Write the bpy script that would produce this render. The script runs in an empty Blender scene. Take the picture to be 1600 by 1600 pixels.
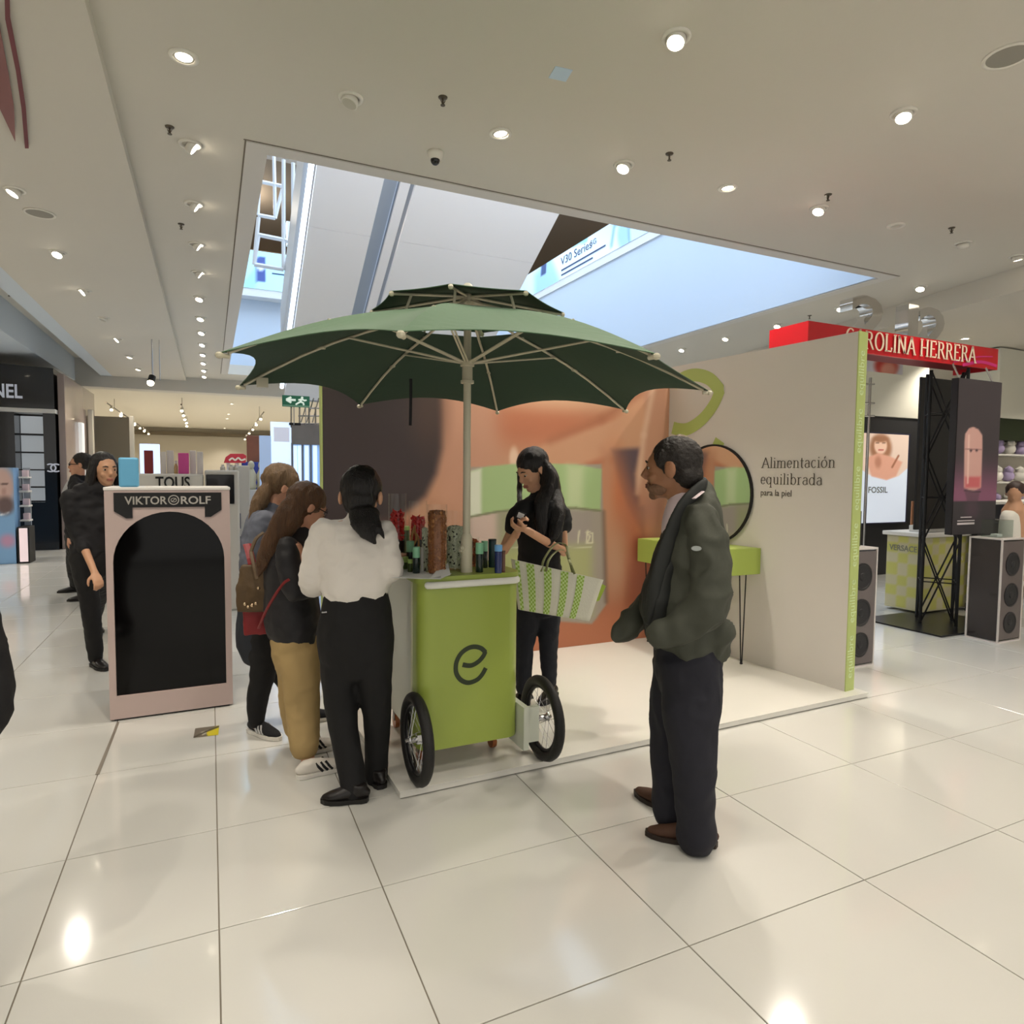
import bpy, bmesh, math, random
import numpy as np
from mathutils import Vector, Matrix, noise, Quaternion
random.seed(7)
SC = bpy.context.scene
COL = SC.collection
R_ = math.radians
# ------------------------------------------------------------------ camera
CH = 1.58
FPX = 1013.17
YAW, PITCH, ROLL = 0.43529, -0.05775, 0.00882
_fw = Vector((math.sin(YAW)*math.cos(PITCH), math.cos(YAW)*math.cos(PITCH), math.sin(PITCH)))
_r0 = Vector((math.cos(YAW), -math.sin(YAW), 0)); _u0 = _r0.cross(_fw)
_rt = math.cos(ROLL)*_r0 + math.sin(ROLL)*_u0
_up = -math.sin(ROLL)*_r0 + math.cos(ROLL)*_u0
CAMP = Vector((0, 0, CH))
cd = bpy.data.cameras.new('camera'); cam = bpy.data.objects.new('camera', cd); COL.objects.link(cam)
cd.sensor_width = 36; cd.lens = FPX*36/1600; cd.clip_start = 0.05; cd.clip_end = 200
cam.matrix_world = Matrix(((_rt.x, _up.x, -_fw.x, 0), (_rt.y, _up.y, -_fw.y, 0), (_rt.z, _up.z, -_fw.z, CH), (0, 0, 0, 1)))
SC.camera = cam
# survey helpers: where a sight line meets a known plane of the room
def ray(x, y): return _fw + (x-800)/FPX*_rt - (y-800)/FPX*_up
def onz(x, y, z=0.0):
    d = ray(x, y); return CAMP + d*((z-CH)/d.z)
def onY(x, y, Y):
    d = ray(x, y); return CAMP + d*(Y/d.y)
def onX(x, y, X):
    d = ray(x, y); return CAMP + d*(X/d.x)
def onP(x, y, p, n):
    d = ray(x, y); return CAMP + d*((Vector(p)-CAMP).dot(n)/d.dot(n))
def pj(P):
    q = Vector(P)-CAMP; d = q.dot(_fw); return 800+FPX*q.dot(_rt)/d, 800-FPX*q.dot(_up)/d
# ------------------------------------------------------------------ world, exposure, daylight
W = bpy.data.worlds.new('world'); SC.world = W; W.use_nodes = True
W.node_tree.nodes['Background'].inputs[0].default_value = (0.95, 0.92, 0.86, 1)
W.node_tree.nodes['Background'].inputs[1].default_value = 0.6
SC.view_settings.view_transform = 'Standard'; SC.view_settings.look = 'None'
SC.view_settings.gamma = 1; SC.view_settings.exposure = 0.66; SC.view_settings.use_curve_mapping = False
LAMP_W = 43.0
def area(name, loc, size, power, col, rot=(0, 0, 0)):
    l = bpy.data.lights.new(name, 'AREA'); l.shape = 'RECTANGLE'; l.size, l.size_y = size; l.energy = power; l.color = col
    o = bpy.data.objects.new(name, l); o.location = loc; o.rotation_euler = rot; COL.objects.link(o); return o
area('atrium_skylight', (4.1, 11.5, 13.5), (7, 11), 950, (0.70, 0.84, 1.0))
# ------------------------------------------------------------------ materials
def lin(c):
    return tuple(((v/255)/12.92 if v/255 <= 0.04045 else ((v/255+0.055)/1.055)**2.4) for v in c)
MATS = {}
def mat(name, rgb, rough=0.5, metal=0.0, emit=0.0, bump=0.0, bscale=60, coat=0.0, spec=0.5, var=0.0, vscale=6, trans=0.0, ior=1.45, stretch=(1, 1, 1), alpha=1.0, sheen=0.0):
    if name in MATS: return MATS[name]
    m = bpy.data.materials.new(name); m.use_nodes = True; nt = m.node_tree; b = nt.nodes['Principled BSDF']
    c = (*lin(rgb), 1)
    b.inputs['Base Color'].default_value = c; b.inputs['Roughness'].default_value = rough; b.inputs['Metallic'].default_value = metal
    b.inputs['Specular IOR Level'].default_value = spec; b.inputs['Coat Weight'].default_value = coat; b.inputs['Coat Roughness'].default_value = 0.05
    b.inputs['Transmission Weight'].default_value = trans; b.inputs['IOR'].default_value = ior; b.inputs['Alpha'].default_value = alpha
    b.inputs['Sheen Weight'].default_value = sheen
    if emit: b.inputs['Emission Color'].default_value = c; b.inputs['Emission Strength'].default_value = emit
    if var or bump:
        tc = nt.nodes.new('ShaderNodeTexCoord'); mp = nt.nodes.new('ShaderNodeMapping'); mp.inputs['Scale'].default_value = stretch
        nt.links.new(tc.outputs['Object'], mp.inputs['Vector'])
    if var:
        n = nt.nodes.new('ShaderNodeTexNoise'); n.inputs['Scale'].default_value = vscale; n.inputs['Detail'].default_value = 5
        nt.links.new(mp.outputs[0], n.inputs['Vector'])
        mx = nt.nodes.new('ShaderNodeMix'); mx.data_type = 'RGBA'
        mx.inputs[6].default_value = tuple(v*(1-var) for v in c[:3])+(1,); mx.inputs[7].default_value = tuple(min(1, v*(1+var)) for v in c[:3])+(1,)
        nt.links.new(n.outputs['Fac'], mx.inputs[0]); nt.links.new(mx.outputs[2], b.inputs['Base Color'])
    if bump:
        n2 = nt.nodes.new('ShaderNodeTexNoise'); n2.inputs['Scale'].default_value = bscale; n2.inputs['Detail'].default_value = 4
        nt.links.new(mp.outputs[0], n2.inputs['Vector'])
        bp = nt.nodes.new('ShaderNodeBump'); bp.inputs['Strength'].default_value = bump; bp.inputs['Distance'].default_value = 0.01
        nt.links.new(n2.outputs['Fac'], bp.inputs['Height']); nt.links.new(bp.outputs[0], b.inputs['Normal'])
    MATS[name] = m; return m
def print_mat(name, rough=0.45, emit=0.0, coat=0.0):
    """flat print: colours come from the 'print' attribute painted on the sheet"""
    if name in MATS: return MATS[name]
    m = bpy.data.materials.new(name); m.use_nodes = True; nt = m.node_tree; b = nt.nodes['Principled BSDF']
    a = nt.nodes.new('ShaderNodeVertexColor'); a.layer_name = 'print'
    nt.links.new(a.outputs[0], b.inputs['Base Color']); b.inputs['Roughness'].default_value = rough; b.inputs['Coat Weight'].default_value = coat
    if emit: nt.links.new(a.outputs[0], b.inputs['Emission Color']); b.inputs['Emission Strength'].default_value = emit
    MATS[name] = m; return m
WHITE = mat('white_paint', (214, 211, 204), 0.55)
CEIL = mat('ceiling_plaster', (208, 203, 192), 0.75, bump=0.05, bscale=30, var=0.02, vscale=0.7)
BLACK = mat('black_gloss', (12, 12, 15), 0.15, coat=0.3)
MBLACK = mat('black_matte', (16, 16, 18), 0.6)
STEEL = mat('steel', (190, 190, 192), 0.22, 1.0)
GREEN = mat('lime_paint', (150, 166, 74), 0.35, coat=0.15, var=0.02)
# ------------------------------------------------------------------ mesh helpers
def obj(name, verts, faces, m=None, parent=None, smooth=False, mats=None, fm=None):
    me = bpy.data.meshes.new(name); me.from_pydata([tuple(v) for v in verts], [], faces); me.update()
    if m: me.materials.append(m)
    if mats:
        for q in mats: me.materials.append(q)
        me.polygons.foreach_set('material_index', fm)
    if smooth: me.polygons.foreach_set('use_smooth', [True]*len(me.polygons))
    o = bpy.data.objects.new(name, me); COL.objects.link(o)
    if parent: o.parent = parent
    return o
def tag(o, label=None, cat=None, group=None, kind=None):
    if label: o['label'] = label
    if cat: o['category'] = cat
    if group: o['group'] = group
    if kind: o['kind'] = kind
    return o
def thing(name, label, cat, loc=(0, 0, 0), rz=0, group=None):
    o = bpy.data.objects.new(name, None); COL.objects.link(o); o.location = loc; o.rotation_euler = (0, 0, rz)
    o.empty_display_size = 0.1
    return tag(o, label, cat, group)
class G:
    """geometry collector"""
    def __init__(s): s.v = []; s.f = []; s.mi = []; s.cur = 0
    def add(s, v, f):
        n = len(s.v); s.v += [Vector(p) for p in v]; s.f += [tuple(i+n for i in q) for q in f]; s.mi += [s.cur]*len(f); return s
    def box(s, a, b, M=None):
        x0, y0, z0 = a; x1, y1, z1 = b
        v = [Vector(p) for p in ((x0, y0, z0), (x1, y0, z0), (x1, y1, z0), (x0, y1, z0), (x0, y0, z1), (x1, y0, z1), (x1, y1, z1), (x0, y1, z1))]
        if M: v = [M @ p for p in v]
        return s.add(v, [(0, 3, 2, 1), (4, 5, 6, 7), (0, 1, 5, 4), (1, 2, 6, 5), (2, 3, 7, 6), (3, 0, 4, 7)])
    def bbox(s, a, b, r=0.004, M=None):
        """box with small chamfers"""
        bm = bmesh.new(); bmesh.ops.create_cube(bm, size=1)
        for v in bm.verts:
            v.co = Vector([(a[i]+b[i])/2+v.co[i]*(b[i]-a[i]) for i in range(3)])
        bmesh.ops.bevel(bm, geom=list(bm.edges), offset=r, segments=2, affect='EDGES', profile=0.5)
        v = [(M @ q.co) if M else q.co.copy() for q in bm.verts]; bm.verts.index_update()
        f = [tuple(q.index for q in p.verts) for p in bm.faces]; bm.free(); return s.add(v, f)
    def prism(s, poly, lo, hi, ax=2, M=None):
        """polygon (2d) extruded along axis ax from lo to hi"""
        def mk(p, h):
            q = [p[0], p[1]]; q.insert(ax, h); q = Vector(q); return M @ q if M else q
        n = len(poly); v = [mk(p, lo) for p in poly]+[mk(p, hi) for p in poly]
        f = [tuple(range(n))[::-1], tuple(range(n, 2*n))]+[(i, (i+1) % n, n+(i+1) % n, n+i) for i in range(n)]
        return s.add(v, f)
    def tube(s, pts, rad, n=8, side=None, cap=True, round_caps=False):
        """swept tube; rad: number, (a,b) or a list of those; side: lateral axis for a"""
        pts = [Vector(p) for p in pts]; k = len(pts)
        if not isinstance(rad, list): rad = [rad]*k
        rad = [(r, r) if not isinstance(r, tuple) else r for r in rad]
        if round_caps:
            d0 = (pts[0]-pts[1]).normalized(); d1 = (pts[-1]-pts[-2]).normalized(); r0 = rad[0]; r1 = rad[-1]; m0 = min(r0); m1 = min(r1)
            A = [pts[0]+d0*m0*.95, pts[0]+d0*m0*.7]; B = [pts[-1]+d1*m1*.7, pts[-1]+d1*m1*.95]
            pts = A+pts+B; rad = [(r0[0]*.3, r0[1]*.3), (r0[0]*.72, r0[1]*.72)]+rad+[(r1[0]*.72, r1[1]*.72), (r1[0]*.3, r1[1]*.3)]; k += 4
        base = len(s.v); V = []; prev = None
        for i, p in enumerate(pts):
            t = (pts[min(i+1, k-1)]-pts[max(i-1, 0)]).normalized()
            if side is not None: a = Vector(side); a = (a-t*a.dot(t))
            elif prev is not None: a = prev-t*prev.dot(t)
            else:
                a = Vector((0, 0, 1)).cross(t)
                if a.length < 1e-3: a = Vector((1, 0, 0))
            a.normalize(); b = t.cross(a); prev = a
            for j in range(n):
                c, q = math.cos(2*math.pi*j/n), math.sin(2*math.pi*j/n)
                V.append(p+a*c*rad[i][0]+b*q*rad[i][1])
        F = []
        for i in range(k-1):
            for j in range(n):
                F.append((i*n+j, i*n+(j+1) % n, (i+1)*n+(j+1) % n, (i+1)*n+j))
        if cap: F += [tuple(range(n))[::-1], tuple(range((k-1)*n, k*n))]
        return s.add(V, F)
    def cyl(s, c, r, h, n=24, r2=None):
        c = Vector(c); r2 = r if r2 is None else r2
        return s.tube([c, c+Vector((0, 0, h))], [r, r2], n, side=(1, 0, 0))
    def lathe(s, prof, c=(0, 0, 0), n=24, M=None):
        """prof: list of (r,z)"""
        V = []; k = len(prof); c = Vector(c)
        for r, z in prof:
            for j in range(n):
                p = Vector((r*math.cos(2*math.pi*j/n), r*math.sin(2*math.pi*j/n), z))
                V.append(M @ p if M else c+p)
        F = [(i*n+j, i*n+(j+1) % n, (i+1)*n+(j+1) % n, (i+1)*n+j) for i in range(k-1) for j in range(n)]
        F += [tuple(range(n))[::-1], tuple(range((k-1)*n, k*n))]
        return s.add(V, F)
    def ball(s, c, r, n=14, M=None):
        c = Vector(c); r = (r, r, r) if not isinstance(r, tuple) else r; V = []; F = []; m = n//2
        for i in range(1, m):
            th = math.pi*i/m
            for j in range(n):
                ph = 2*math.pi*j/n
                p = Vector((r[0]*math.sin(th)*math.cos(ph), r[1]*math.sin(th)*math.sin(ph), r[2]*math.cos(th))); V.append(c+(M @ p if M else p))
        top = len(V); q = Vector((0, 0, r[2])); V.append(c+(M @ q if M else q)); V.append(c-(M @ q if M else q))
        for i in range(m-2):
            for j in range(n): F.append((i*n+j, (i+1)*n+j, (i+1)*n+(j+1) % n, i*n+(j+1) % n))
        for j in range(n):
            F.append((top, j, (j+1) % n)); F.append((top+1, (m-2)*n+(j+1) % n, (m-2)*n+j))
        return s.add(V, F)
    def make(s, name, m=None, parent=None, smooth=False, mats=None):
        if mats: return obj(name, s.v, s.f, None, parent, smooth, mats, s.mi)
        return obj(name, s.v, s.f, m, parent, smooth)
def ashade(o, ang=35):
    me = o.data; me.polygons.foreach_set('use_smooth', [True]*len(me.polygons))
    try: me.set_sharp_from_angle(angle=R_(ang))
    except Exception: pass
    return o
def struct(name, g, m): return tag(g.make(name, m), kind='structure')
def bake(o, voxel, iters=4, factor=0.6):
    md = o.modifiers.new('r', 'REMESH'); md.mode = 'VOXEL'; md.voxel_size = voxel; md.use_smooth_shade = True
    if iters:
        sm = o.modifiers.new('s', 'SMOOTH'); sm.iterations = iters; sm.factor = factor
    dg = bpy.context.evaluated_depsgraph_get(); ev = o.evaluated_get(dg)
    me = bpy.data.meshes.new_from_object(ev); old = o.data; o.modifiers.clear(); o.data = me; bpy.data.meshes.remove(old)
    me.polygons.foreach_set('use_smooth', [True]*len(me.polygons)); return o
def wrinkle(o, amp, scale, st=(1, 1, 1), seed=0, ridge=True):
    me = o.data
    n = len(me.vertices); co = np.empty(n*3); no = np.empty(n*3); me.vertices.foreach_get('co', co); me.vertices.foreach_get('normal', no)
    co = co.reshape(-1, 3); no = no.reshape(-1, 3); d = np.empty(n); off = Vector((seed*3.1, seed*1.7, seed*.9))
    for i in range(n):
        p = Vector((co[i, 0]*st[0], co[i, 1]*st[1], co[i, 2]*st[2]))*scale+off
        v = noise.noise(p)+0.5*noise.noise(p*2.1)
        d[i] = (0.55-abs(v)*1.7) if ridge else v
    co += no*(d*amp)[:, None]; me.vertices.foreach_set('co', co.ravel()); me.update(); return o
def crom(pts, n=6):
    P = [Vector(p) for p in pts]; P = [2*P[0]-P[1]]+P+[2*P[-1]-P[-2]]; out = []
    for i in range(1, len(P)-2):
        for k in range(n):
            t = k/n; a, b, c, d = P[i-1:i+3]
            out.append(0.5*((2*b)+(c-a)*t+(2*a-5*b+4*c-d)*t*t+(3*b-a-3*c+d)*t**3))
    out.append(P[-2]); return out
def ribbon2d(pts, w, n=8, closed=False):
    """2d polyline -> polygon strip quads; pts list of (x,y); w width or list"""
    P = crom([(p[0], p[1], 0) for p in pts], n) if n > 1 else [Vector((p[0], p[1], 0)) for p in pts]; V = []; F = []
    for i, p in enumerate(P):
        t = (P[min(i+1, len(P)-1)]-P[max(i-1, 0)]).normalized(); nn = Vector((-t.y, t.x, 0))
        ww = w if not isinstance(w, list) else w[0]+(w[1]-w[0])*i/(len(P)-1)
        V += [p+nn*ww/2, p-nn*ww/2]
    F = [(2*i, 2*i+1, 2*i+3, 2*i+2) for i in range(len(P)-1)]
    return V, F
def text_mesh(txt, size, M, depth, name, m, parent=None, sx=1.0, align='LEFT', space=1.0, thick=0.0):
    cu = bpy.data.curves.new('t', 'FONT'); cu.body = txt; cu.size = size; cu.extrude = depth; cu.align_x = align; cu.space_character = space; cu.resolution_u = 3; cu.offset = thick
    o = bpy.data.objects.new('t', cu); COL.objects.link(o); dg = bpy.context.evaluated_depsgraph_get(); me = bpy.data.meshes.new_from_object(o.evaluated_get(dg))
    bpy.data.objects.remove(o); bpy.data.curves.remove(cu)
    me.transform(Matrix.Diagonal((sx, 1, 1, 1))); me.transform(M); me.materials.clear(); me.materials.append(m)
    q = bpy.data.objects.new(name, me); COL.objects.link(q)
    if parent: q.parent = parent
    return q
def frame(o, x, y):
    """matrix with origin o, local x -> x, local y -> y, z = x cross y"""
    x = Vector(x).normalized(); y = Vector(y); y = (y-x*y.dot(x)).normalized(); z = x.cross(y)
    return Matrix(((x.x, y.x, z.x, o[0]), (x.y, y.y, z.y, o[1]), (x.z, y.z, z.z, o[2]), (0, 0, 0, 1)))
# serif lettering: strokes on an em grid, stems thick and hairlines thin
def arc(cx, cy, rx, ry, a0, a1, n=12): return [(cx+rx*math.cos(R_(a0+(a1-a0)*i/n)), cy+ry*math.sin(R_(a0+(a1-a0)*i/n))) for i in range(n+1)]
SER = {
 'l': (.26, [[(.13, 0), (.13, .72)]], [(.13, 0, .2), (.09, .72, .1)]),
 'i': (.26, [[(.13, 0), (.13, .46)], [(.13, .60), (.13, .67)]], [(.13, 0, .2), (.09, .46, .1)]),
 'm': (.80, [[(.13, 0), (.13, .46)], [(.13, .36)]+arc(.27, .34, .13, .12, 140, 0)+[(.40, 0)], [(.40, .36)]+arc(.54, .34, .13, .12, 140, 0)+[(.67, 0)]], [(.13, 0, .2), (.40, 0, .2), (.67, 0, .2), (.09, .46, .1)]),
 'n': (.54, [[(.13, 0), (.13, .46)], [(.13, .36)]+arc(.27, .34, .13, .12, 140, 0)+[(.40, 0)]], [(.13, 0, .2), (.40, 0, .2), (.09, .46, .1)]),
 'r': (.40, [[(.13, 0), (.13, .46)], [(.13, .34)]+arc(.27, .33, .13, .13, 140, 60)], [(.13, 0, .22), (.09, .46, .1)]),
 'u': (.54, [[(.13, .46)]+arc(.26, .14, .13, .14, 180, 320), [(.40, .46), (.40, 0)]], [(.09, .46, .1), (.37, .46, .1), (.44, 0, .1)]),
 'e': (.46, [arc(.23, .23, .16, .24, 320, 15, 1)[:1]+arc(.23, .23, .16, .24, 320, 0, 18)[::1], [(.07, .24), (.39, .24)]], []),
 'c': (.44, [arc(.23, .23, .16, .24, 320, 45, 18)], []),
 'o': (.50, [arc(.25, .23, .18, .24, 0, 360, 22)], []),
 't': (.32, [[(.14, .62)]+[(.14, .12)]+arc(.22, .09, .08, .10, 180, 300, 6), [(.03, .45), (.28, .45)]], []),
 'a': (.46, [arc(.22, .34, .13, .13, 160, 0, 8)+[(.35, .1), (.41, .02)], [(.35, .27)]+arc(.21, .13, .14, .14, 90, 330, 12)], []),
 'q': (.54, [arc(.24, .23, .17, .24, 20, 340, 18), [(.40, .46), (.40, -.22)]], [(.40, -.22, .2)]),
 'd': (.54, [arc(.24, .23, .17, .24, 20, 340, 18), [(.40, .72), (.40, 0)]], [(.36, .72, .1), (.44, 0, .1)]),
 'b': (.54, [arc(.29, .23, .17, .24, 160, -160, 18), [(.13, .72), (.13, 0)]], [(.09, .72, .1)]),
 'A': (.66, [[(.06, 0), (.33, .70)], [(.33, .70), (.60, 0)], [(.16, .24), (.50, .24)]], [(.06, 0, .18), (.60, 0, .2)]),
 'R': (.66, [[(.14, 0), (.14, .68)], [(.14, .66), (.30, .66)]+arc(.32, .51, .15, .15, 80, -90, 8)+[(.14, .36)], [(.34, .36), (.58, 0)]], [(.14, 0, .22), (.10, .68, .14), (.58, 0, .14)]),
 'O': (.74, [arc(.37, .34, .28, .35, 0, 360, 26)], []),
 'L': (.58, [[(.14, 0), (.14, .68)], [(.14, .01), (.50, .01), (.52, .16)]], [(.14, 0, .22), (.14, .68, .22)]),
 'I': (.34, [[(.17, 0), (.17, .68)]], [(.17, 0, .22), (.17, .68, .22)]),
 'N': (.74, [[(.14, 0), (.14, .68)], [(.14, .68), (.58, 0)], [(.58, 0), (.58, .68)]], [(.14, 0, .2), (.58, .68, .2), (.10, .68, .12)]),
 'H': (.76, [[(.16, 0), (.16, .68)], [(.60, 0), (.60, .68)], [(.16, .35), (.60, .35)]], [(.16, 0, .22), (.16, .68, .22), (.60, 0, .22), (.60, .68, .22)]),
 'E': (.62, [[(.14, 0), (.14, .68)], [(.14, .67), (.50, .67), (.52, .54)], [(.14, .35), (.42, .35)], [(.14, .01), (.52, .01), (.55, .16)]], [(.10, 0, .14), (.10, .68, .14)]),
 'C': (.70, [arc(.38, .34, .28, .35, 310, 50, 20)], []), ' ': (.3, [], [])}
def serif_text(txt, size, M, name, m, parent=None, stem=.074, hair=.034, depth=.002):
    V = []; F = []; x = 0
    for ch in txt:
        acc = ch == 'ó'; w, st, se = SER['o' if acc else ch]; st = list(st)
        if acc: st.append([(.24, .56), (.32, .70)])
        segs = []
        for k, s_ in enumerate(st): segs.append((s_, None))
        for (sx_, sy_, sw) in se: segs.append(([(sx_-sw/2, sy_), (sx_+sw/2, sy_)], hair))
        for s_, fw_ in segs:
            n = len(V); P = [Vector((p[0], p[1], 0)) for p in s_]
            for i, p in enumerate(P):
                t = (P[min(i+1, len(P)-1)]-P[max(i-1, 0)])
                if t.length < 1e-6: t = Vector((0, 1, 0))
                t.normalize(); nn = Vector((-t.y, t.x, 0)); thick = fw_ or (hair+(stem-hair)*abs(t.y)**1.5)
                for q in (p+nn*thick/2, p-nn*thick/2):
                    V.append((((q.x+x)*size), q.y*size, depth)); 
            F += [(n+2*i, n+2*i+1, n+2*i+3, n+2*i+2) for i in range(len(P)-1)]
        x += w
    return obj(name, [M @ Vector(v) for v in V], F, m, parent), x*size
# print painting: colour functions over picture coordinates
def sm(e0, e1, v): t = np.clip((v-e0)/(e1-e0+1e-9), 0, 1); return t*t*(3-2*t)
class Paint:
    def __init__(s, X, Y, base): s.X = X; s.Y = Y; s.c = np.ones(X.shape+(3,))*np.array(base, float)
    def mix(s, m, col): s.c = s.c*(1-m[..., None])+np.array(col, float)*m[..., None]
    def ell(s, cx, cy, rx, ry, col, soft=.15, rot=0, a=1.0):
        c, q = math.cos(R_(rot)), math.sin(R_(rot)); dx, dy = s.X-cx, s.Y-cy; u = (dx*c+dy*q)/rx; v = (-dx*q+dy*c)/ry
        s.mix(a*(1-sm(1-soft, 1+soft, np.hypot(u, v))), col)
    def poly(s, pts, col, soft=2.0, a=1.0):
        """soft polygon via signed distance"""
        X, Y = s.X, s.Y; d = np.full(X.shape, 1e9); inside = np.zeros(X.shape, bool); n = len(pts)
        for i in range(n):
            x0, y0 = pts[i]; x1, y1 = pts[(i+1) % n]; ex, ey = x1-x0, y1-y0; t = np.clip(((X-x0)*ex+(Y-y0)*ey)/(ex*ex+ey*ey+1e-9), 0, 1)
            d = np.minimum(d, np.hypot(X-x0-t*ex, Y-y0-t*ey))
            cnd = ((y0 > Y) != (y1 > Y)) & (X < (x1-x0)*(Y-y0)/(y1-y0+1e-12)+x0); inside ^= cnd
        sd = np.where(inside, d, -d); s.mix(a*sm(-soft, soft, sd), col)
    def line(s, pts, w, col, soft=1.0, a=1.0):
        for (x0, y0), (x1, y1) in zip(pts[:-1], pts[1:]):
            ex, ey = x1-x0, y1-y0; t = np.clip(((s.X-x0)*ex+(s.Y-y0)*ey)/(ex*ex+ey*ey+1e-9), 0, 1); d = np.hypot(s.X-x0-t*ex, s.Y-y0-t*ey)
            s.mix(a*(1-sm(w-soft, w+soft, d)), col)
def sheet(name, origin, ex, ey, w, h, res, paintfn, m, parent=None, proj=True, thick=0.0):
    """flat printed panel spanning w along ex and h along ey; paintfn(X,Y)->Paint, in survey pixels if proj else metres"""
    ex = Vector(ex).normalized(); ey = Vector(ey).normalized(); o = Vector(origin); nx, ny = max(2, int(w/res)), max(2, int(h/res))
    V = []; X = np.zeros((ny+1, nx+1)); Y = np.zeros((ny+1, nx+1))
    for j in range(ny+1):
        for i in range(nx+1):
            p = o+ex*(w*i/nx)+ey*(h*j/ny); V.append(p)
            X[j, i], Y[j, i] = pj(p) if proj else (w*i/nx, h*j/ny)
    F = [(j*(nx+1)+i, j*(nx+1)+i+1, (j+1)*(nx+1)+i+1, (j+1)*(nx+1)+i) for j in range(ny) for i in range(nx)]
    P = paintfn(X, Y); q = obj(name, V, F, m, parent); c = P.c.reshape(-1, 3)/255.0
    l = np.where(c <= 0.04045, c/12.92, ((c+0.055)/1.055)**2.4); a = q.data.color_attributes.new('print', 'FLOAT_COLOR', 'POINT')
    a.data.foreach_set('color', np.c_[l, np.ones(len(l))].astype(np.float32).ravel()); return q
# ================================================================== SETTING
TILE = mat('tile_porcelain', (200, 199, 193), 0.10, var=0.03, vscale=1.3, coat=0.25, spec=0.6)
GROUT = mat('grout', (120, 112, 98), 0.8)
def axis(vals, lo, hi, step):
    v = list(vals)
    while v[0] > lo: v.insert(0, v[0]-step)
    while v[-1] < hi: v.append(v[-1]+step)
    return v
XS = axis([-.558, .002, .572, 1.437, 2.308, 3.190, 4.057], -6, 14.5, .868)
YS = axis([1.645, 2.377, 3.070, 3.897], -2.5, 37.6, .752)
fl = G(); fl.box((-8, -3.5, -.12), (16, 38.5, -.004)); floor = struct('floor', fl, GROUT)
tiles = []
for i in range(len(XS)-1):
    for j in range(len(YS)-1):
        cx, cy = (XS[i]+XS[i+1])/2, (YS[j]+YS[j+1])/2; q = Vector((cx, cy, 0))-CAMP; d = q.dot(_fw)
        vis = d > .6 and abs(q.dot(_rt)/d) < .95
        tiles.append((0 if vis else 1, d if vis else 50+q.length, i, j))
tiles.sort(); cache = {}; rest = G()
for k, (_, _, i, j) in enumerate(tiles):
    x0, x1, y0, y1 = XS[i], XS[i+1], YS[j], YS[j+1]; w, h = x1-x0, y1-y0; g_ = .0022
    if k < 290:
        key = (round(w, 3), round(h, 3))
        t = None
        if key not in cache:
            g = G(); a, b = w/2-g_, h/2-g_; c = .0015
            g.add([(-a, -b, -.004), (a, -b, -.004), (a, b, -.004), (-a, b, -.004), (-a, -b, -.001), (a, -b, -.001), (a, b, -.001), (-a, b, -.001), (-a+c, -b+c, 0), (a-c, -b+c, 0), (a-c, b-c, 0), (-a+c, b-c, 0)],
                  [(0, 1, 5, 4), (1, 2, 6, 5), (2, 3, 7, 6), (3, 0, 4, 7), (4, 5, 9, 8), (5, 6, 10, 9), (6, 7, 11, 10), (7, 4, 8, 11), (8, 9, 10, 11)])
            t = g.make('tile', TILE, floor); cache[key] = t
        else:
            t = cache[key].copy(); COL.objects.link(t)
        t.location = ((x0+x1)/2, (y0+y1)/2, 0)
    else: rest.box((x0+g_, y0+g_, -.004), (x1-g_, y1-g_, 0))
tag(rest.make('tile_field', TILE, floor), kind='stuff')
# ceiling with the atrium opening
CZ = 4.1; OX0, OX1, OY0, OY1 = .45, 7.68, 5.62, 18.4
c = G()
RE = lambda y: 8.768+(y-4.555)*.2064  # oblique edge of the main ceiling on the right
for (a, b) in [((-.55, -3.5), (OX0, 20)), ((OX0, -3.5), (OX1, OY0)), ((OX0, OY1), (OX1, 20))]: c.box((*a, CZ), (*b, CZ+.25))
c.prism([(OX1, -.7), (RE(20), 20), (OX1, 20)], CZ, CZ+.25)
c.box((-2.24, -3.5, CZ-.09), (-.55, 20, CZ+.25))          # lower strip on the left
struct('ceiling', c, CEIL)
c = G(); c.prism([(RE(-3.5), -3.5), (16, -3.5), (16, 27), (RE(27), 27)], CZ-.28, CZ+.2); struct('ceiling_right', c, CEIL)
c = G(); c.box((-8, -3.5, CZ+.32), (-2.24, 20, CZ+.5)); struct('ceiling_left', c, CEIL)
c = G(); c.prism([(-2.24, -3.5), (-2.24, 20), (-2.5, 20), (-2.5, -3.5)][::-1], CZ-.09, CZ+.4)
c.prism([(-3.3, -3.5), (-3.05, -3.5), (-3.05, 20), (-3.3, 20)], CZ-.25, CZ+.4); c.box((-4.6, -3.5, CZ-.25), (-3.3, 19, CZ-.1)); struct('trim_1', c, mat('cool_white', (205, 214, 222), .6))
c = G()
for a, b in [((OX0-.16, OY0-.15), (OX1+.16, OY0)), ((OX0-.16, OY0), (OX0, OY1)), ((OX1, OY0), (OX1+.16, OY1))]: c.box((*a, CZ-.012), (*b, CZ+.02))
struct('trim_2', c, mat('opening_border', (212, 208, 202), .6))
c = G(); c.box((OX0-.18, OY0-.162, CZ-.003), (OX1+.18, OY0-.15, CZ)); c.box((OX0-.172, OY0-.15, CZ-.003), (OX0-.16, OY1, CZ)); struct('trim_3', c, mat('joint_grey', (120, 112, 100), .8))  # thin dark joint line around the opening border
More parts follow.
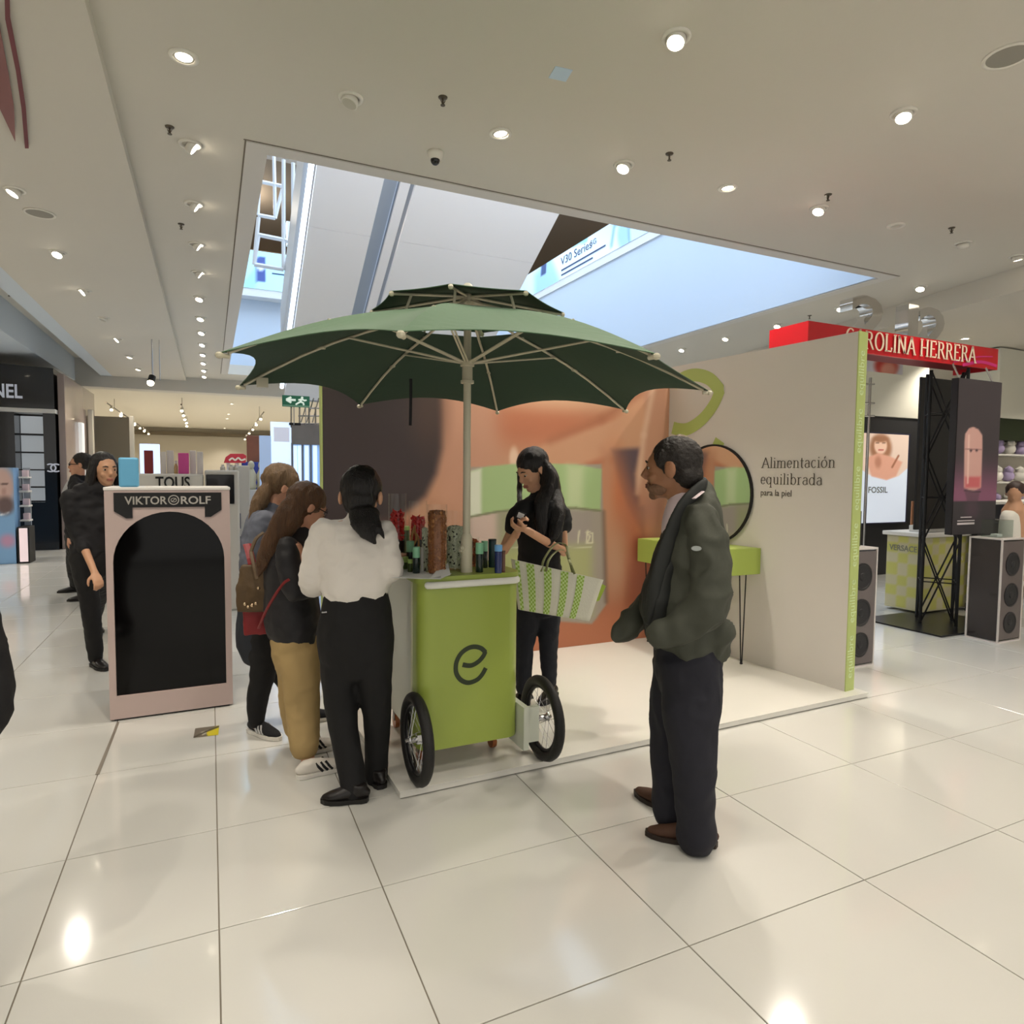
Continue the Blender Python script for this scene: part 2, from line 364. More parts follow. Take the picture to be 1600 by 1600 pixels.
# bulkhead and farther, lower ceiling on the far side
FZ = 3.72
c = G(); c.box((-8, 19.6, FZ), (16, 20.1, CZ+.4)); struct('trim_4', c, CEIL)
c = G(); c.box((-8, 20.1, FZ+.12), (16, 38.3, FZ+.3)); struct('ceiling_far', c, mat('cream_ceiling', (220, 213, 196), .7))
WARMW = mat('cream_wall', (204, 196, 178), .7)
c = G(); c.box((-8, 38.0, 0), (16, 38.3, FZ+.3)); struct('wall_far', c, WARMW)
c = G(); c.box((-8, 37.7, 3.45), (16, 38.0, 3.62)); struct('trim_7', c, mat('taupe_band', (120, 108, 88), .7))
c = G(); c.box((-8.1, -3.5, 0), (-7.9, 38.3, 4.6)); struct('wall_left', c, WARMW)
c = G(); c.box((15.8, -3.5, 0), (16, 38.3, 4.6)); struct('wall_right', c, mat('pale_wall', (214, 208, 192), .7))
# ---- atrium above
ATR = mat('atrium_paint', (198, 214, 232), .6); ATRW = mat('atrium_white', (226, 232, 238), .5)
c = G(); c.box((OX1-.012, OY0, CZ+.004), (8.2, 18.4, 6.05)); struct('wall_atrium_right', c, ATR)
c = G(); c.box((OX0-1.5, 18.4, CZ+.25), (8.2, 18.6, 6.05)); struct('wall_atrium_far', c, ATR)
c = G(); c.box((OX0-.3, OY0, CZ+.25), (OX0, 18.4, 4.75)); struct('wall_atrium_left', c, ATR)
c = G(); c.box((OX0-.3, OY0-.25, CZ+.25), (8.2, OY0, 9.5)); struct('wall_atrium_near', c, ATR)
c = G(); c.box((OX1-.04, 8.5, 6.05), (8.2, 18.6, 6.21)); struct('trim_5', c, ATRW)
c = G(); c.box((-1.5, 18.0, 6.05), (2.35, 18.6, 6.24)); struct('trim_6', c, ATRW)
c = G(); c.box((8.2, 4, 5.9), (14, 20, 6.05)); c.box((-5, 18.6, 5.9), (8.2, 26, 6.05)); struct('floor_upper', c, mat('slab_grey', (150, 146, 138), .7))
UPC = mat('upper_ceiling', (120, 110, 98), .8)
c = G(); c.box((8.0, 4, 9.6), (14, 24, 9.8)); c.box((-5, 18.2, 9.6), (8, 26, 9.8)); c.box((-5, 4, 9.6), (OX0, 18.2, 9.8)); struct('ceiling_upper', c, UPC)
c = G(); c.box((13.8, 4, 6), (14, 26, 9.7)); c.box((-5, 25.6, 6), (14, 26, 9.7)); struct('wall_upper', c, mat('upper_brown', (150, 126, 92), .8))
c = G(); c.box((8.0, 4, 9.8), (8.3, 19, 13.6)); c.box((-.5, 18.2, 9.8), (8.3, 18.5, 13.6)); c.box((-.5, 4, 9.8), (-.2, 18.4, 13.6)); c.box((-.5, 5.2, 9.5), (8.3, 5.5, 13.6)); c.box((-.5, 5, 13.6), (8.3, 18.5, 13.7)); struct('wall_shaft', c, ATRW)
# banner on the upper parapet (backlit print)
def paint_banner(X, Y):
    P = Paint(X, Y, (176, 214, 246)); P.ell(900, 420, 90, 60, (206, 232, 252), .6); P.poly([(835, 470), (880, 452), (860, 400), (835, 430)], (150, 196, 236), 6)
    P.poly([(893, 378), (918, 370), (918, 378), (893, 386)], (130, 186, 214), 1.5)
    P.poly([(846, 412), (854, 408), (853, 428), (845, 432)], (60, 84, 130), 1)
    P.line([(955, 385), (960, 352), (974, 345)], 2, (120, 164, 214), 2); P.ell(974, 368, 9, 22, (140, 184, 232), .3); P.line([(982, 350), (984, 384)], 1.6, (104, 150, 206), 2)
    return P
bn = tag(sheet('parapet_banner', (7.63, 18.3, 6.21), (0, -1, 0), (0, 0, 1), 9.0, .60, .05, paint_banner, print_mat('lit_print', .4, .30)), 'long pale blue phone advertisement along the upper right parapet', 'banner')
DKB = mat('banner_ink', (50, 70, 110), .5)
Mb = frame((7.69, 0, 0), (0, -1, 0), (0, 0, 1))
b0 = onX(876, 415, 7.62)
text_mesh('V30 Series', .26, frame(b0, (0, -1, 0), (0, 0, 1)), .001, 'lettering', DKB, bn, 1.25)
b1 = onX(922, 385, 7.62); text_mesh('5G', .16, frame(b1, (0, -1, 0), (0, 0, 1)), .001, 'badge', DKB, bn, 1.3)
b2 = onX(877, 424, 7.62); g = G(); [g.box((7.618, b2.y-(1.9-.5*k), b2.z-.11*k), (7.621, b2.y, b2.z-.11*k+.035)) for k in range(2)]; tag(g.make('small_print', DKB, bn), kind='stuff')
def paint_lb(X, Y):
    P = Paint(X, Y, (170, 222, 246)); P.poly([(400, 402), (415, 401), (415, 440), (400, 441)], (60, 80, 150), 1); P.ell(408, 418, 6, 5, (210, 230, 250), .4); P.poly([(385, 460), (400, 448), (398, 420), (380, 440)], (150, 206, 226), 3); return P
lbn = tag(sheet('parapet_banner', (-1.2, 17.98, 6.24), (1, 0, 0), (0, 0, 1), 3.3, .95, .05, paint_lb, print_mat('lit_print', .4, .30)), 'light blue advertisement panel on the upper parapet at the left of the atrium', 'banner')
b3 = onY(425, 428, 17.97); g = G(); g.box((b3.x, 17.968, b3.z), (b3.x+.42, 17.972, b3.z+.03)); g.make('small_print', DKB, lbn)
up = tag(G().bbox((2.16, 20.6, 8.3), (3.1, 20.8, 9.0), .02).make('hanging_sign', mat('lit_sign', (200, 226, 248), .5, emit=.35)), 'small white and blue sign box hanging upstairs left of the escalators', 'sign')
g = G(); g.box((9.6, 14.4, 7.2), (10.2, 14.6, 9.0)); sg = tag(g.make('shop_sign', MBLACK), 'dark shop sign frame upstairs above the phone banner', 'sign')
G().box((9.62, 14.36, 8.3), (10.18, 14.4, 8.8)).make('sign_panel', mat('sign_lilac', (196, 180, 226), .5, emit=.3), sg)
# escalator undersides (30 degree slope down, away from the camera)
tn = math.tan(R_(30)); E0 = 6.5
def eslab(name, x0, x1, off, th, m, parent, y0=5.7, y1=12.4):
    g = G(); z = lambda y: E0-tn*(y-6)+off
    g.prism([(y0, z(y0)), (y1, z(y1)), (y1, z(y1)+th), (y0, z(y0)+th)], x0, x1, ax=0); return g.make(name, m, parent)
ESW = mat('escalator_cladding', (238, 238, 240), .45)
for x0, x1, lab in [(1.21, 2.02, 'slim white clad escalator underside on the left of the atrium'), (2.42, 4.50, 'broad white clad escalator underside right of the slim one')]:
    t = thing('escalator', lab, 'escalator', ((x0+x1)/2, 10, 0))
    y = 5.7; k = 0
    while y < 12.0:   # cladding panels with open joints
        p = eslab('cladding_panel', x0-(x0+x1)/2, x1-(x0+x1)/2, 0, .06, ESW, t, y-10, y-10+1.632)
        for v in p.data.vertices: v.co.z += -tn*10
        y += 1.64
    p = eslab('truss_body', x0-(x0+x1)/2+.02, x1-(x0+x1)/2-.02, .07, .85, mat('escalator_core', (170, 172, 178), .6), t, -4.3, 2.4)
    for v in p.data.vertices: v.co.z += -tn*10
    for sx in (x0, x1):
        p = eslab('balustrade', sx-(x0+x1)/2-.03, sx-(x0+x1)/2+.03, .95, .75, ATRW, t, -4.3, 2.4)
        for v in p.data.vertices: v.co.z += -tn*10
    if x1 > 3: g = G(); g.box((-.5, 1.6, -3.6+3.6), (.3, 2.2, E0-tn*5.9)); g.make('support_column', ESW, t)
t = thing('escalator_channel', 'recessed pale channel between the two escalators', 'panel', (2.22, 10, 0))
for a, b, off, m in [(-.15, .02, .22, mat('channel_grey', (176, 186, 198), .6)), (.02, .15, .05, ESW)]:
    p = eslab('channel_panel', a, b, off, .05, m, t, -4.3, 2.4)
    for v in p.data.vertices: v.co.z += -tn*10
g = G(); z = lambda y: E0-tn*(y-6)
g.tube([(1.15, 5.7, z(5.7)+.02), (1.15, 12, z(12)+.02)], .035, 8); tag(g.make('light_strip', mat('cool_tube', (225, 240, 255), .4, emit=1.5)), 'glowing white edge strip along the left escalator', 'light')
for k, x in enumerate((1.6, 3.6, 5.6)):   # unseen washers added behind the near edge to brighten the cladding
    t = thing('added_washer', 'added unseen uplight behind the near atrium edge, %s of three' % ['left', 'middle', 'right'][k], 'light', (x, 5.72, 4.44), 0, 'added uplights on the atrium ledge'); g = G(); g.bbox((-.4, -.05, -.03), (.4, .05, .03), .01); g.make('added_washer_body', ATRW, t)
    area('added_washer_lamp', (x, 5.8, 4.50), (.8, .08), 13, (.95, .96, 1.0), (R_(125), 0, 0))
for p in ((0.6, 20.5), (10.5, 9.0), (10.5, 14.0)):
    l = bpy.data.lights.new('upper_lamp', 'POINT'); l.energy = 260; l.color = (1, .88, .72); l.shadow_soft_size = .15; o = bpy.data.objects.new('upper_lamp', l); o.location = (p[0], p[1], 9.3); COL.objects.link(o)
# white truss frames hanging in the atrium
def bars(g, pts, r=.03):
    for a, b in pts: g.tube([a, b], r, 6)
def hang(name, lab, pxs, Y):
    g = G(); bars(g, [(onY(*a, Y), onY(*b, Y)) for a, b in pxs], .035); return tag(g.make(name, ATRW), lab, 'frame')
hang('atrium_truss', 'white tubular frame hanging low in the left of the atrium', [((397, 413), (443, 421)), ((443, 421), (443, 250)), ((397, 413), (404, 340)), ((404, 367), (444, 375)), ((404, 367), (397, 413)), ((458, 255), (458, 380)), ((443, 421), (458, 382)), ((444, 375), (458, 380))], 11.5)
hang('atrium_truss', 'white tubular frame hanging upper in the left of the atrium, behind the low one', [((408, 284), (441, 291)), ((403, 336), (430, 341)), ((430, 341), (441, 296)), ((430, 341), (428, 245)), ((403, 336), (406, 250))], 13)
# ---- pop-up stand: platform and two walls
PFZ = .04
PLX0, PLX1 = .75, 4.12
S0 = Vector((4.12, 3.15, 0)); CR = Vector((3.95, 4.97, 0)); RW = (CR-S0).normalized(); RN = Vector((-RW.y, RW.x, 0))  # RN faces -X side
if RN.x > 0: RN = -RN
PLAT = mat('platform_laminate', (214, 212, 204), .22, coat=.2, var=.01)
t = thing('stand_platform', 'low white laminate platform under the green cart and umbrella', 'platform', (2.4, 4, 0))
g = G(); g.prism([(PLX0+.06, 3.0), (PLX1+.14, 3.07), (PLX1, 5.15), (PLX0, 5.15)], .006, PFZ-.004); o = g.make('base', PLAT); o.parent = t; o.matrix_parent_inverse = Matrix.Translation((-2.4, -4, 0))
g = G(); g.prism([(PLX0+.056, 2.996), (PLX1+.145, 3.066), (PLX1+.01, 5.15), (PLX0-.004, 5.15)], PFZ-.004, PFZ); o = g.make('deck', PLAT); o.parent = t; o.matrix_parent_inverse = Matrix.Translation((-2.4, -4, 0))
STW = mat('stand_wall_paint', (214, 209, 202), .5, var=.012, vscale=2)
LIMEW = mat('lime_edge', (176, 190, 116), .5)
def unp(o, t): o.parent = t; o.matrix_parent_inverse = Matrix.Translation(-Vector(t.location)); return o
wr = thing('stand_side_wall', 'tall free-standing off-white wall with slogan and lime edge', 'wall panel', tuple((S0+CR)/2+Vector((.06, 0, 0))))
WT = .10; WH = 2.60
q0, q1 = S0, CR; g = G(); g.prism([tuple((q0)[:2]), tuple((q0-RN*WT)[:2]), tuple((q1-RN*WT+RW*.1)[:2]), tuple((q1+RW*.1)[:2])], PFZ, WH); unp(g.make('wall_board', STW), wr)
e0 = S0-RW*.008; g = G(); g.prism([tuple((S0)[:2]), tuple((e0)[:2]), tuple((e0-RN*WT)[:2]), tuple((S0-RN*WT)[:2])], PFZ, WH+.002); unp(g.make('edge_strip', LIMEW), wr)
EQM = mat('edge_lettering', (206, 222, 170), .5)
for k in range(6):
    z0 = .13+k*.405
    o = text_mesh('equilibre', .088, frame(e0-RN*.068+Vector((0, -.0015, z0)), (0, 0, 1), tuple(RN)), .0008, 'lettering', EQM, None, 1.0, space=1.02); unp(o, wr)
INK = mat('wall_ink', (84, 80, 70), .6)
def rw(x, y): return onP(x, y, S0+RN*.003, RN)
a = rw(1190, 731); o, w_ = serif_text('Alimentación', 1, Matrix(), 'x', INK); bpy.data.objects.remove(o)
wd = (rw(1306, 732)-a).length; sz = wd/w_
o, _ = serif_text('Alimentación', sz, frame(a, tuple(-RW), (0, 0, 1)), 'lettering', INK); unp(o, wr)
a = rw(1188, 756); o, _ = serif_text('equilibrada', sz, frame(a, tuple(-RW), (0, 0, 1)), 'lettering', INK); unp(o, wr)
a = rw(1188, 774); o = text_mesh('para la piel', sz*.62, frame(a, tuple(-RW), (0, 0, 1)), .0006, 'lettering', INK, None, .92); unp(o, wr)
LOGO_A = [(650, 388), (700, 402), (745, 402), (800, 376), (840, 338), (862, 300)]
LOGO_B = [(862, 300), (820, 262), (760, 243), (700, 250), (640, 285), (602, 340), (588, 400), (595, 460), (630, 515), (680, 547), (730, 553), (790, 535), (835, 495), (867, 443)]
def logo(M, s, w, clip=None, depth=.0):
    """flat leaf-shaped e; (x right, y down) logo units"""
    g = G(); E_ = []
    for L in (LOGO_A, LOGO_B):
        V, F = ribbon2d(L, w, 8); E_ += list(V[-2:]) if L is LOGO_A else list(V[:2])
        n = 0
        for f in F:
            q = [V[i] for i in f]
            if clip and min(p.x for p in q) < clip: continue
            g.add([M @ Vector(((p.x-730)*s, -(p.y-400)*s, depth+.0003*(L is LOGO_A))) for p in q], [(0, 1, 2, 3)])
    E_.append(Vector((876, 300, 0))); c_ = sum(E_, Vector())/len(E_); E_.sort(key=lambda p: math.atan2(p.y-c_.y, p.x-c_.x))
    g.add([M @ Vector(((p.x-730)*s, -(p.y-400)*s, depth+.0006)) for p in E_], [tuple(range(len(E_)))])
    return g
tip = rw(1125, 610); s_ = .0030
o0 = tip+RW*((862-730)*s_)+Vector((0, 0, -(400-300)*s_)); clipx = 730-((CR-o0).dot(RW)-.01)/s_
unp(logo(frame(o0, tuple(-RW), (0, 0, 1)), s_, 38, clipx).make('emblem', mat('lime_vinyl', (176, 192, 110), .5)), wr)
# poster wall
wp = thing('stand_poster_wall', 'free-standing wall with huge close-up skin and cream jar poster', 'wall panel', (2.4, 5.05, 0))
PWX0 = .76
g = G(); g.box((PWX0, 4.985, PFZ), (4.0, 5.08, WH)); unp(g.make('wall_board', STW), wp)
g = G(); g.box((PWX0-.008, 4.978, PFZ), (PWX0, 5.08, WH)); unp(g.make('edge_strip', LIMEW), wp)
def paint_poster(X, Y):
    P = Paint(X, Y, (196, 146, 116))
    P.ell(900, 640, 330, 60, (204, 150, 118), .5); P.ell(830, 665, 170, 34, (186, 116, 84), .8, 5); P.ell(900, 615, 120, 22, (216, 172, 140), .9)
    P.ell(735, 680, 40, 220, (196, 146, 120), .8); P.poly([(690, 560), (760, 590), (770, 700), (745, 760), (690, 780)], (198, 148, 122), 22)
    # upper arm shape
    P.poly([(800, 718), (860, 690), (960, 655), (1040, 600), (1045, 700), (960, 712), (880, 735), (800, 745)], (200, 150, 118), 6)
    P.line([(860, 688), (940, 655), (1010, 610)], 5, (170, 108, 78), 9, .8); P.line([(880, 742), (950, 720), (1040, 700)], 5, (172, 92, 60), 8, .9)
    P.ell(803, 715, 7, 16, (228, 196, 170), .5)
    # right side folds
    P.poly([(955, 702), (1002, 700), (1002, 745), (1010, 800), (1005, 835), (985, 805), (965, 755)], (92, 74, 82), 6)
    P.poly([(1000, 560), (1042, 560), (1040, 800), (1000, 790), (992, 740), (1010, 660)], (186, 138, 112), 6); P.line([(1030, 560), (1006, 680), (996, 770)], 4, (214, 176, 152), 5, .8)
    P.ell(960, 790, 20, 70, (196, 116, 76), .9); P.ell(985, 840, 24, 60, (178, 104, 74), .9); P.ell(1020, 800, 18, 24, (170, 118, 100), .8)
    P.poly([(940, 700), (958, 700), (955, 1010), (935, 1010)], (190, 136, 106), 14)
    P.ell(985, 950, 60, 90, (160, 86, 56), .9); P.ell(960, 880, 22, 60, (184, 140, 112), .9); P.ell(1000, 900, 16, 40, (160, 92, 70), 1.0)
    P.poly([(780, 975), (1050, 940), (1050, 1030), (780, 1030)], (180, 112, 80), 16)
    # jar
    P.poly([(735, 730), (940, 725), (947, 945), (925, 975), (735, 960)], (160, 150, 138), 2)
    P.poly([(734, 800), (778, 800), (778, 880), (734, 880)], (202, 180, 168), 8); P.poly([(880, 795), (925, 798), (930, 965), (880, 955)], (158, 148, 140), 8); P.poly([(780, 800), (880, 800), (880, 930), (780, 930)], (150, 152, 118), 14)
    P.poly([(775, 860), (925, 850), (925, 960), (775, 960)], (172, 180, 112), 12, .7); P.line([(943, 800), (947, 940)], 3, (110, 92, 80), 4, .7)
    P.poly([(733, 737), (760, 729), (800, 725), (850, 724), (900, 726), (940, 733), (938, 797), (900, 793), (840, 793), (780, 798), (733, 807)], (164, 190, 134), 1.6)
    P.poly([(733, 737), (752, 732), (752, 804), (733, 807)], (218, 222, 202), 4); P.poly([(886, 727), (912, 729), (910, 794), (886, 792)], (196, 208, 166), 9, .8)
    P.line([(733, 808), (780, 799), (840, 794), (900, 794), (938, 798)], 1.6, (120, 124, 92), 1.2)
    P.line([(800, 855), (924, 855)], .8, (206, 208, 172), .6, .8)
    for dx in (0, 13): P.line([(905+dx, 830), (903+dx, 848)], 1.2, (210, 206, 180), .8); 
    P.line([(916, 832), (922, 838), (918, 848), (926, 848), (926, 834), (918, 830)], 1.2, (212, 208, 180), .8)
    # big dark blob on the left
    P.poly([(440, 540), (500, 600), (688, 600), (690, 700), (682, 740), (665, 775), (630, 805), (590, 835), (440, 860)], (60, 49, 50), 9)
    P.poly([(440, 840), (610, 822), (640, 812), (660, 860), (700, 1000), (700, 1060), (440, 1060)], (150, 92, 72), 24); P.poly([(440, 840), (560, 840), (560, 1060), (440, 1060)], (58, 50, 50), 20)
    P.ell(670, 640, 26, 60, (84, 62, 52), .8, 0, .6)
    return P
unp(sheet('poster', (PWX0, 4.983, PFZ+.002), (1, 0, 0), (0, 0, 1), 3.20, WH-PFZ-.002, .0125, paint_poster, print_mat('poster_print', .5)), wp)
# ================================================================== CEILING FIXTURES
RING = mat('lamp_ring', (226, 222, 212), .4); GLOW = mat('lamp_glow', (255, 240, 214), .5, emit=14.0); DEAD = mat('lamp_off', (190, 186, 172), .3)
def zc(x): return CZ-.09 if x < -.55 else (CZ-.28 if x > 8.768+40 else CZ)
def spot(loc, d, power, size=78, col=(1.0, .91, .79), blend=.7, rad=.045):
    l = bpy.data.lights.new('spot', 'SPOT'); l.energy = power; l.spot_size = R_(size); l.spot_blend = blend; l.shadow_soft_size = rad; l.color = col
    o = bpy.data.objects.new('spot', l); o.location = loc; o.rotation_mode = 'QUATERNION'; o.rotation_quaternion = Vector(d).to_track_quat('-Z', 'Y'); COL.objects.link(o); return o
def downlight(x, y, lab, grp, on=True, tilt=0, az=0, z=CZ, r=.085, power=1.0, size=78):
    t = thing('ceiling_downlight', lab, 'ceiling light', (x, y, z), 0, grp)
    g = G(); n = 22; prof = [(r*.68, -.002), (r*.70, -.012), (r*.97, -.012), (r, -.006), (r, 0)]
    V = [Vector((a*math.cos(2*math.pi*j/n), a*math.sin(2*math.pi*j/n), b)) for a, b in prof for j in range(n)]
    g.add(V, [(i*n+j, i*n+(j+1) % n, (i+1)*n+(j+1) % n, (i+1)*n+j) for i in range(len(prof)-1) for j in range(n)])
    g.make('rim', RING, t, True)
    d = Vector((math.sin(R_(tilt))*math.cos(R_(az)), math.sin(R_(tilt))*math.sin(R_(az)), -math.cos(R_(tilt))))
    Q = d.to_track_quat('-Z', 'Y').to_matrix().to_4x4(); push = .0 if tilt < 15 else .035
    M = Matrix.Translation(d*push+Vector((0, 0, -.004 if tilt < 15 else -.01))) @ Q
    g = G(); g.lathe([(r*.5, .05), (r*.66, .03), (r*.66, 0), (r*.58, -.004), (r*.55, .002)], n=18, M=M); g.make('gimbal', RING, t, True)
    g = G(); g.lathe([(r*.56, .004), (r*.56, -.002), (r*.3, -.006)], n=18, M=M); g.make('lamp_face', GLOW if on else DEAD, t)
    if on:
        o = spot(Vector((x, y, z))+d*(push+.03)+Vector((0, 0, -.012)), d, LAMP_W*power, size)
    return t
nm_row = ['leftmost', 'second', 'third', 'fourth', 'fifth', 'sixth', 'seventh', 'eighth']
# (x, y, on, tilt, az, power)
row1 = [(-.105, 4.564, 1, 0, 0), (.898, 4.563, 0, 20, 200), (1.988, 4.535, 1, 8, 0), (3.086, 4.539, 1, 25, 200), (4.141, 4.494, 1, 5, 0), (5.218, 4.45, 1, 28, 190), (6.255, 4.41, 0, 8, 0), (7.366, 4.42, 0, 25, 20)]
desc = ['round lit, above the white arch display,', 'unlit frosted, left of the dome camera,', 'round lit, nearest right of the dome camera,', 'lit and tilted, fourth from the left,', 'round lit, fifth from the left,', 'lit tilted one under a sprinkler,', 'unlit flat', 'unlit tilted, last before the right edge,']
for k, (x, y, on, tl, az) in enumerate(row1): downlight(x, y, '%s ceiling light in the row along the atrium' % desc[k], 'ceiling lights along the near atrium edge', bool(on), tl, az, power=2.6 if 2 <= k <= 5 else 1.5)
downlight(8.329, 4.397, 'round lit ceiling light at the right frame edge above the red sign', 'ceiling lights along the near atrium edge', True, 15, 0)
for k, (x, y, d) in enumerate([(2.469, 3.127, 'largest bright ceiling light at the top centre right'), (4.386, 3.071, 'bright tilted ceiling light at the upper right below the round speaker grille')]): downlight(x, y, d, None, True, 22, 215, power=1.6)
colL = [(5.725, 1), (6.952, 1), (8.144, 1), (9.265, 1), (10.563, 1), (11.913, 1), (13.1, 1), (14.3, 1), (15.5, 1), (16.7, 1), (17.9, 1), (19.0, 1)]
od = ['nearest', 'second', 'third', 'fourth', 'fifth', 'sixth', 'seventh', 'eighth', 'ninth', 'tenth', 'eleventh', 'farthest']
for k, (y, on) in enumerate(colL): downlight(-.10, y, 'small ceiling light left of the atrium, %s in its receding line' % od[k], 'ceiling lights left of the atrium', bool(on), 55 if k < 4 else 25, 0 if k < 4 else 240, power=.8 if k % 2 == 0 else .5)
for k, (y, tl) in enumerate([(7.065, 30), (8.83, 30), (10.523, 50), (12.229, 20), (14.016, 45), (15.965, 15), (17.763, 15)]): downlight(-1.50, y, 'ceiling light on the far left strip, %s in its receding line' % od[k], 'ceiling lights on the left strip', k != 3, tl, 200 if k != 1 else 250, z=CZ-.09, power=2.2)
for k, (y, x) in enumerate([(5.629, 8.52), (6.821, 8.52), (8.045, 8.56), (9.195, 8.52), (10.4, 8.52), (11.6, 8.52)]): downlight(x, y, 'ceiling light right of the atrium, %s in its receding line' % od[k], 'ceiling lights right of the atrium', True, 25, 200, power=.9)
for k, (x, y) in enumerate([(-3.9, 12.0), (-3.9, 15.5)]): downlight(x, y, 'ceiling light over the black beauty counter, %s one' % od[k], 'ceiling lights over the black counter', True, 15, 0, z=CZ-.25, power=1.6)
# the same grid goes on overhead and behind (out of the frame) and lights the hall
for (x, y) in [(-1.5, 5.2), (-1.5, 3.4), (-1.5, 1.4), (-1.5, -.8), (-.1, 3.1), (.5, 1.6), (2.4, 1.3), (4.4, 1.4), (6.4, 1.4), (6.4, 3.1), (.4, -.6), (2.4, -.8), (4.4, -.8), (8.4, 3.0), (8.4, 1.2), (10.4, 3.6), (10.4, 1.2), (6.4, -.8)]:
    downlight(x, y, 'round white ceiling light of the hall grid out of view', 'ceiling lights out of view', True, 10, 100, power=1.5, z=zc(x), size=100)
for (x, y) in [(-4.5, 6), (-5.5, 9), (-5.5, 13), (11, 6.5), (11, 10), (13, 5), (13, 8.5), (11, 14), (-5.8, 17), (3.5, 19), (6.5, 19)]:
    downlight(x, y, 'round white ceiling light of the side halls out of view', 'ceiling lights of the side halls', True, 0, 0, power=7.5 if x < 0 else 2.8, z=(CZ-.28 if x > 8.9 else CZ+.32) if abs(x-4.5) > 4 else CZ, size=120)
# ceiling speakers, camera, sprinklers, patch
def grille(x, y, z, lab, r=.12):
    t = thing('ceiling_speaker', lab, 'speaker', (x, y, z)); n = 28
    G().lathe([(r, 0), (r, -.008), (r*.86, -.010), (r*.84, -.004)], n=n).make('rim', RING, t, True); G().lathe([(r*.84, -.002), (r*.84, -.006), (.01, -.006)], n=n).make('grille', mat('grille_grey', (150, 146, 136), .7, bump=.3, bscale=400), t)
p = onz(1575, 87, CZ); grille(p.x, p.y, CZ, 'round speaker grille in the ceiling at the top right corner', .13)
p = onz(62, 333, CZ-.09); grille(p.x, p.y, CZ-.09, 'round speaker grille in the ceiling at the left', .13)
t = thing('dome_camera', 'small white dome camera with dark lens under the ceiling', 'camera', tuple(onz(680, 238, CZ)))
G().lathe([(.062, 0), (.062, -.02), (.052, -.045), (.036, -.058)], n=20).make('housing', RING, t, True); G().ball((0, 0, -.058), (.038, .038, .042), 14).make('lens_dome', BLACK, t, True)
SPK = mat('sprinkler_metal', (96, 88, 76), .4, .8)
k = 0
for (x, y, lab) in [(692, 152, 'chromed sprinkler with round flange above the dome camera'), (1046, 240, 'small sprinkler right of the tilted light over the atrium edge'), (1294, 304, 'small sprinkler directly over a tilted light at right'), (1487, 356, 'small sprinkler between the two unlit lights at right'), (265, 198, 'dark sprinkler at the upper left beside the first side light'), (283, 350, 'small dark sprinkler between the second and third side lights'), (1265, 493, 'tiny sprinkler above the red sign left end'), (14, 457, 'sprinkler at the far left by the pale beam')]:
    p = onz(x, y, CZ); s = thing('sprinkler', lab, 'sprinkler', tuple(p), k); k += .7
    G().lathe([(.032, 0), (.03, -.006), (.012, -.008)], n=14).make('flange', SPK, s, True); g = G(); g.tube([(0, 0, 0), (0, 0, -.05)], .007, 6); g.tube([(-.016, 0, -.02), (0, 0, -.05)], .003, 4); g.tube([(.016, 0, -.02), (0, 0, -.05)], .003, 4); g.tube([(0, 0, -.05), (0, 0, -.054)], .016, 10); g.make('head', SPK, s)
g = G(); p = [onz(*q, CZ-.004) for q in ((868, 104), (895, 110), (884, 128), (857, 122))]; g.add(p+[q+Vector((0, 0, .003)) for q in p], [(3, 2, 1, 0), (4, 5, 6, 7), (0, 1, 5, 4), (1, 2, 6, 5), (2, 3, 7, 6), (3, 0, 4, 7)]); tag(g.make('ceiling_patch', mat('blue_patch', (196, 216, 236), .4)), 'small pale blue square panel stuck on the ceiling', 'panel')
# red curved decal hanging at the top left
RED = mat('maroon_decal', (112, 48, 52), .5)
def cp(x, y): return onz(x, y, CZ-.12)
pts = [(10, -60), (12, 30), (28, 110), (37, 170), (42, 232)]
V, F = [], []
for (x, y), w in zip(pts, [8, 8, 7, 7, 6]): V += [cp(x-w/2, y), cp(x+w/2, y)]
n = len(V); F = [(2*i, 2*i+1, 2*i+3, 2*i+2) for i in range(len(pts)-1)]
V += [v+Vector((0, 0, .012)) for v in V]; F += [tuple(i+n for i in f[::-1]) for f in F]
t = thing('hanging_emblem', 'maroon arc and blade sign hanging at the top left corner', 'sign', tuple(cp(15, 100)))
unp(obj('arc_strip', V, F, RED), t)
pl = [(-40, -80), (0, 45), (14, 120), (22, 170), (24, 222), (-6, 158), (-60, 60)]; V = [cp(*q) for q in pl]; n = len(V); V += [v+Vector((0, 0, .012)) for v in V]
unp(obj('blade', V, [tuple(range(n))[::-1], tuple(range(n, 2*n))]+[(i, (i+1) % n, n+(i+1) % n, n+i) for i in range(n)], mat('dusty_red', (134, 86, 82), .5)), t)
# ================================================================== GREEN CART
CTZ = 1.07; CX0, CX1, CY0, CY1 = .925, 1.475, 3.05, 3.86; CXM = (CX0+CX1)/2
cart = thing('promo_cart', 'lime green promotion cart on two black bicycle wheels', 'cart', (CXM, 3.4, PFZ))
def rrect(x0, y0, x1, y1, r, n=7):
    P = []
    for cx, cy, a in ((x1-r, y0+r, -90), (x1-r, y1-r, 0), (x0+r, y1-r, 90), (x0+r, y0+r, 180)):
        for i in range(n+1): P.append((cx+r*math.cos(R_(a+90*i/n)), cy+r*math.sin(R_(a+90*i/n))))
    return P
CW = mat('cart_white', (206, 210, 196), .35, coat=.1)
g = G(); g.prism(rrect(CX0+.012, CY0+.03, CX1-.012, CY1, .05), .21, 1.03); unp(ashade(g.make('cart_body', CW)), cart)
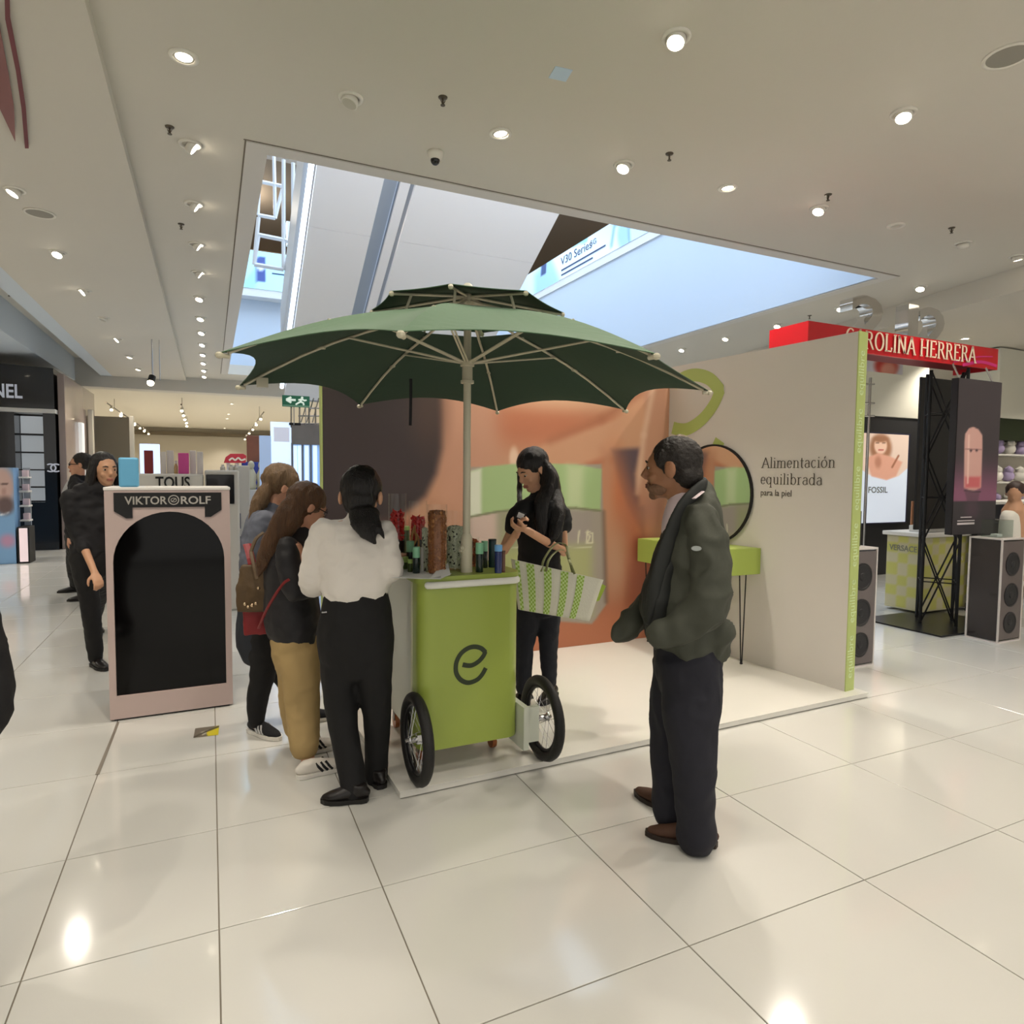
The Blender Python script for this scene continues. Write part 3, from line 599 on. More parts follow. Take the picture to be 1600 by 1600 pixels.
# green front panel wrapping round both corners
P = [p for p in rrect(CX0, CY0, CX1, CY0+.4, .07, 10)]
def wrap(x0, x1, y0, r, back, th, n=8):
    O = [(x0, y0+back)]+[(x0+r+r*math.cos(R_(180+90*i/n)), y0+r+r*math.sin(R_(180+90*i/n))) for i in range(n+1)]+[(x1-r+r*math.cos(R_(270+90*i/n)), y0+r+r*math.sin(R_(270+90*i/n))) for i in range(n+1)]+[(x1, y0+back)]
    I = [(x0+th, y0+back)]+[(x0+r+(r-th)*math.cos(R_(180+90*i/n)), y0+r+(r-th)*math.sin(R_(180+90*i/n))) for i in range(n+1)]+[(x1-r+(r-th)*math.cos(R_(270+90*i/n)), y0+r+(r-th)*math.sin(R_(270+90*i/n))) for i in range(n+1)]+[(x1-th, y0+back)]
    return O, I
O, I = wrap(CX0, CX1, CY0, .07, .13, .01); n = len(O); V = []
for z in (.19, 1.035):
    V += [(x, y, z) for x, y in O]+[(x, y, z) for x, y in I]
F = []
for i in range(n-1): F += [(i, i+1, 2*n+i+1, 2*n+i), (n+i+1, n+i, 3*n+i, 3*n+i+1), (i+1, i, n+i, n+i+1), (2*n+i, 2*n+i+1, 3*n+i+1, 3*n+i)]
F += [(0, 2*n, 3*n, n), (n-1, 2*n-1, 4*n-1, 3*n-1)]
unp(ashade(obj('front_panel', V, F, GREEN)), cart)
g = G(); g.prism(rrect(CX0-.012, CY0-.004, CX1+.012, CY1+.01, .08), 1.035, CTZ-.004); unp(ashade(g.make('counter_edge', GREEN)), cart)
g = G(); g.prism(rrect(CX0-.01, CY0-.003, CX1+.01, CY1+.008, .08), CTZ-.004, CTZ); unp(ashade(g.make('counter_top', GREEN)), cart)
g = G(); g.tube(crom([(CX0+.035, CY0-.004, 1.03), (CX0+.08, CY0-.016, 1.03), (CXM, CY0-.018, 1.03), (CX1-.06, CY0-.016, 1.03), (CX1-.018, CY0+.006, 1.03)], 4), (.018, .014), 10, side=(0, 0, 1), round_caps=True); unp(g.make('front_bumper', mat('bumper_white', (222, 222, 214), .35), None, True), cart)
g = G()
for z in (.2, 1.0): pass
g.box((CX0-.002, CY0+.145, .2), (CX0+.008, CY0+.16, 1.03)); unp(g.make('side_trim', mat('trim_cream', (214, 212, 180), .4)), cart)
unp(logo(frame((1.195, CY0-.0015, .605), (1, 0, 0), (0, 0, 1)), .00059, 41).make('emblem', mat('dark_green_ink', (46, 56, 34), .5)), cart)
def wheel(x, y, r, lean=0):
    t = thing('w', None, None); bpy.data.objects.remove(t)
    w = []
    ax = Vector((1, 0, 0)); c = Vector((x, y, PFZ+r))
    def ring(R, rr, n=40, m=8, sq=1.0):
        V = []; F = []
        for i in range(n):
            a = 2*math.pi*i/n; d = Vector((0, math.cos(a), math.sin(a)))
            for j in range(m):
                b = 2*math.pi*j/m; V.append(c+d*(R+rr*math.cos(b))+ax*rr*sq*math.sin(b))
        for i in range(n):
            for j in range(m): F.append((i*m+j, ((i+1) % n)*m+j, ((i+1) % n)*m+(j+1) % m, i*m+(j+1) % m))
        return V, F
    ty = G(); ty.add(*ring(r-.028, .028, 44, 10)); tyre = unp(ty.make('tyre', mat('tyre_rubber', (20, 19, 18), .55, bump=.2, bscale=150), None, True), cart)
    rm = G(); rm.add(*ring(r-.060, .010, 40, 6, 1.3)); rim = unp(rm.make('wheel_rim', mat('black_rim', (36, 36, 38), .3, .6), None, True), cart)
    hb = G(); hb.tube([c-ax*.055, c-ax*.04, c-ax*.036, c-ax*.03, c+ax*.03, c+ax*.036, c+ax*.04, c+ax*.055], [.010, .010, .026, .015, .015, .026, .010, .010], 14); hub = unp(hb.make('hub', STEEL, None, True), cart)
    for k in range(20):
        a = 2*math.pi*k/20; b = a+R_(40 if k % 2 else -40); sx = .034 if (k//2) % 2 else -.034
        s = G(); s.tube([c+ax*sx+Vector((0, math.cos(b), math.sin(b)))*.022, c+Vector((0, math.cos(a), math.sin(a)))*(r-.066)], .0014, 4)
        o = s.make('spoke', STEEL); o.parent = hub
    v = G(); v.tube([c+Vector((0, math.cos(.6), math.sin(.6)))*(r-.066), c+Vector((0, math.cos(.6), math.sin(.6)))*(r-.10)], .004, 6); unp(v.make('valve', MBLACK), cart)
wheel(.905, 3.045, .228); wheel(1.605, 3.045, .228)
g = G(); g.box((1.475, 3.02, .155), (1.575, 3.045, .345)); g.box((1.47, 2.99, .13), (1.50, 3.22, .36)); unp(g.make('axle_bracket', CW), cart)
g = G(); g.box((.905, 3.03, .245), (.93, 3.06, .29)); unp(g.make('axle_stub', STEEL), cart)
ORN = mat('caster_amber', (150, 84, 40), .35)
for (x, y) in [(1.42, 3.28), (1.0, 3.28), (1.42, 3.78), (1.0, 3.78)]:
    g = G(); g.box((x-.03, y-.03, .175), (x+.03, y+.03, .21)); g.box((x-.018, y-.008, .09), (x-.014, y+.03, .18)); g.box((x+.014, y-.008, .09), (x+.018, y+.03, .18)); o = unp(g.make('caster_fork', mat('zinc', (120, 116, 110), .4, .8)), cart)
    g = G(); g.tube([(x-.013, y+.015, .083), (x+.013, y+.015, .083)], .042, 18); q = ashade(g.make('caster_wheel', ORN)); q.parent = o
# ================================================================== UMBRELLA
UX, UY = 1.205, 3.15
CANVAS = mat('green_canvas', (74, 108, 76), .75, bump=.12, bscale=500, sheen=.2)
IVORY = mat('ivory_metal', (196, 190, 166), .35)
um = thing('parasol', 'large two-tier dark green parasol standing on the green cart', 'umbrella', (UX, UY, CTZ))
TZ = 2.02
tips = [onz(x, y, TZ) for x, y in [(345, 550), (374, 602), (562, 632), (777, 642), (978, 640), (1107, 610), (1024, 552), (627, 517)]]
ctr = Vector((UX, UY, 0)); dirs = []
for p in tips:
    d = Vector((p.x-UX, p.y-UY, 0)); dirs.append((math.atan2(d.y, d.x), d.length, p))
dirs.sort(key=lambda q: q[0]); NT = len(dirs)
def canopy(r_in, z_in, droop, nU=12, nV=10, sag=.055, cap=None):
    V = []; F = []; nr = nU+1
    for k in range(NT):
        a0, R0, p0 = dirs[k]; a1, R1, p1 = dirs[(k+1) % NT]; a1 += 2*math.pi if a1 < a0 else 0
        for j in range(nV):
            t = j/nV; a = a0+(a1-a0)*t; q = 4*t*(1-t)
            if cap: e0 = Vector((math.cos(a0), math.sin(a0), 0))*cap[0]; e1 = Vector((math.cos(a1), math.sin(a1), 0))*cap[0]; zo = cap[1]; sg = .02
            else: e0 = Vector((p0.x-UX, p0.y-UY, 0)); e1 = Vector((p1.x-UX, p1.y-UY, 0)); zo = TZ; sg = sag
            edge = e0.lerp(e1, t); edge *= 1-sg*q*1.6
            ei = Vector((math.cos(a), math.sin(a), 0))*r_in*(math.cos((a1-a0)/2)/max(.3, math.cos(a-(a0+a1)/2)))
            for i in range(nr):
                u = i/nU; p = ei.lerp(edge, u); zz = z_in+(zo-z_in)*(u+droop*math.sin(math.pi*u)*-1)
                zz -= q*.035*u*(1 if not cap else .3)*math.sin(math.pi*min(1, u*1.0))*1.2
                V.append((UX+p.x, UY+p.y, zz+(0 if cap else .55*sg*1.6*q*1.2*u*u)))
    tot = NT*nV
    for k in range(tot):
        for i in range(nU): F.append((k*nr+i, k*nr+i+1, ((k+1) % tot)*nr+i+1, ((k+1) % tot)*nr+i))
    return V, F
V, F = canopy(.36, 2.355, .10); o = unp(obj('canopy', V, F, CANVAS, None, False), um)
CANVAS_SHADED = mat('canvas_shaded', (44, 66, 52), .8, bump=.12, bscale=500)  # underside of the same canvas, its shade put into a darker colour
for q in (o,): q.data.materials.append(CANVAS_SHADED)
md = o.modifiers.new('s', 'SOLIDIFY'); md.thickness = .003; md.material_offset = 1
V, F = canopy(.02, 2.498, .02, 6, 10, cap=(.49, 2.408)); o = unp(obj('top_vent_canopy', V, F, CANVAS, None, False), um); o.data.materials.append(CANVAS_SHADED); md = o.modifiers.new('s', 'SOLIDIFY'); md.thickness = .003; md.material_offset = 1
g = G(); g.tube([(UX, UY, CTZ), (UX, UY, 2.50)], .0195, 18); unp(ashade(g.make('pole', IVORY)), um)
g = G(); g.tube([(UX, UY, CTZ), (UX, UY, CTZ+.075), (UX, UY, CTZ+.17), (UX, UY, CTZ+.2)], [.031, .031, .031, .022], 18); unp(ashade(g.make('pole_socket', IVORY)), um)
g = G(); g.tube([(UX, UY, CTZ+.11), (UX-.045, UY-.02, CTZ+.115)], .008, 8); g.ball((UX-.03, UY-.02, CTZ+.13), .014, 10); unp(g.make('socket_knob', IVORY), um)
g = G(); g.tube([(UX, UY, 2.045), (UX, UY, 2.06), (UX, UY, 2.062), (UX, UY, 2.13), (UX, UY, 2.132), (UX, UY, 2.165)], [.034, .034, .027, .027, .036, .036], 18); unp(ashade(g.make('runner', IVORY)), um)
g = G(); g.tube([(UX, UY, 2.44), (UX, UY, 2.485)], .034, 16); unp(g.make('top_hub', IVORY), um)
g = G(); g.ball((UX, UY, 2.525), .028, 14); unp(g.make('finial', mat('finial_white', (226, 224, 210), .35), None, True), um)
for k, (a, R0, p) in enumerate(dirs):
    d = Vector((math.cos(a), math.sin(a), 0)); hub = Vector((UX, UY, 2.455)); q0 = hub+d*.03
    def prof(u):
        r = .36+(R0-.36)*u; return Vector((UX, UY, 0))+d*r+Vector((0, 0, 2.355+(TZ-2.355)*(u-.10*math.sin(math.pi*u))-.012))
    pts = [q0, prof(0)-Vector((0, 0, .002))]+[prof(u) for u in (.2, .4, .6, .8, .97)]
    g = G(); g.tube(pts, .0075, 6); rib = unp(g.make('rib', IVORY), um)
    pi = -Vector(um.location)
    g = G(); m = prof(.48); g.tube([m-d*.02, m+d*.02], .0095, 8); o = g.make('rib_joint', IVORY); o.parent = rib
    g = G(); e = prof(1.0); g.ball(e+d*.006, (.015, .015, .013), 10); g.tube([e-d*.03, e], .009, 8); o = g.make('tip_cap', IVORY); o.parent = rib
    for s in (-1, 1):
        sd = Vector((-d.y, d.x, 0))*.007*s; j = prof(.30)+Vector((0, 0, -.004))
        g = G(); g.tube([Vector((UX, UY, 2.15))+d*.03+sd, j+sd], .0052, 6); o = g.make('strut', IVORY); o.parent = rib
    c0 = Vector((UX, UY, 2.478)); ce = Vector((UX, UY, 2.396))+d*.485
    g = G(); g.tube([c0+d*.03, ce], .0065, 6); g.ball(ce, .013, 8); b = prof(.05); g.tube([c0.lerp(ce, .76), b], .0065, 6); o = unp(g.make('vent_rib', IVORY), um)
g = G(); q = dirs[1][2]; st = onz(706, 618, 2.12); st = Vector((UX-.14, UY+.55, 2.13)); g.tube(crom([st, st+Vector((0, .0, -.1)), st+Vector((-.003, 0, -.27))], 4), (.009, .0015), 6, side=(1, 0, 0)); unp(g.make('tie_strap', MBLACK), um)
q = [d_ for d_ in dirs if (d_[2]-tips[1]).length < .01][0]; dd = Vector((math.cos(q[0]), math.sin(q[0]), 0)); bp = Vector((UX, UY, 0))+dd*(q[1]*.9)+Vector((0, 0, TZ+.03))
g = G(); g.bbox(bp-Vector((.028, .01, .04)), bp+Vector((.028, .01, .01)), .003); unp(g.make('rib_tag', IVORY), um)
# ================================================================== GOODS ON THE CART
def clear_glass(name, tint=(1, 1, 1), k=1.0):
    m = bpy.data.materials.new(name); m.use_nodes = True; nt = m.node_tree; nt.nodes.clear(); o = nt.nodes.new('ShaderNodeOutputMaterial'); mx = nt.nodes.new('ShaderNodeMixShader'); t = nt.nodes.new('ShaderNodeBsdfTransparent'); g = nt.nodes.new('ShaderNodeBsdfGlossy'); f = nt.nodes.new('ShaderNodeLayerWeight'); q = nt.nodes.new('ShaderNodeMath'); q.operation = 'POWER'; q.inputs[1].default_value = 3; p = nt.nodes.new('ShaderNodeMath'); p.operation = 'MULTIPLY_ADD'; p.inputs[1].default_value = .38; p.inputs[2].default_value = .03
    t.inputs[0].default_value = (*tint, 1); g.inputs['Roughness'].default_value = .12; nt.links.new(f.outputs['Facing'], q.inputs[0]); nt.links.new(q.outputs[0], p.inputs[0]); nt.links.new(p.outputs[0], mx.inputs[0]); nt.links.new(t.outputs[0], mx.inputs[1]); nt.links.new(g.outputs[0], mx.inputs[2]); nt.links.new(mx.outputs[0], o.inputs[0]); return m
GLASS = clear_glass('clear_glass', (.97, .98, .97))
def gpos(x, y): return onz(x, y, CTZ)
def jar(p, w, h, lab, fill, name='glass_jar', sq=False, lid=None):
    t = thing(name, lab, 'jar', tuple(p), 0, 'glass jars on the cart'); r = w/2
    g = G(); n = 24; prof = [(r, .001), (r, h*.5), (r, h-.004), (r+.001, h), (r-.0015, h)]
    V = [Vector((a*math.cos(2*math.pi*j/n), a*math.sin(2*math.pi*j/n), b)) for a, b in prof for j in range(n)]
    g.add(V, [(i*n+j, i*n+(j+1) % n, (i+1)*n+(j+1) % n, (i+1)*n+j) for i in range(len(prof)-1) for j in range(n)]); ashade(g.make('glass', GLASS, t))
    fill(t, r-.005, h); return t
def f_chili(z0, z1, N):
    def f(t, r, h):
        g = G(); m = mat('red_chili', (200, 30, 30), .25, coat=.4)
        for _ in range(N*2):
            z = random.uniform(z0, z1-.05)*h; a = random.uniform(0, 6.28); q = r*math.sqrt(random.random())*.9; c = Vector((q*math.cos(a), q*math.sin(a), z)); el = random.uniform(-.2, .9); b = random.uniform(0, 6.28)
            d = Vector((math.cos(b)*math.cos(el), math.sin(b)*math.cos(el), math.sin(el)))*random.uniform(.016, .026); pts = []
            for k, u in enumerate((-1, -.3, .4, 1.1)):
                p = c+d*u+Vector((0, 0, .004*(k % 2))); rr = math.hypot(p.x, p.y); lim = r-.009
                if rr > lim: p.x *= lim/rr; p.y *= lim/rr
                pts.append(p)
            g.tube(pts, [.005, .0078, .0064, .0012], 6)
        tag(g.make('chili_peppers', m, t, True), kind='stuff')
        G().lathe([(.003, .009), (r*.9, .009), (r*.9, h*z0), (.003, h*z0)]).make('lower_fill', mat('dark_filler', (40, 28, 22), .6), t)
    return f
def f_grain(z1, cols, size, N, base, name):
    def f(t, r, h):
        g = G(); g.lathe([(.003, .009), (r*.94, .009), (r*.94, h*z1-.006), (r*.5, h*z1+.006), (.003, h*z1+.012)]); g.make('packed_core', base, t)
        gs = [G() for _ in cols]
        for k in range(N):
            a = random.uniform(0, 6.28); z = random.uniform(.02, z1)*h; rr = r*.965
            if k % 7 == 0: rr = r*math.sqrt(random.random())*.9; z = h*z1+.008*(1-rr/r)+.002
            Mr = Matrix.Rotation(a, 3, 'Z') @ Matrix.Rotation(random.uniform(-1, 1), 3, 'X')
            s = size*random.uniform(.7, 1.2); gs[random.choices(range(len(cols)), [c[1] for c in cols])[0]].ball((rr*math.cos(a), rr*math.sin(a), z), (s*.45, s*.75, s), 6, Mr)
        for q, (cm, _) in zip(gs, cols):
            if q.v: tag(q.make(name, cm, t, True), kind='stuff')
    return f
J = []
BR = mat('brown_grain', (128, 74, 32), .6, var=.25, vscale=60); BR2 = mat('brown_grain_light', (164, 108, 56), .6); 
WS = mat('white_chip', (196, 200, 176), .6, var=.1, vscale=40); BS = mat('dark_chip', (40, 42, 36), .6)
jar(gpos(621, 884), .096, .40, 'tall glass jar of red chili peppers, the left one of two', f_chili(.35, .80, 60))
jar(gpos(653, 884), .100, .36, 'glass jar of red chili peppers, right of the taller chili jar', f_chili(.40, .80, 55))
jar(gpos(683, 897), .100, .355, 'tall glass jar packed with brown cinnamon bark, in front', f_grain(.88, [(BR, 3), (BR2, 1)], .010, 420, mat('brown_core', (132, 80, 38), .7, var=.3, vscale=30, stretch=(6, 6, 1)), 'bark_pieces'))
jar(gpos(711, 889), .098, .315, 'glass jar of white and dark coconut chips between bark jar and pole', f_grain(.70, [(WS, 11), (BS, 2)], .0085, 620, mat('white_core', (186, 192, 166), .7, var=.1, vscale=30), 'chips'))
jar(gpos(664, 892), .040, .27, 'slim glass tube of white and dark chips left of the bark jar', f_grain(.80, [(WS, 8), (BS, 2)], .0075, 260, mat('white_core', (186, 192, 166), .7), 'chips'))
jar(gpos(737, 884), .080, .16, 'low glass jar of orange brown peel right of the pole', f_grain(.85, [(mat('orange_peel', (176, 84, 36), .5), 3), (BR, 2)], .012, 160, mat('peel_core', (120, 60, 30), .7), 'peel'))
# twigs / wood pieces
t = thing('wood_piece', 'pale gnarled wood pieces between the chili jars and bark jar', 'wood', tuple(gpos(648, 886)))
for k in range(5):
    g = G(); a = k*1.3; g.tube(crom([(.01*math.cos(a), .01*math.sin(a), 0), (.028*math.cos(a), .02*math.sin(a), .09), (.02*math.cos(a+1), .02*math.sin(a+1), .16), (.004*math.cos(a), .01, .23-.01*k)], 4), .0055, 6); g.make('twig', mat('pale_wood', (176, 128, 76), .6, var=.2, vscale=50), t, True)
DG = mat('dark_green_bottle', (14, 34, 30), .2, coat=.5); MINT = mat('mint_cap', (132, 190, 152), .35)
def bottle(px, py, w, h, ch, lab, body=DG, cap=MINT, name='bottle'):
    p = gpos(px, py); d = (p-CAMP).dot(_fw); k = d/FPX; r = w*k/2; H = h*k; C_ = ch*k
    t = thing(name, lab, 'bottle', tuple(p), 0, 'small product bottles on the cart')
    ashade(G().lathe([(.001, 0), (r*.94, 0), (r, .003), (r, H-C_-.002), (r*.9, H-C_)], n=20).make('bottle_body', body, t)); ashade(G().lathe([(r*1.0, H-C_), (r*1.03, H-C_+.002), (r*1.03, H-.003), (r*.96, H), (.001, H)], n=20).make('cap', cap, t)); return t
bottle(626, 875, 11, 42, 13, 'dark bottle with mint cap, farthest left behind the blouse sleeve')
bottle(641, 888, 12, 43, 17, 'dark green bottle with mint cap, middle of the left three')
bottle(650.5, 896, 11.5, 42, 17, 'dark green bottle with mint cap, front of the left three')
bottle(749, 894, 12, 46, 17, 'dark green bottle with mint cap just right of the pole')
bottle(757, 887, 10, 42, 16, 'dark green bottle with mint cap behind another one right of the pole')
bottle(769, 886, 12.5, 44, 3, 'tall dark teal bottle with flat dark top', mat('teal_dark', (22, 52, 56), .3, coat=.3), mat('teal_top', (18, 36, 40), .4))
bottle(778.5, 895, 12, 44, 10, 'blue bottle with light blue cap', mat('navy_bottle', (28, 44, 96), .25, coat=.4), mat('sky_cap', (110, 168, 222), .35))
bottle(786, 894, 7, 34, 3, 'narrow brown bottle beside the blue bottle', mat('amber_bottle', (96, 56, 36), .3, coat=.4), mat('amber_top', (90, 60, 40), .4))
LL = mat('lime_lid', (170, 200, 110), .4); OLV = mat('olive_pot', (58, 76, 24), .35)
bottle(633, 871, 14, 49, 6, 'olive jar with lime lid on a riser behind the mint capped bottles', OLV, LL, 'pot')
bottle(629.5, 889, 17, 19, 8, 'low olive pot with wide lime lid at the left', OLV, LL, 'pot')
bottle(641, 894, 8, 20, 6, 'tiny dark pot with pale lid beside the low olive pot', OLV, LL, 'pot')
bottle(659.5, 893, 5, 38, 1.5, 'thin white paper tube in front of the slim glass tube', mat('white_tube', (206, 206, 200), .5), mat('white_tube', (206, 206, 200), .5), 'paper_tube')
g = G(); p = gpos(627, 884); g.lathe([(.001, 0), (.012, 0), (.015, .012), (.009, .03), (.003, .045), (.001, .047)], (p.x, p.y, p.z+.0), 14); tag(ashade(g.make('spray_tip_bottle', LL)), 'small pear-shaped lime dispenser by the low olive pot', 'bottle')
PAP = mat('flyer_paper', (214, 216, 216), .6)
def flyer(pts, lab, zt=0.0, fold=None):
    V = [gpos(x, y)+Vector((0, 0, zt+z)) for x, y, z in pts]; n = len(V); W_ = [v+Vector((0, 0, .0012)) for v in V]
    return tag(obj('flyer', V+W_, [tuple(range(n))[::-1], tuple(range(n, 2*n))]+[(i, (i+1) % n, n+(i+1) % n, n+i) for i in range(n)], PAP), lab, 'paper', 'flyers on the cart')
flyer([(604, 903, 0), (620, 890, 0), (668, 889, 0), (660, 905, 0)], 'printed white flyer lying flat at the left cart corner', .001)
flyer([(640, 905, 0), (688, 906, 0), (706, 897, 0), (662, 895, 0)], 'white flyer lying flat overlapping another, in front of the bark jar', .003)
flyer([(672, 905, .0), (690, 903, .004), (697, 895, .036), (690, 894, .034)], 'folded white flyer standing up, the left one', .005)
flyer([(688, 905, .0), (704, 901, .004), (700, 893, .038), (696, 894, .036)], 'folded white flyer standing up, the right one', .005)
# ================================================================== ARCH DISPLAY (left)
VX0, VX1, VY0, VY1, VZ = -.60, .112, 4.70, 5.12, 1.46
PINK = mat('blush_laminate', (190, 170, 164), .35, coat=.1)
v = thing('arch_display', 'pale pink display cabinet with a black arched window', 'display stand', (-.245, 4.9, 0), .015)
def lp(x, z): return (x+.245, z)
g = G(); M = Matrix()
cx = .0; AR = (350-174)/2/1600
xl, xr = -.318, .318; zb, za = .155, 1.005   # window
arcp = [(xr*math.cos(R_(a)), za+.318*math.sin(R_(a))) for a in range(0, 181, 9)]
y0 = -.205
# front face with arched hole: strips
X0, X1 = -.356, .356
outer_top = [(X1, VZ-.012)]; n = len(arcp)
Vf = []; Ff = []
for (x, z) in arcp: Vf.append((x, y0, z)); Vf.append((x, y0, VZ))
for i in range(n-1): Ff.append((2*i, 2*i+1, 2*i+3, 2*i+2))
b_ = len(Vf); Vf += [(xl, y0, zb), (xl, y0, za), (X0, y0, zb), (X0, y0, VZ), (xl, y0, VZ), (xr, y0, zb), (xr, y0, za), (X1, y0, zb), (X1, y0, VZ), (xr, y0, VZ), (X0, y0, .012), (X1, y0, .012)]
Ff += [(b_+2, b_+0, b_+1, b_+4), (b_+2, b_+4, b_+3), (b_+5, b_+7, b_+8, b_+9), (b_+5, b_+9, b_+6), (b_+10, b_+11, b_+7, b_+2)]
sd = len(Vf); ring = [(xr, zb)]+arcp+[(xl, zb)]
for (x, z) in ring: Vf += [(x, y0, z), (x, y0+.03, z)]
for i in range(len(ring)): j = (i+1) % len(ring); Ff.append((sd+2*i, sd+2*j, sd+2*j+1, sd+2*i+1))
obj('front_frame', Vf, Ff, PINK, v)
g = G(); g.box((X0, y0+.001, .012), (X0+.012, .21, VZ)); g.box((X1-.012, y0+.001, .012), (X1, .21, VZ)); g.box((X0+.012, .2, .012), (X1-.012, .21, VZ)); g.make('side_panel', PINK, v)
g = G(); g.bbox((X0-.004, y0-.004, VZ), (X1+.004, .214, VZ+.02), .004); g.make('top_panel', mat('display_top', (226, 222, 216), .3, coat=.2), v)
g = G(); g.prism([(xr-.0, zb)]+arcp[:]+[(xl, zb)], y0+.026, y0+.03, ax=1); g.make('arched_window', mat('black_glass', (9, 8, 8), .08, spec=.25), v)
g = G(); g.box((X0+.02, y0+.02, 0), (X1-.02, .19, .012)); g.make('plinth', MBLACK, v)
g = G(); g.prism([(-.305, 1.445), (.305, 1.445), (.305, 1.352), (.305, 1.33), (.24, 1.285), (.205, 1.285), (.205, 1.352), (-.205, 1.352), (-.205, 1.285), (-.24, 1.285), (-.305, 1.33)], y0-.008, y0-.0005, ax=1); rb = g.make('ribbon_header', MBLACK, v)
LET = mat('silver_letter', (176, 170, 160), .3, .6)
def fit_text(txt, width, M, depth, name, m, parent, height=None, bold=.018):
    o = text_mesh(txt, 1, Matrix(), 0, name, m, thick=bold); xs = [q.co.x for q in o.data.vertices]; w = max(xs)-min(xs); ys = [q.co.y for q in o.data.vertices]; hh = max(ys)-min(ys); bpy.data.objects.remove(o)
    s = (height/hh) if height else width/w
    return text_mesh(txt, s, M, depth, name, m, parent, (width/w)/s, thick=bold*s)
fit_text('VIKTOR', .235, frame((-.245, y0-.009, 1.372), (1, 0, 0), (0, 0, 1)), .002, 'lettering', LET, v, .052)
fit_text('ROLF', .175, frame((.062, y0-.009, 1.372), (1, 0, 0), (0, 0, 1)), .002, 'lettering', LET, v, .052)
g = G(); V, F = ribbon2d(arc(.026, 1.398, .029, .029, 0, 360, 20), .006, 1); V = [(p.x, y0-.0105, p.y) for p in V]; g.add(V, F); V, F = ribbon2d(arc(.026, 1.397, .016, .012, 0, 360, 16), .004, 1); g.add([(p.x, y0-.0105, p.y) for p in V], F); V, F = ribbon2d([(.014, 1.386), (.038, 1.408)], .004, 1); g.add([(p.x, y0-.0107, p.y) for p in V], F); g.make('emblem', LET, v)
t = thing('blue_box', 'sky blue upright box on top of the arch display', 'box', tuple(onz(202, 761, VZ+.02)))
G().bbox((-.054, -.03, 0), (.054, .03, .185), .012).make('carton', mat('sky_box', (100, 170, 208), .45), t)
# floor bits by the display
g = G(); pp = [onz(x, y, .002) for x, y in ((302, 1153), (305, 1138), (343, 1134), (341, 1148))]; o = tag(sheet('floor_sticker', pp[0], pp[3]-pp[0], pp[1]-pp[0], (pp[3]-pp[0]).length, (pp[1]-pp[0]).length, .006, lambda X, Y: (lambda P: (P.poly([(326, 1155), (322, 1143), (332, 1138), (346, 1130), (346, 1150)], (206, 190, 30), 1), P.poly([(314, 1144), (326, 1140), (322, 1146), (316, 1149)], (210, 206, 190), 1), P.line([(303, 1152), (322, 1143), (342, 1135)], 1.2, (70, 64, 50)), P)[-1])(Paint(X, Y, (112, 104, 92))), print_mat('sticker_print', .4)), 'worn grey and yellow sticker on the floor beside the arch display', 'sticker')
g = G(); a, b = onz(185, 1128, .0022), onz(152, 1210, .0022); dd = (b-a).normalized(); nn = Vector((-dd.y, dd.x, 0))*.006; g.add([a+nn, a-nn, b-nn*1.6, b+nn*1.6, a+nn-Vector((0, 0, .002)), a-nn-Vector((0, 0, .002)), b-nn*1.6-Vector((0, 0, .002)), b+nn*1.6-Vector((0, 0, .002))], [(0, 1, 2, 3), (4, 7, 6, 5), (0, 4, 5, 1), (1, 5, 6, 2), (2, 6, 7, 3), (3, 7, 4, 0)]); tag(g.make('floor_strip', mat('strip_grey', (120, 112, 100), .5)), 'dark grey metal strip on the floor in front of the arch display', 'strip')
# ================================================================== TABLE AND MIRROR on the side wall
bx = Vector((3.62, 3.93, 0)); t = thing('wall_table', 'lime green box table on thin black hairpin legs against the wall', 'table', (3.9, 4.4, 0))
A = rw(1189, 856); BY0 = A.y; 
def wallx(y): return S0.x+(y-S0.y)*(CR.x-S0.x)/(CR.y-S0.y)
y1_ = 4.93; g = G(); g.prism([(3.63, BY0), (wallx(BY0)-.004, BY0), (wallx(y1_)-.004, y1_), (3.58, y1_)], .79, 1.0); unp(g.make('table_box', mat('lime_table', (160, 178, 84), .4)), t)
g = G(); g.prism([(3.65, BY0+.02), (wallx(BY0)-.02, BY0+.02), (wallx(y1_)-.02, y1_-.02), (3.60, y1_-.02)], 1.0, 1.003); unp(g.make('table_surface', mat('lime_top', (168, 186, 96), .4)), t)
for (fx, fy, sx, sy) in [(3.93, BY0+.06, 1, 1), (3.70, BY0+.08, -1, 1), (3.66, y1_-.08, -1, -1), (3.9, y1_-.08, 1, -1)]:
    g = G(); f = Vector((fx, fy, PFZ+.012)); g.tube([(fx-.045, fy, .79), f-Vector((.006, 0, 0)), f+Vector((.006, 0, 0)), (fx+.045, fy+.02*sy, .79)], .005, 8); g.ball(f-Vector((0, 0, .004)), (.014, .014, .008), 8); unp(g.make('hairpin_leg', MBLACK), t)
mc = rw(1130, 776); mc = S0+RN*.012+RW*((4.42-S0.y)/RW.y)+Vector((0, 0, 1.425)); 
t = thing('round_mirror', 'round mirror with thin black frame on the side wall', 'mirror', tuple(mc)); MR = .43
Mm = frame(mc, tuple(-RW), (0, 0, 1)); n = 56
Mf = Matrix.Translation(-mc) @ Mm
g = G(); g.lathe([(MR-.012, -.008), (MR+.004, -.008), (MR+.004, .014), (MR-.012, .014), (MR-.012, -.008)], n=n, M=Mf); 
o = obj('frame', g.v, g.f[:4*n], MBLACK, t, True); ashade(o)
g = G(); g.lathe([(.001, .004), (MR-.010, .004), (MR-.010, 0), (.001, 0)], n=n, M=Mf); g.make('mirror_glass', mat('mirror', (225, 228, 224), .01, 1.0), t)
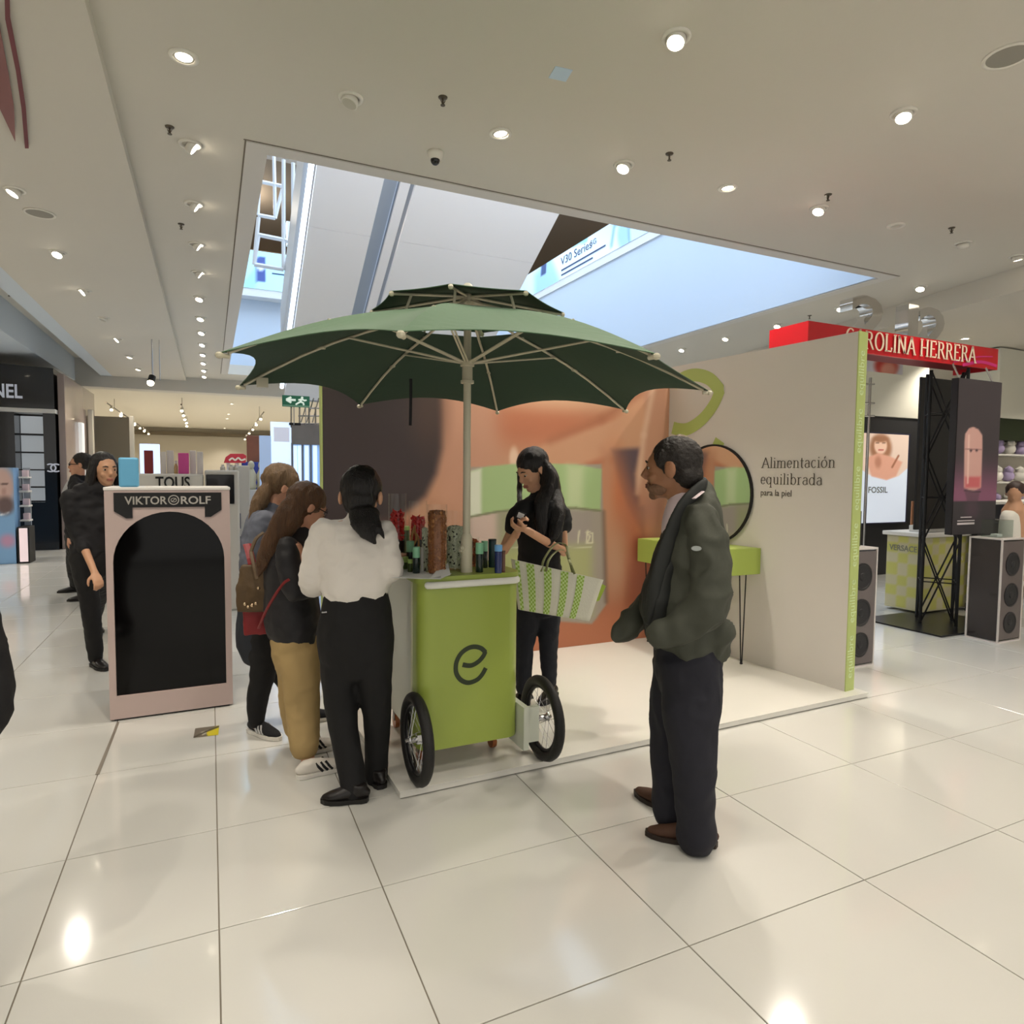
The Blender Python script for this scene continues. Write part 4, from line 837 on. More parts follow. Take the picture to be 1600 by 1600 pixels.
# ================================================================== PEOPLE
def D(x, y, d): return CAMP + ray(x, y)*d
SKIN = mat('skin_tan', (208, 158, 126), .5, var=.05, vscale=14); SKIN2 = mat('skin_olive', (192, 146, 114), .5, var=.05, vscale=14); SKIN3 = mat('skin_fair', (202, 150, 122), .5, var=.05, vscale=14)
EYEW = mat('eye_white', (176, 166, 156), .4); EYED = mat('eye_dark', (26, 18, 14), .2); LIP = mat('lips', (168, 104, 90), .5)
def hairmat(n, c): return mat(n, c, .42, bump=.9, bscale=26, stretch=(9, 9, .6), var=.35, vscale=9)
HBLK = mat('hair_black', (18, 13, 12), .38, bump=.8, bscale=26, stretch=(9, 9, .6), var=.3, vscale=9)
def head_frame(c, face, up=(0, 0, 1)):
    y = Vector(face).normalized(); z = Vector(up); z = (z-y*y.dot(z)).normalized(); x = y.cross(z)
    return Matrix(((x.x, y.x, z.x, c[0]), (x.y, y.y, z.y, c[1]), (x.z, y.z, z.z, c[2]), (0, 0, 0, 1)))
def add_head(g, M, s=1.08, male=False):
    R3 = M.to_3x3()
    def e(c, r, rot=None): g.ball(M @ (Vector(c)*s), tuple(v*s for v in r), 18, R3 if rot is None else R3 @ rot)
    e((0, -.014, .034), (.074, .094, .084)); e((0, .012, .012), (.068, .082, .075)); e((0, .022, -.035), (.058, .066, .066)); e((0, .034, -.068), (.044, .05, .042))
    e((0, .066, -.094 if male else -.09), (.024, .022, .02)); e((0, .072, .030), (.046, .018, .014)); e((-.036, .06, -.028), (.02, .022, .02)); e((.036, .06, -.028), (.02, .022, .02))
    nz = 1.12 if male else .95
    g.tube([M @ (Vector(p)*s) for p in ((0, .080, .024), (0, .092*nz**.3, .002), (0, .104*nz**.4, -.020), (0, .098, -.032))], [(.009*s, .008*s), (.010*s, .010*s), (.015*s, .012*s), (.013*s, .006*s)], 10, side=tuple(M.col[0][:3]), round_caps=True)
    e((0, .080, -.056), (.022, .016, .009)); e((0, .078, -.066), (.019, .016, .008)); e((0, .079, -.047), (.013, .010, .012))
    for sx in (-1, 1): e((sx*.077, -.008, -.002), (.009, .019, .032), Matrix.Rotation(R_(-12), 3, 'X')); e((sx*.082, -.014, .008), (.006, .014, .018))
def face_parts(M, s, parent, lipc=LIP, brow=HBLK, lid=.0):
    R3 = M.to_3x3()
    for sx in (-1, 1):
        g = G(); g.ball(M @ (Vector((sx*.031, .0755, .008))*s), (.0125*s, .0085*s, .0055*s), 10, R3); ey = unp(g.make('eye', EYEW, None, True), parent)
        g = G(); g.ball(M @ (Vector((sx*.031, .0825, .008-lid))*s), (.0062*s, .0045*s, .0062*s), 10, R3); g.make('iris', EYED, ey, True)
        g = G(); g.tube([M @ (Vector((sx*q, w, z))*s) for q, w, z in ((.014, .090, .029), (.030, .089, .034), (.047, .078, .028))], [(.0035*s, .0025*s), (.0042*s, .003*s), (.002*s, .002*s)], 6, side=tuple(M.col[2][:3])); unp(g.make('eyebrow', brow, None, True), parent)
    g = G()
    for z, hh in ((-.0565, .0052), (-.0645, .0058)): g.tube([M @ (Vector((q, w, z))*s) for q, w in ((-.022, .083), (-.010, .0945), (0, .096), (.010, .0945), (.022, .083))], [(.002*s, .001*s), (hh*s, .005*s), (hh*s, .005*s), (hh*s, .005*s), (.002*s, .001*s)], 8, side=tuple(M.col[2][:3]))
    unp(g.make('lips', lipc, None, True), parent)
def add_hand(g, w, d, n, th, s=1.0, curl=.5):
    if curl is None: return
    """w wrist, d pointing direction, n palm normal (fingers curl towards it), th thumb side direction"""
    d = Vector(d).normalized(); n = Vector(n); n = (n-d*n.dot(d)).normalized(); l = d.cross(n).normalized()
    if l.dot(Vector(th)) < 0: l = -l
    w = Vector(w); g.tube([w-d*.03*s, w+d*.015*s, w+d*.045*s, w+d*.085*s], [(.026*s, .019*s), (.030*s, .017*s), (.040*s, .016*s), (.038*s, .012*s)], 12, side=tuple(l), round_caps=True)
    for k, (off, L) in enumerate([(.030, .074), (.010, .084), (-.010, .078), (-.029, .062)]):
        b = w+d*.082*s+l*off*s; c = curl*(1+.12*k); p = [b]; a = c*.5; q = b
        for seg in (.45, .32, .23):
            q = q+(d*math.cos(a)+n*math.sin(a)+l*off*.6)*L*seg*s; p.append(q); a += c
        g.tube(p, [.0098*s, .0092*s, .0084*s, .0068*s], 8, round_caps=True)
    b = w+d*.028*s+l*.026*s; p = [b, b+(d*.55+l*.65+n*.35).normalized()*.036*s]; p.append(p[1]+(d*.8+l*.2+n*.5).normalized()*.030*s); p.append(p[2]+(d*.9+n*.5).normalized()*.020*s)
    g.tube(p, [.0135*s, .012*s, .0105*s, .008*s], 8, round_caps=True)
def garment(name, parts, m, parent, voxel=.011, it=4, wr=(.006, 7, (1, 1, 1)), seed=1):
    g = G()
    for p in parts:
        if p[0] == 'ball': g.ball(p[1], p[2], 14)
        else: g.tube(crom(p[0], 3) if len(p[0]) > 2 else p[0], expand(p[1], 3) if len(p[0]) > 2 else p[1], 18, side=p[2], round_caps=True)
    o = g.make(name, m); bake(o, voxel, it)
    if wr: wrinkle(o, wr[0], wr[1], wr[2], seed)
    return unp(o, parent)
def expand(r, n):
    r = [(q, q) if not isinstance(q, tuple) else q for q in r]; R = []
    P = [tuple(2*a-b for a, b in zip(r[0], r[1]))]+r+[tuple(2*a-b for a, b in zip(r[-1], r[-2]))]
    for i in range(1, len(P)-2):
        for k in range(n):
            t = k/n; R.append(tuple(max(.004, 0.5*((2*b)+(c-a)*t+(2*a-5*b+4*c-e)*t*t+(3*b-a-3*c+e)*t**3)) for a, b, c, e in zip(*P[i-1:i+3])))
    R.append(r[-1]); return R
def shoe(ankle, d, parent, upper, solem, L=.27, h=.08, stripes=None, name='shoe', z0=0.0, laces=None, low=False):
    d = Vector((d[0], d[1], 0)).normalized(); l = Vector((-d.y, d.x, 0)); a = Vector((ankle[0], ankle[1], z0)); q = L/.27
    def P(u, z): return a+d*u*q+Vector((0, 0, z))
    g = G(); g.tube([P(-.062, .045), P(-.045, .05), P(0, .052), P(.05, .046), (P(.10, .038)), P(.15, .030), P(.185, .026)], [(.022, .024), (.032, .034), (.036, .040), (.038, .036), (.043, .028), (.040, .022), (.024, .016)], 14, side=tuple(l), round_caps=True)
    if not low: g.tube([P(-.015, .05), P(-.018, h+.02)], [(.036, .042), (.036, .040)], 14, side=tuple(l))
    o = g.make(name, upper); bake(o, .0065, 3); unp(o, parent)
    out = [(-.078, 0), (-.07, .026), (-.04, .036), (.02, .036), (.09, .047), (.14, .045), (.18, .034), (.207, .012), (.207, -.012), (.18, -.034), (.14, -.045), (.09, -.047), (.02, -.036), (-.04, -.036), (-.07, -.026)]
    g = G(); n = len(out); V = [P(u, .002)+l*v*.95 for u, v in out]+[P(u, .024)+l*v for u, v in out]; g.add(V, [tuple(range(n)), tuple(range(n, 2*n))[::-1]]+[(i, n+i, n+(i+1) % n, (i+1) % n) for i in range(n)]); s_ = g.make('sole', solem); s_.parent = o
    if stripes:
        for sd in (-1, 1):
            for k in range(3):
                g = G(); u = .03+k*.026; g.tube([P(u+.020, .026)+l*sd*.0395, P(u, .050)+l*sd*.0385, P(u-.014, .072)+l*sd*.026], [(.0065, .0035)]*3, 8, side=tuple(d)); t_ = g.make('stripe', stripes); t_.parent = o
    if laces:
        g = G()
        for k in range(4): u = .045+.022*k; g.tube([P(u, .074-.009*k)+l*.018, P(u+.008, .082-.010*k), P(u, .074-.009*k)-l*.018], .003, 6)
        t_ = g.make('laces', laces); t_.parent = o
    return o
def body_mesh(parts_fn, m, parent, voxel=.0065):
    g = G(); parts_fn(g); o = g.make('body', m); bake(o, voxel, 3, .5); return unp(o, parent)
UPZ = Vector((0, 0, 1))
LAT = _rt.copy(); LAT.z = 0; LAT.normalize(); AWAY = Vector((-LAT.y, LAT.x, 0))   # camera-right and away from the camera
def viewdir(x): q = ray(x, 745); q.z = 0; return q.normalized()
def pl(*a): return [D(*p) for p in a]
# ---------- 1 woman in white blouse, back to the camera
d0 = 3.2; vw = viewdir(560); lt = Vector((vw.y, -vw.x, 0))
t = thing('person', 'woman in a white blouse and black trousers seen from behind, with dark ponytail', 'person', (.64, 3.08, 0))
hc = D(566, 776, d0+.06); F_ = (vw*.95+lt*.25-UPZ*.22); HM = head_frame(hc, F_)
hs = 1.10
def fb(g):
    add_head(g, HM, hs); g.tube([hc+Vector((0, 0, -.06))-vw*.02, D(561, 818, d0), D(559, 835, d0)], [.058, .058, .07], 14, round_caps=True)
    g.tube(pl((558, 832, d0), (556, 880, d0), (556, 930, d0), (556, 985, d0)), [(.15, .07), (.13, .09), (.12, .09), (.145, .10)], 14, side=tuple(lt), round_caps=True)
    for S, E, Wr in [((504, 836, d0), (488, 902, d0-.02), (512, 890, d0+.24)), ((601, 836, d0), (611, 892, d0), (620, 872, d0+.26))]:
        g.tube([D(558, 838, d0), D(*S), D(*E), D(*Wr)], [.05, .045, .036, .026], 12, round_caps=True); w = D(*Wr); add_hand(g, w, vw+UPZ*.1+lt*.4, -UPZ, lt*(1 if S[0] < 550 else -1), 1.0, .5)
    for H_, K, A in [((531, 1000, d0), (533, 1110, d0), (554, 1238, d0-.04)), ((584, 1000, d0), (589, 1105, d0+.05), (589, 1212, d0+.12))]:
        g.tube([D(*H_), D(*K), D(*A)], [.06, .045, .034], 12, round_caps=True)
body_mesh(fb, SKIN, t); face_parts(HM, hs, t)
BLO = mat('white_blouse', (222, 216, 208), .75, bump=.25, bscale=14, sheen=.2)
garment('blouse', [(pl((560, 816, d0), (558, 828, d0), (556, 852, d0), (556, 890, d0), (557, 918, d0), (558, 926, d0)), [(.075, .07), (.165, .085), (.178, .115), (.168, .122), (.165, .130), (.158, .125)], tuple(lt)),
    (pl((508, 830, d0), (496, 862, d0), (487, 905, d0-.01), (492, 914, d0+.06), (508, 900, d0+.20)), [(.068, .07), (.066, .068), (.062, .062), (.060, .058), (.045, .045)], tuple(lt)),
    (pl((600, 830, d0), (607, 860, d0), (611, 892, d0), (614, 886, d0+.08), (618, 876, d0+.20)), [(.058, .07), (.055, .065), (.052, .06), (.05, .052), (.042, .042)], tuple(lt))], BLO, t, .011, 4, (.011, 9, (1, 1, 1.5)), 3)
PANTB = mat('black_trousers', (14, 13, 14), .8)
garment('trousers', [(pl((557, 926, d0), (557, 945, d0), (556, 985, d0), (557, 1025, d0)), [(.150, .115), (.165, .125), (.186, .145), (.178, .135)], tuple(lt)),
    (pl((532, 1010, d0), (531, 1060, d0), (534, 1115, d0), (545, 1180, d0-.02), (554, 1240, d0-.05)), [(.095, .11), (.090, .10), (.074, .078), (.066, .07), (.060, .064)], tuple(lt)),
    (pl((583, 1010, d0), (584, 1060, d0+.02), (589, 1110, d0+.05), (589, 1160, d0+.09), (588, 1212, d0+.12)), [(.095, .11), (.088, .10), (.070, .078), (.060, .066), (.056, .06)], tuple(lt))], PANTB, t, .011, 4, (.007, 8, (1, 1, .6)), 5)
SOLEB = mat('black_sole', (20, 18, 17), .5); LEA = mat('black_leather', (24, 20, 19), .35)
a1 = onz(556, 1252); shoe(a1, -lt*.85-vw*-.12, t, LEA, SOLEB, .215, .07); a2 = onz(591, 1226); shoe(a2, vw-lt*.35, t, LEA, SOLEB, .22, .07)
g = G(); HR = HM.to_3x3()*hs
g.ball(hc+HR @ Vector((0, -.028, .042)), (.094, .100, .100), 18, HR); g.ball(hc+HR @ Vector((0, -.052, -.02)), (.076, .072, .085), 16, HR)
for sx in (-1, 1): earg = G(); earg.ball(hc+HR @ Vector((sx*.090, -.030, -.012)), (.011, .022, .032), 10, HR); unp(earg.make('ear', SKIN, None, True), t)
g.tube([D(570, 800, d0-.06), D(570, 818, d0-.10), D(577, 835, d0-.12), D(586, 848, d0-.13)], [(.078, .03), (.068, .03), (.040, .024), (.010, .010)], 12, side=tuple(lt), round_caps=True)
g.tube([D(582, 805, d0-.06), D(592, 825, d0-.10), D(600, 842, d0-.12)], [(.03, .02), (.02, .015), (.004, .004)], 8, side=tuple(lt))
o = g.make('hair', HBLK); bake(o, .008, 3); wrinkle(o, .006, 22, (1, 1, .25), 2); unp(o, t)
g = G(); g.tube([D(503, 957, d0-.155), D(511, 956, d0-.16)], .004, 6); unp(g.make('pocket_tag', STEEL), t)
# ---------- 2 girl with long brown hair bending over the cart
d0 = 3.6; vw = viewdir(470); lt = Vector((vw.y, -vw.x, 0))
t = thing('person', 'brown-haired woman with glasses, black jacket and beige trousers, bending to the cart', 'person', (.42, 3.5, 0))
F_ = lt*.9+vw*.35-UPZ*.50; hc = D(480, 793, d0); HM = head_frame(hc, F_); hs = 1.08
def fb(g):
    add_head(g, HM, hs); g.tube([hc+Vector((0, 0, -.05))-lt*.03, D(466, 832, d0), D(455, 850, d0)], [.056, .056, .07], 12, round_caps=True)
    g.tube(pl((455, 850, d0), (456, 900, d0), (458, 960, d0), (465, 1000, d0)), [(.13, .08), (.12, .09), (.12, .10), (.13, .11)], 12, side=tuple(vw), round_caps=True)
    for dd in (-.16, .16):
        g.tube([D(455, 852, d0), D(460, 858, d0+dd), D(470, 915, d0+dd*.95), D(520, 893, d0+dd*.5+.05)], [.05, .045, .036, .026], 12, round_caps=True); add_hand(g, D(520, 893, d0+dd*.5+.05), lt+vw*.3, -UPZ, vw*(-1 if dd > 0 else 1), 1.0, .6)
    for H_, K, A in [((468, 1000, d0-.08), (470, 1090, d0-.08), (482, 1195, d0-.12)), ((462, 1000, d0+.09), (464, 1080, d0+.10), (476, 1165, d0+.12))]: g.tube([D(*H_), D(*K), D(*A)], [.06, .045, .036], 12, round_caps=True)
body_mesh(fb, SKIN3, t); face_parts(HM, hs, t, brow=mat('brow_brown', (70, 46, 30), .6))
BJ = mat('black_jacket', (30, 28, 31), .62, bump=.3, bscale=18)
garment('jacket', [(pl((468, 828, d0), (458, 846, d0), (454, 880, d0), (455, 925, d0), (458, 970, d0), (466, 1000, d0)), [(.07, .06), (.15, .10), (.17, .135), (.16, .142), (.165, .150), (.155, .13)], tuple(vw)),
    (pl((450, 856, d0-.17), (452, 890, d0-.20), (462, 925, d0-.20), (490, 912, d0-.14), (515, 900, d0-.09)), [(.062, .062), (.062, .064), (.058, .058), (.048, .048), (.040, .040)], tuple(vw)),
    (pl((458, 856, d0+.17), (475, 890, d0+.19), (486, 915, d0+.18), (512, 902, d0+.12)), [(.062, .062), (.06, .06), (.055, .055), (.042, .042)], tuple(vw))], BJ, t, .012, 4, (.008, 7, (1, 1, 1.6)), 8)
BEI = mat('beige_trousers', (172, 146, 98), .8, bump=.15, bscale=30)
garment('trousers', [(pl((463, 985, d0), (462, 1005, d0), (463, 1035, d0)), [(.15, .125), (.16, .135), (.15, .120)], tuple(vw)),
    (pl((468, 1020, d0-.07), (471, 1060, d0-.08), (473, 1110, d0-.08), (476, 1166, d0-.11)), [(.085, .115), (.080, .102), (.074, .090), (.072, .078)], tuple(vw)),
    (pl((460, 1020, d0+.08), (462, 1060, d0+.09), (462, 1100, d0+.10), (468, 1140, d0+.11)), [(.085, .11), (.080, .10), (.074, .09), (.070, .080)], tuple(vw))], BEI, t, .011, 4, (.005, 8, (1, 1, 1.3)), 9)
WSH = mat('white_sneaker', (214, 208, 198), .5); WSO = mat('white_sole', (224, 220, 212), .5)
shoe(onz(486, 1212), lt*.95+vw*.3, t, WSH, WSO, .27, .06, MBLACK, 'sneaker', laces=WSO); shoe(onz(478, 1178), lt*.95+vw*.3, t, WSH, WSO, .27, .06, MBLACK, 'sneaker', laces=WSO)
HB = mat('hair_brown', (84, 56, 32), .42, bump=.9, bscale=24, stretch=(8, 8, .8), var=.5, vscale=8)
g = G(); HR = HM.to_3x3()*hs; g.ball(hc+HR @ Vector((0, -.024, .036)), (.092, .104, .094), 18, HR)
g.tube(crom(pl((470, 778, d0-.07), (456, 800, d0-.10), (440, 826, d0-.12), (424, 852, d0-.13), (412, 876, d0-.12), (404, 898, d0-.11)), 3), expand([(.06, .03), (.075, .035), (.07, .035), (.058, .03), (.04, .025), (.012, .01)], 3), 12, side=tuple(lt), round_caps=True)
g.tube(crom(pl((478, 775, d0-.02), (462, 805, d0), (446, 835, d0), (432, 862, d0-.03), (424, 880, d0-.05)), 3), expand([(.07, .07), (.08, .09), (.075, .09), (.05, .06), (.02, .02)], 3), 12, side=tuple(lt), round_caps=True)
o = g.make('hair', HB); bake(o, .008, 3); wrinkle(o, .007, 18, (1, 1, .5), 4); unp(o, t)
g = G()
for sx in (-1, 1):
    n = 16; V, F = ribbon2d(arc(0, 0, .024, .019, 0, 360, n), .005, 1); g.add([HM @ Vector((sx*.034+p.x, .098, .010+p.y)) for p in V], F); g.tube([HM @ Vector((sx*.060, .096, .014)), HM @ Vector((sx*.086, .01, .012))], .0028, 6)
g.tube([HM @ Vector((-.012, .10, .012)), HM @ Vector((.012, .10, .012))], .0025, 6); unp(g.make('glasses', MBLACK), t)
RB = mat('red_bag', (130, 24, 28), .5); TAN = mat('tan_bag', (86, 66, 40), .6, bump=.2, bscale=50)
# ---------- 3 woman in grey jacket behind, with bags
d0 = 4.0; vw = viewdir(430); lt = Vector((vw.y, -vw.x, 0))
t = thing('person', 'woman in grey blue jacket and black leggings behind the brown-haired one', 'person', (.36, 4.05, 0))
F_ = lt*.85+vw*.25-UPZ*.4; hc = D(441, 763, d0); HM = head_frame(hc, F_); hs = 1.12
def fb(g):
    add_head(g, HM, hs); g.tube([hc+Vector((0, 0, -.05))-lt*.03, D(428, 800, d0), D(420, 818, d0)], [.058, .058, .07], 12, round_caps=True)
    g.tube(pl((420, 815, d0), (418, 870, d0), (415, 930, d0), (418, 990, d0)), [(.14, .08), (.13, .10), (.13, .11), (.14, .11)], 12, side=tuple(vw), round_caps=True)
    for dd in (-.18, .18):
        g.tube([D(420, 818, d0), D(418, 822, d0+dd), D(425, 880, d0+dd), D(470, 880, d0+dd*.5)], [.05, .045, .036, .026], 12, round_caps=True); add_hand(g, D(470, 880, d0+dd*.5), lt, -UPZ, vw, 1.0, .6)
    for H_, K, A in [((418, 990, d0-.08), (412, 1062, d0-.08), (401, 1132, d0-.10)), ((424, 990, d0+.10), (452, 1066, d0+.15), (478, 1098, d0+.18))]: g.tube([D(*H_), D(*K), D(*A)], [.06, .04, .03], 12, round_caps=True)
body_mesh(fb, SKIN3, t); face_parts(HM, hs, t, brow=mat('brow_brown', (70, 46, 30), .6))
garment('jacket', [(pl((428, 792, d0), (418, 806, d0), (412, 840, d0), (410, 885, d0), (410, 915, d0)), [(.07, .06), (.16, .10), (.175, .125), (.165, .13), (.16, .125)], tuple(vw)),
    (pl((412, 815, d0-.18), (408, 850, d0-.20), (414, 885, d0-.2), (450, 885, d0-.12)), [(.065, .065), (.062, .065), (.055, .055), (.045, .045)], tuple(vw)),
    (pl((418, 815, d0+.18), (420, 850, d0+.20), (430, 885, d0+.2), (460, 885, d0+.12)), [(.065, .065), (.062, .065), (.055, .055), (.045, .045)], tuple(vw))], mat('grey_blue_jacket', (96, 100, 112), .7, bump=.3, bscale=16), t, .013, 4, (.014, 8, (1, 1, 1.6)), 11)
garment('long_shirt', [(pl((410, 900, d0), (408, 940, d0), (407, 985, d0), (407, 1008, d0)), [(.16, .12), (.165, .13), (.17, .14), (.165, .135)], tuple(vw))], mat('dark_skirt', (34, 38, 46), .8), t, .013, 3, (.008, 9, (1, 1, .5)), 12)
garment('leggings', [(pl((415, 985, d0-.08), (415, 1020, d0-.08), (409, 1062, d0-.08), (402, 1095, d0-.10), (401, 1128, d0-.10)), [(.095, .105), (.09, .10), (.066, .072), (.06, .062), (.042, .045)], tuple(vw)),
    (pl((424, 985, d0+.08), (434, 1030, d0+.12), (452, 1068, d0+.15), (480, 1100, d0+.18)), [(.09, .10), (.08, .09), (.062, .066), (.042, .045)], tuple(vw))], PANTB, t, .011, 4, (.005, 9, (1, 1, 1)), 13)
BKS = mat('black_knit', (22, 22, 26), .8, bump=.3, bscale=200)
p = onz(402, 1146); shoe(p, lt*.62-vw*.75, t, BKS, WSO, .27, .07, mat('pale_stripe', (190, 190, 190), .5), 'sneaker'); p = onz(480, 1128); shoe(p, lt*.98+vw*.1, t, BKS, WSO, .26, .07, None, 'sneaker')
HG = mat('hair_ash', (112, 88, 62), .45, bump=.9, bscale=24, stretch=(8, 8, 1), var=.5, vscale=8)
g = G(); HR = HM.to_3x3()*hs; g.ball(hc+HR @ Vector((0, -.028, .040)), (.092, .100, .092), 18, HR); g.ball(hc+HR @ Vector((-.02, -.09, .03)), (.04, .035, .05), 12, HR)
g.tube(crom(pl((425, 755, d0-.04), (412, 775, d0-.06), (402, 795, d0-.07), (394, 815, d0-.08)), 3), expand([(.045, .06), (.05, .07), (.045, .06), (.02, .03)], 3), 12, side=tuple(lt), round_caps=True)
o = g.make('hair', HG); bake(o, .008, 3); wrinkle(o, .010, 20, (1, 1, .5), 6); unp(o, t)
# her bags (held things stay on their own)
g = G(); p0 = D(402, 930, d0-.30); b = tag(bake_o := None, None) if False else None
def softbox(c, ex, ey, ez, sz, name, m, lab, cat, taper=.85, r=.02, wr=.006):
    g = G(); M = frame(c, tuple(ex), tuple(ey)); a, b_, h = sz
    V = []
    for z, k in ((-.5, .92), (0, 1.0), (.5, taper)):
        for x, y in ((-.5, -.5), (.5, -.5), (.5, .5), (-.5, .5)): V.append(M @ Vector((x*a*k, z*h, y*b_*k*(1 if z < .4 else .6))))
    F = [(0, 1, 2, 3), (11, 10, 9, 8)]+[(i*4+j, (i+1)*4+j, (i+1)*4+(j+1) % 4, i*4+(j+1) % 4) for i in range(2) for j in range(4)]
    g.add(V, F); o = g.make(name, m); bake(o, .010, 3); wrinkle(o, wr, 10, (1, 1, 1), 3); return tag(o, lab, cat)
cb = thing('shoulder_bag', 'olive brown shoulder bag with metal chain behind the brown-haired woman', 'bag', tuple(D(396, 925, 3.62)))
o = softbox(D(396, 918, 3.62), lt*.8-vw*.2, UPZ, None, (.17, .09, .26), 'bag_body', TAN, None, None, .7); unp(o, cb)
g = G(); g.tube(crom(pl((392, 862, 3.62), (396, 880, 3.56), (402, 905, 3.52)), 4), (.010, .003), 6, side=tuple(lt)); g.tube(crom(pl((392, 862, 3.62), (400, 842, 3.66), (412, 832, 3.7)), 4), (.010, .003), 6, side=tuple(lt)); unp(g.make('strap', TAN), cb)
g = G(); pts = pl((383, 944, 3.56), (388, 948, 3.54), (394, 946, 3.53), (400, 943, 3.53))
for q in pts+[D(404, 919, 3.54)]: g = G(); g.ball(q, .010, 8); unp(g.make('metal_stud', mat('pale_gold', (210, 184, 150), .25, .9), None, True), cb)
rb_ = thing('crossbody_bag', 'dark red triangular bag hanging below the brown bag at the jacket hem', 'bag', tuple(D(398, 965, 3.6)))
o = softbox(D(402, 955, 3.66), lt, UPZ, None, (.15, .06, .26), 'bag_body', RB, None, None, 1.1); unp(o, rb_)
g = G(); g.tube(crom(pl((386, 850, 3.7), (392, 872, 3.62), (399, 905, 3.6), (404, 935, 3.6)), 4), (.022, .004), 6, side=tuple(lt)); g.tube(crom(pl((404, 982, 3.56), (418, 950, 3.40), (440, 915, 3.30), (452, 905, 3.29)), 4), (.008, .003), 6, side=tuple(lt)); unp(g.make('strap', RB), rb_)
# ---------- 4 saleswoman behind the cart, looking down at her phone
d0 = 4.35; vw = viewdir(840); lt = Vector((vw.y, -vw.x, 0))
t = thing('person', 'woman in black polo with long black hair behind the cart, looking at her phone', 'person', tuple(onz(842, 1095, PFZ)))
F_ = -lt*.78-vw*.55-UPZ*.52; hc = D(832, 735, d0-.02); HM = head_frame(hc, F_, UPZ); hs = 1.12
sd = (lt*.85-vw*.50).normalized(); bk = (vw*.85+lt*.50).normalized()    # her shoulder line and her back
S1 = D(815, 798, d0-.10)-lt*0; S2 = D(876, 796, d0+.06); E2 = D(880, 862, d0-.02); W2 = D(824, 829, d0-.30); E1 = D(802, 872, d0-.0); W1 = D(803, 842, d0-.28)
E1 = D(786, 862, d0-.12); W1 = D(808, 832, d0-.26)
def fb(g):
    add_head(g, HM, hs); g.tube([hc+Vector((0, 0, -.06))+bk*.01, D(842, 772, d0), D(843, 785, d0)], [.050, .050, .065], 12, round_caps=True)
    g.tube(pl((843, 788, d0), (843, 830, d0), (842, 880, d0), (842, 930, d0)), [(.13, .07), (.12, .08), (.11, .08), (.13, .09)], 12, side=tuple(sd), round_caps=True)
    g.tube([D(843, 792, d0), S2, E2, W2], [.05, .046, .037, .025], 12, round_caps=True); g.tube([D(843, 792, d0), S1, E1, W1], [.05, .044, .034, .025], 12, round_caps=True)
    add_hand(g, W2, -lt*.85-vw*.2+UPZ*.25, -lt*.2+UPZ*.9+vw*.2, -vw*.3+UPZ, .95, .75); add_hand(g, W1, lt*.1-vw*.25+UPZ*.55, UPZ*.3+lt*.9, -vw+UPZ*.3, .95, .8)
    for H_, K, A in [((826, 935, d0-.02), (822, 1010, d0-.02), (819, 1083, d0+.02)), ((854, 935, d0+.04), (857, 1008, d0+.02), (859, 1080, d0+.05))]: g.tube([D(*H_), D(*K), D(*A)], [.07, .045, .034], 12, round_caps=True)
body_mesh(fb, SKIN, t, .0055); face_parts(HM, hs, t, lid=.003)
BLK = mat('black_polo', (16, 15, 17), .8, bump=.2, bscale=20)
garment('polo_shirt', [(pl((843, 773, d0), (843, 786, d0), (843, 805, d0), (843, 840, d0), (842, 872, d0), (842, 893, d0), (841, 902, d0)), [(.062, .06), (.14, .085), (.168, .105), (.160, .115), (.150, .112), (.170, .125), (.178, .13)], tuple(sd)),
    ([D(866, 790, d0+.04), D(877, 805, d0+.06), D(880, 822, d0+.04)], [(.064, .066), (.066, .068), (.062, .064)], tuple(sd)),
    ([D(822, 792, d0-.08), D(808, 806, d0-.12), D(801, 822, d0-.13)], [(.060, .062), (.060, .064), (.056, .058)], tuple(sd))], BLK, t, .011, 4, (.008, 8, (1, 1, 1.5)), 21)
JN = mat('dark_jeans', (22, 24, 32), .85, bump=.25, bscale=60)
garment('jeans', [(pl((841, 898, d0), (841, 915, d0), (841, 940, d0)), [(.150, .115), (.165, .125), (.160, .12)], tuple(sd)),
    (pl((827, 930, d0-.02), (824, 970, d0-.02), (820, 1012, d0-.02), (818, 1060, d0), (818, 1076, d0)), [(.088, .095), (.080, .085), (.060, .064), (.052, .055), (.050, .052)], tuple(sd)),
    (pl((855, 930, d0+.04), (857, 970, d0+.03), (857, 1012, d0+.02), (858, 1055, d0+.03), (859, 1068, d0+.04)), [(.088, .095), (.078, .085), (.062, .066), (.052, .055), (.048, .05)], tuple(sd))], JN, t, .011, 4, (.006, 10, (1, 1, 1)), 22)
for px_, py_ in ((820, 1094), (862, 1090)): shoe(onz(px_, py_, PFZ), -bk+lt*.1, t, LEA, SOLEB, .25, .05, None, 'flat_shoe', z0=PFZ, low=True)
g = G(); HR = HM.to_3x3()*hs; g.ball(hc+HR @ Vector((0, -.024, .042)), (.090, .104, .094), 18, HR)
g.tube(crom([hc+HR @ Vector((.03, -.05, .05)), D(852, 745, d0+.02), D(860, 772, d0+.02), D(868, 800, d0-.08), D(866, 830, d0-.14), D(858, 852, d0-.16)], 3), expand([(.07, .07), (.085, .09), (.080, .07), (.072, .05), (.05, .03), (.012, .012)], 3), 12, side=tuple(sd), round_caps=True)
g.tube(crom([D(842, 715, d0-.04), D(855, 735, d0-.08), D(856, 760, d0-.11), D(845, 790, d0-.15), D(846, 825, d0-.16), D(842, 846, d0-.16)], 3), expand([(.03, .03), (.042, .03), (.05, .03), (.055, .03), (.04, .025), (.01, .01)], 3), 10, side=tuple(sd), round_caps=True)
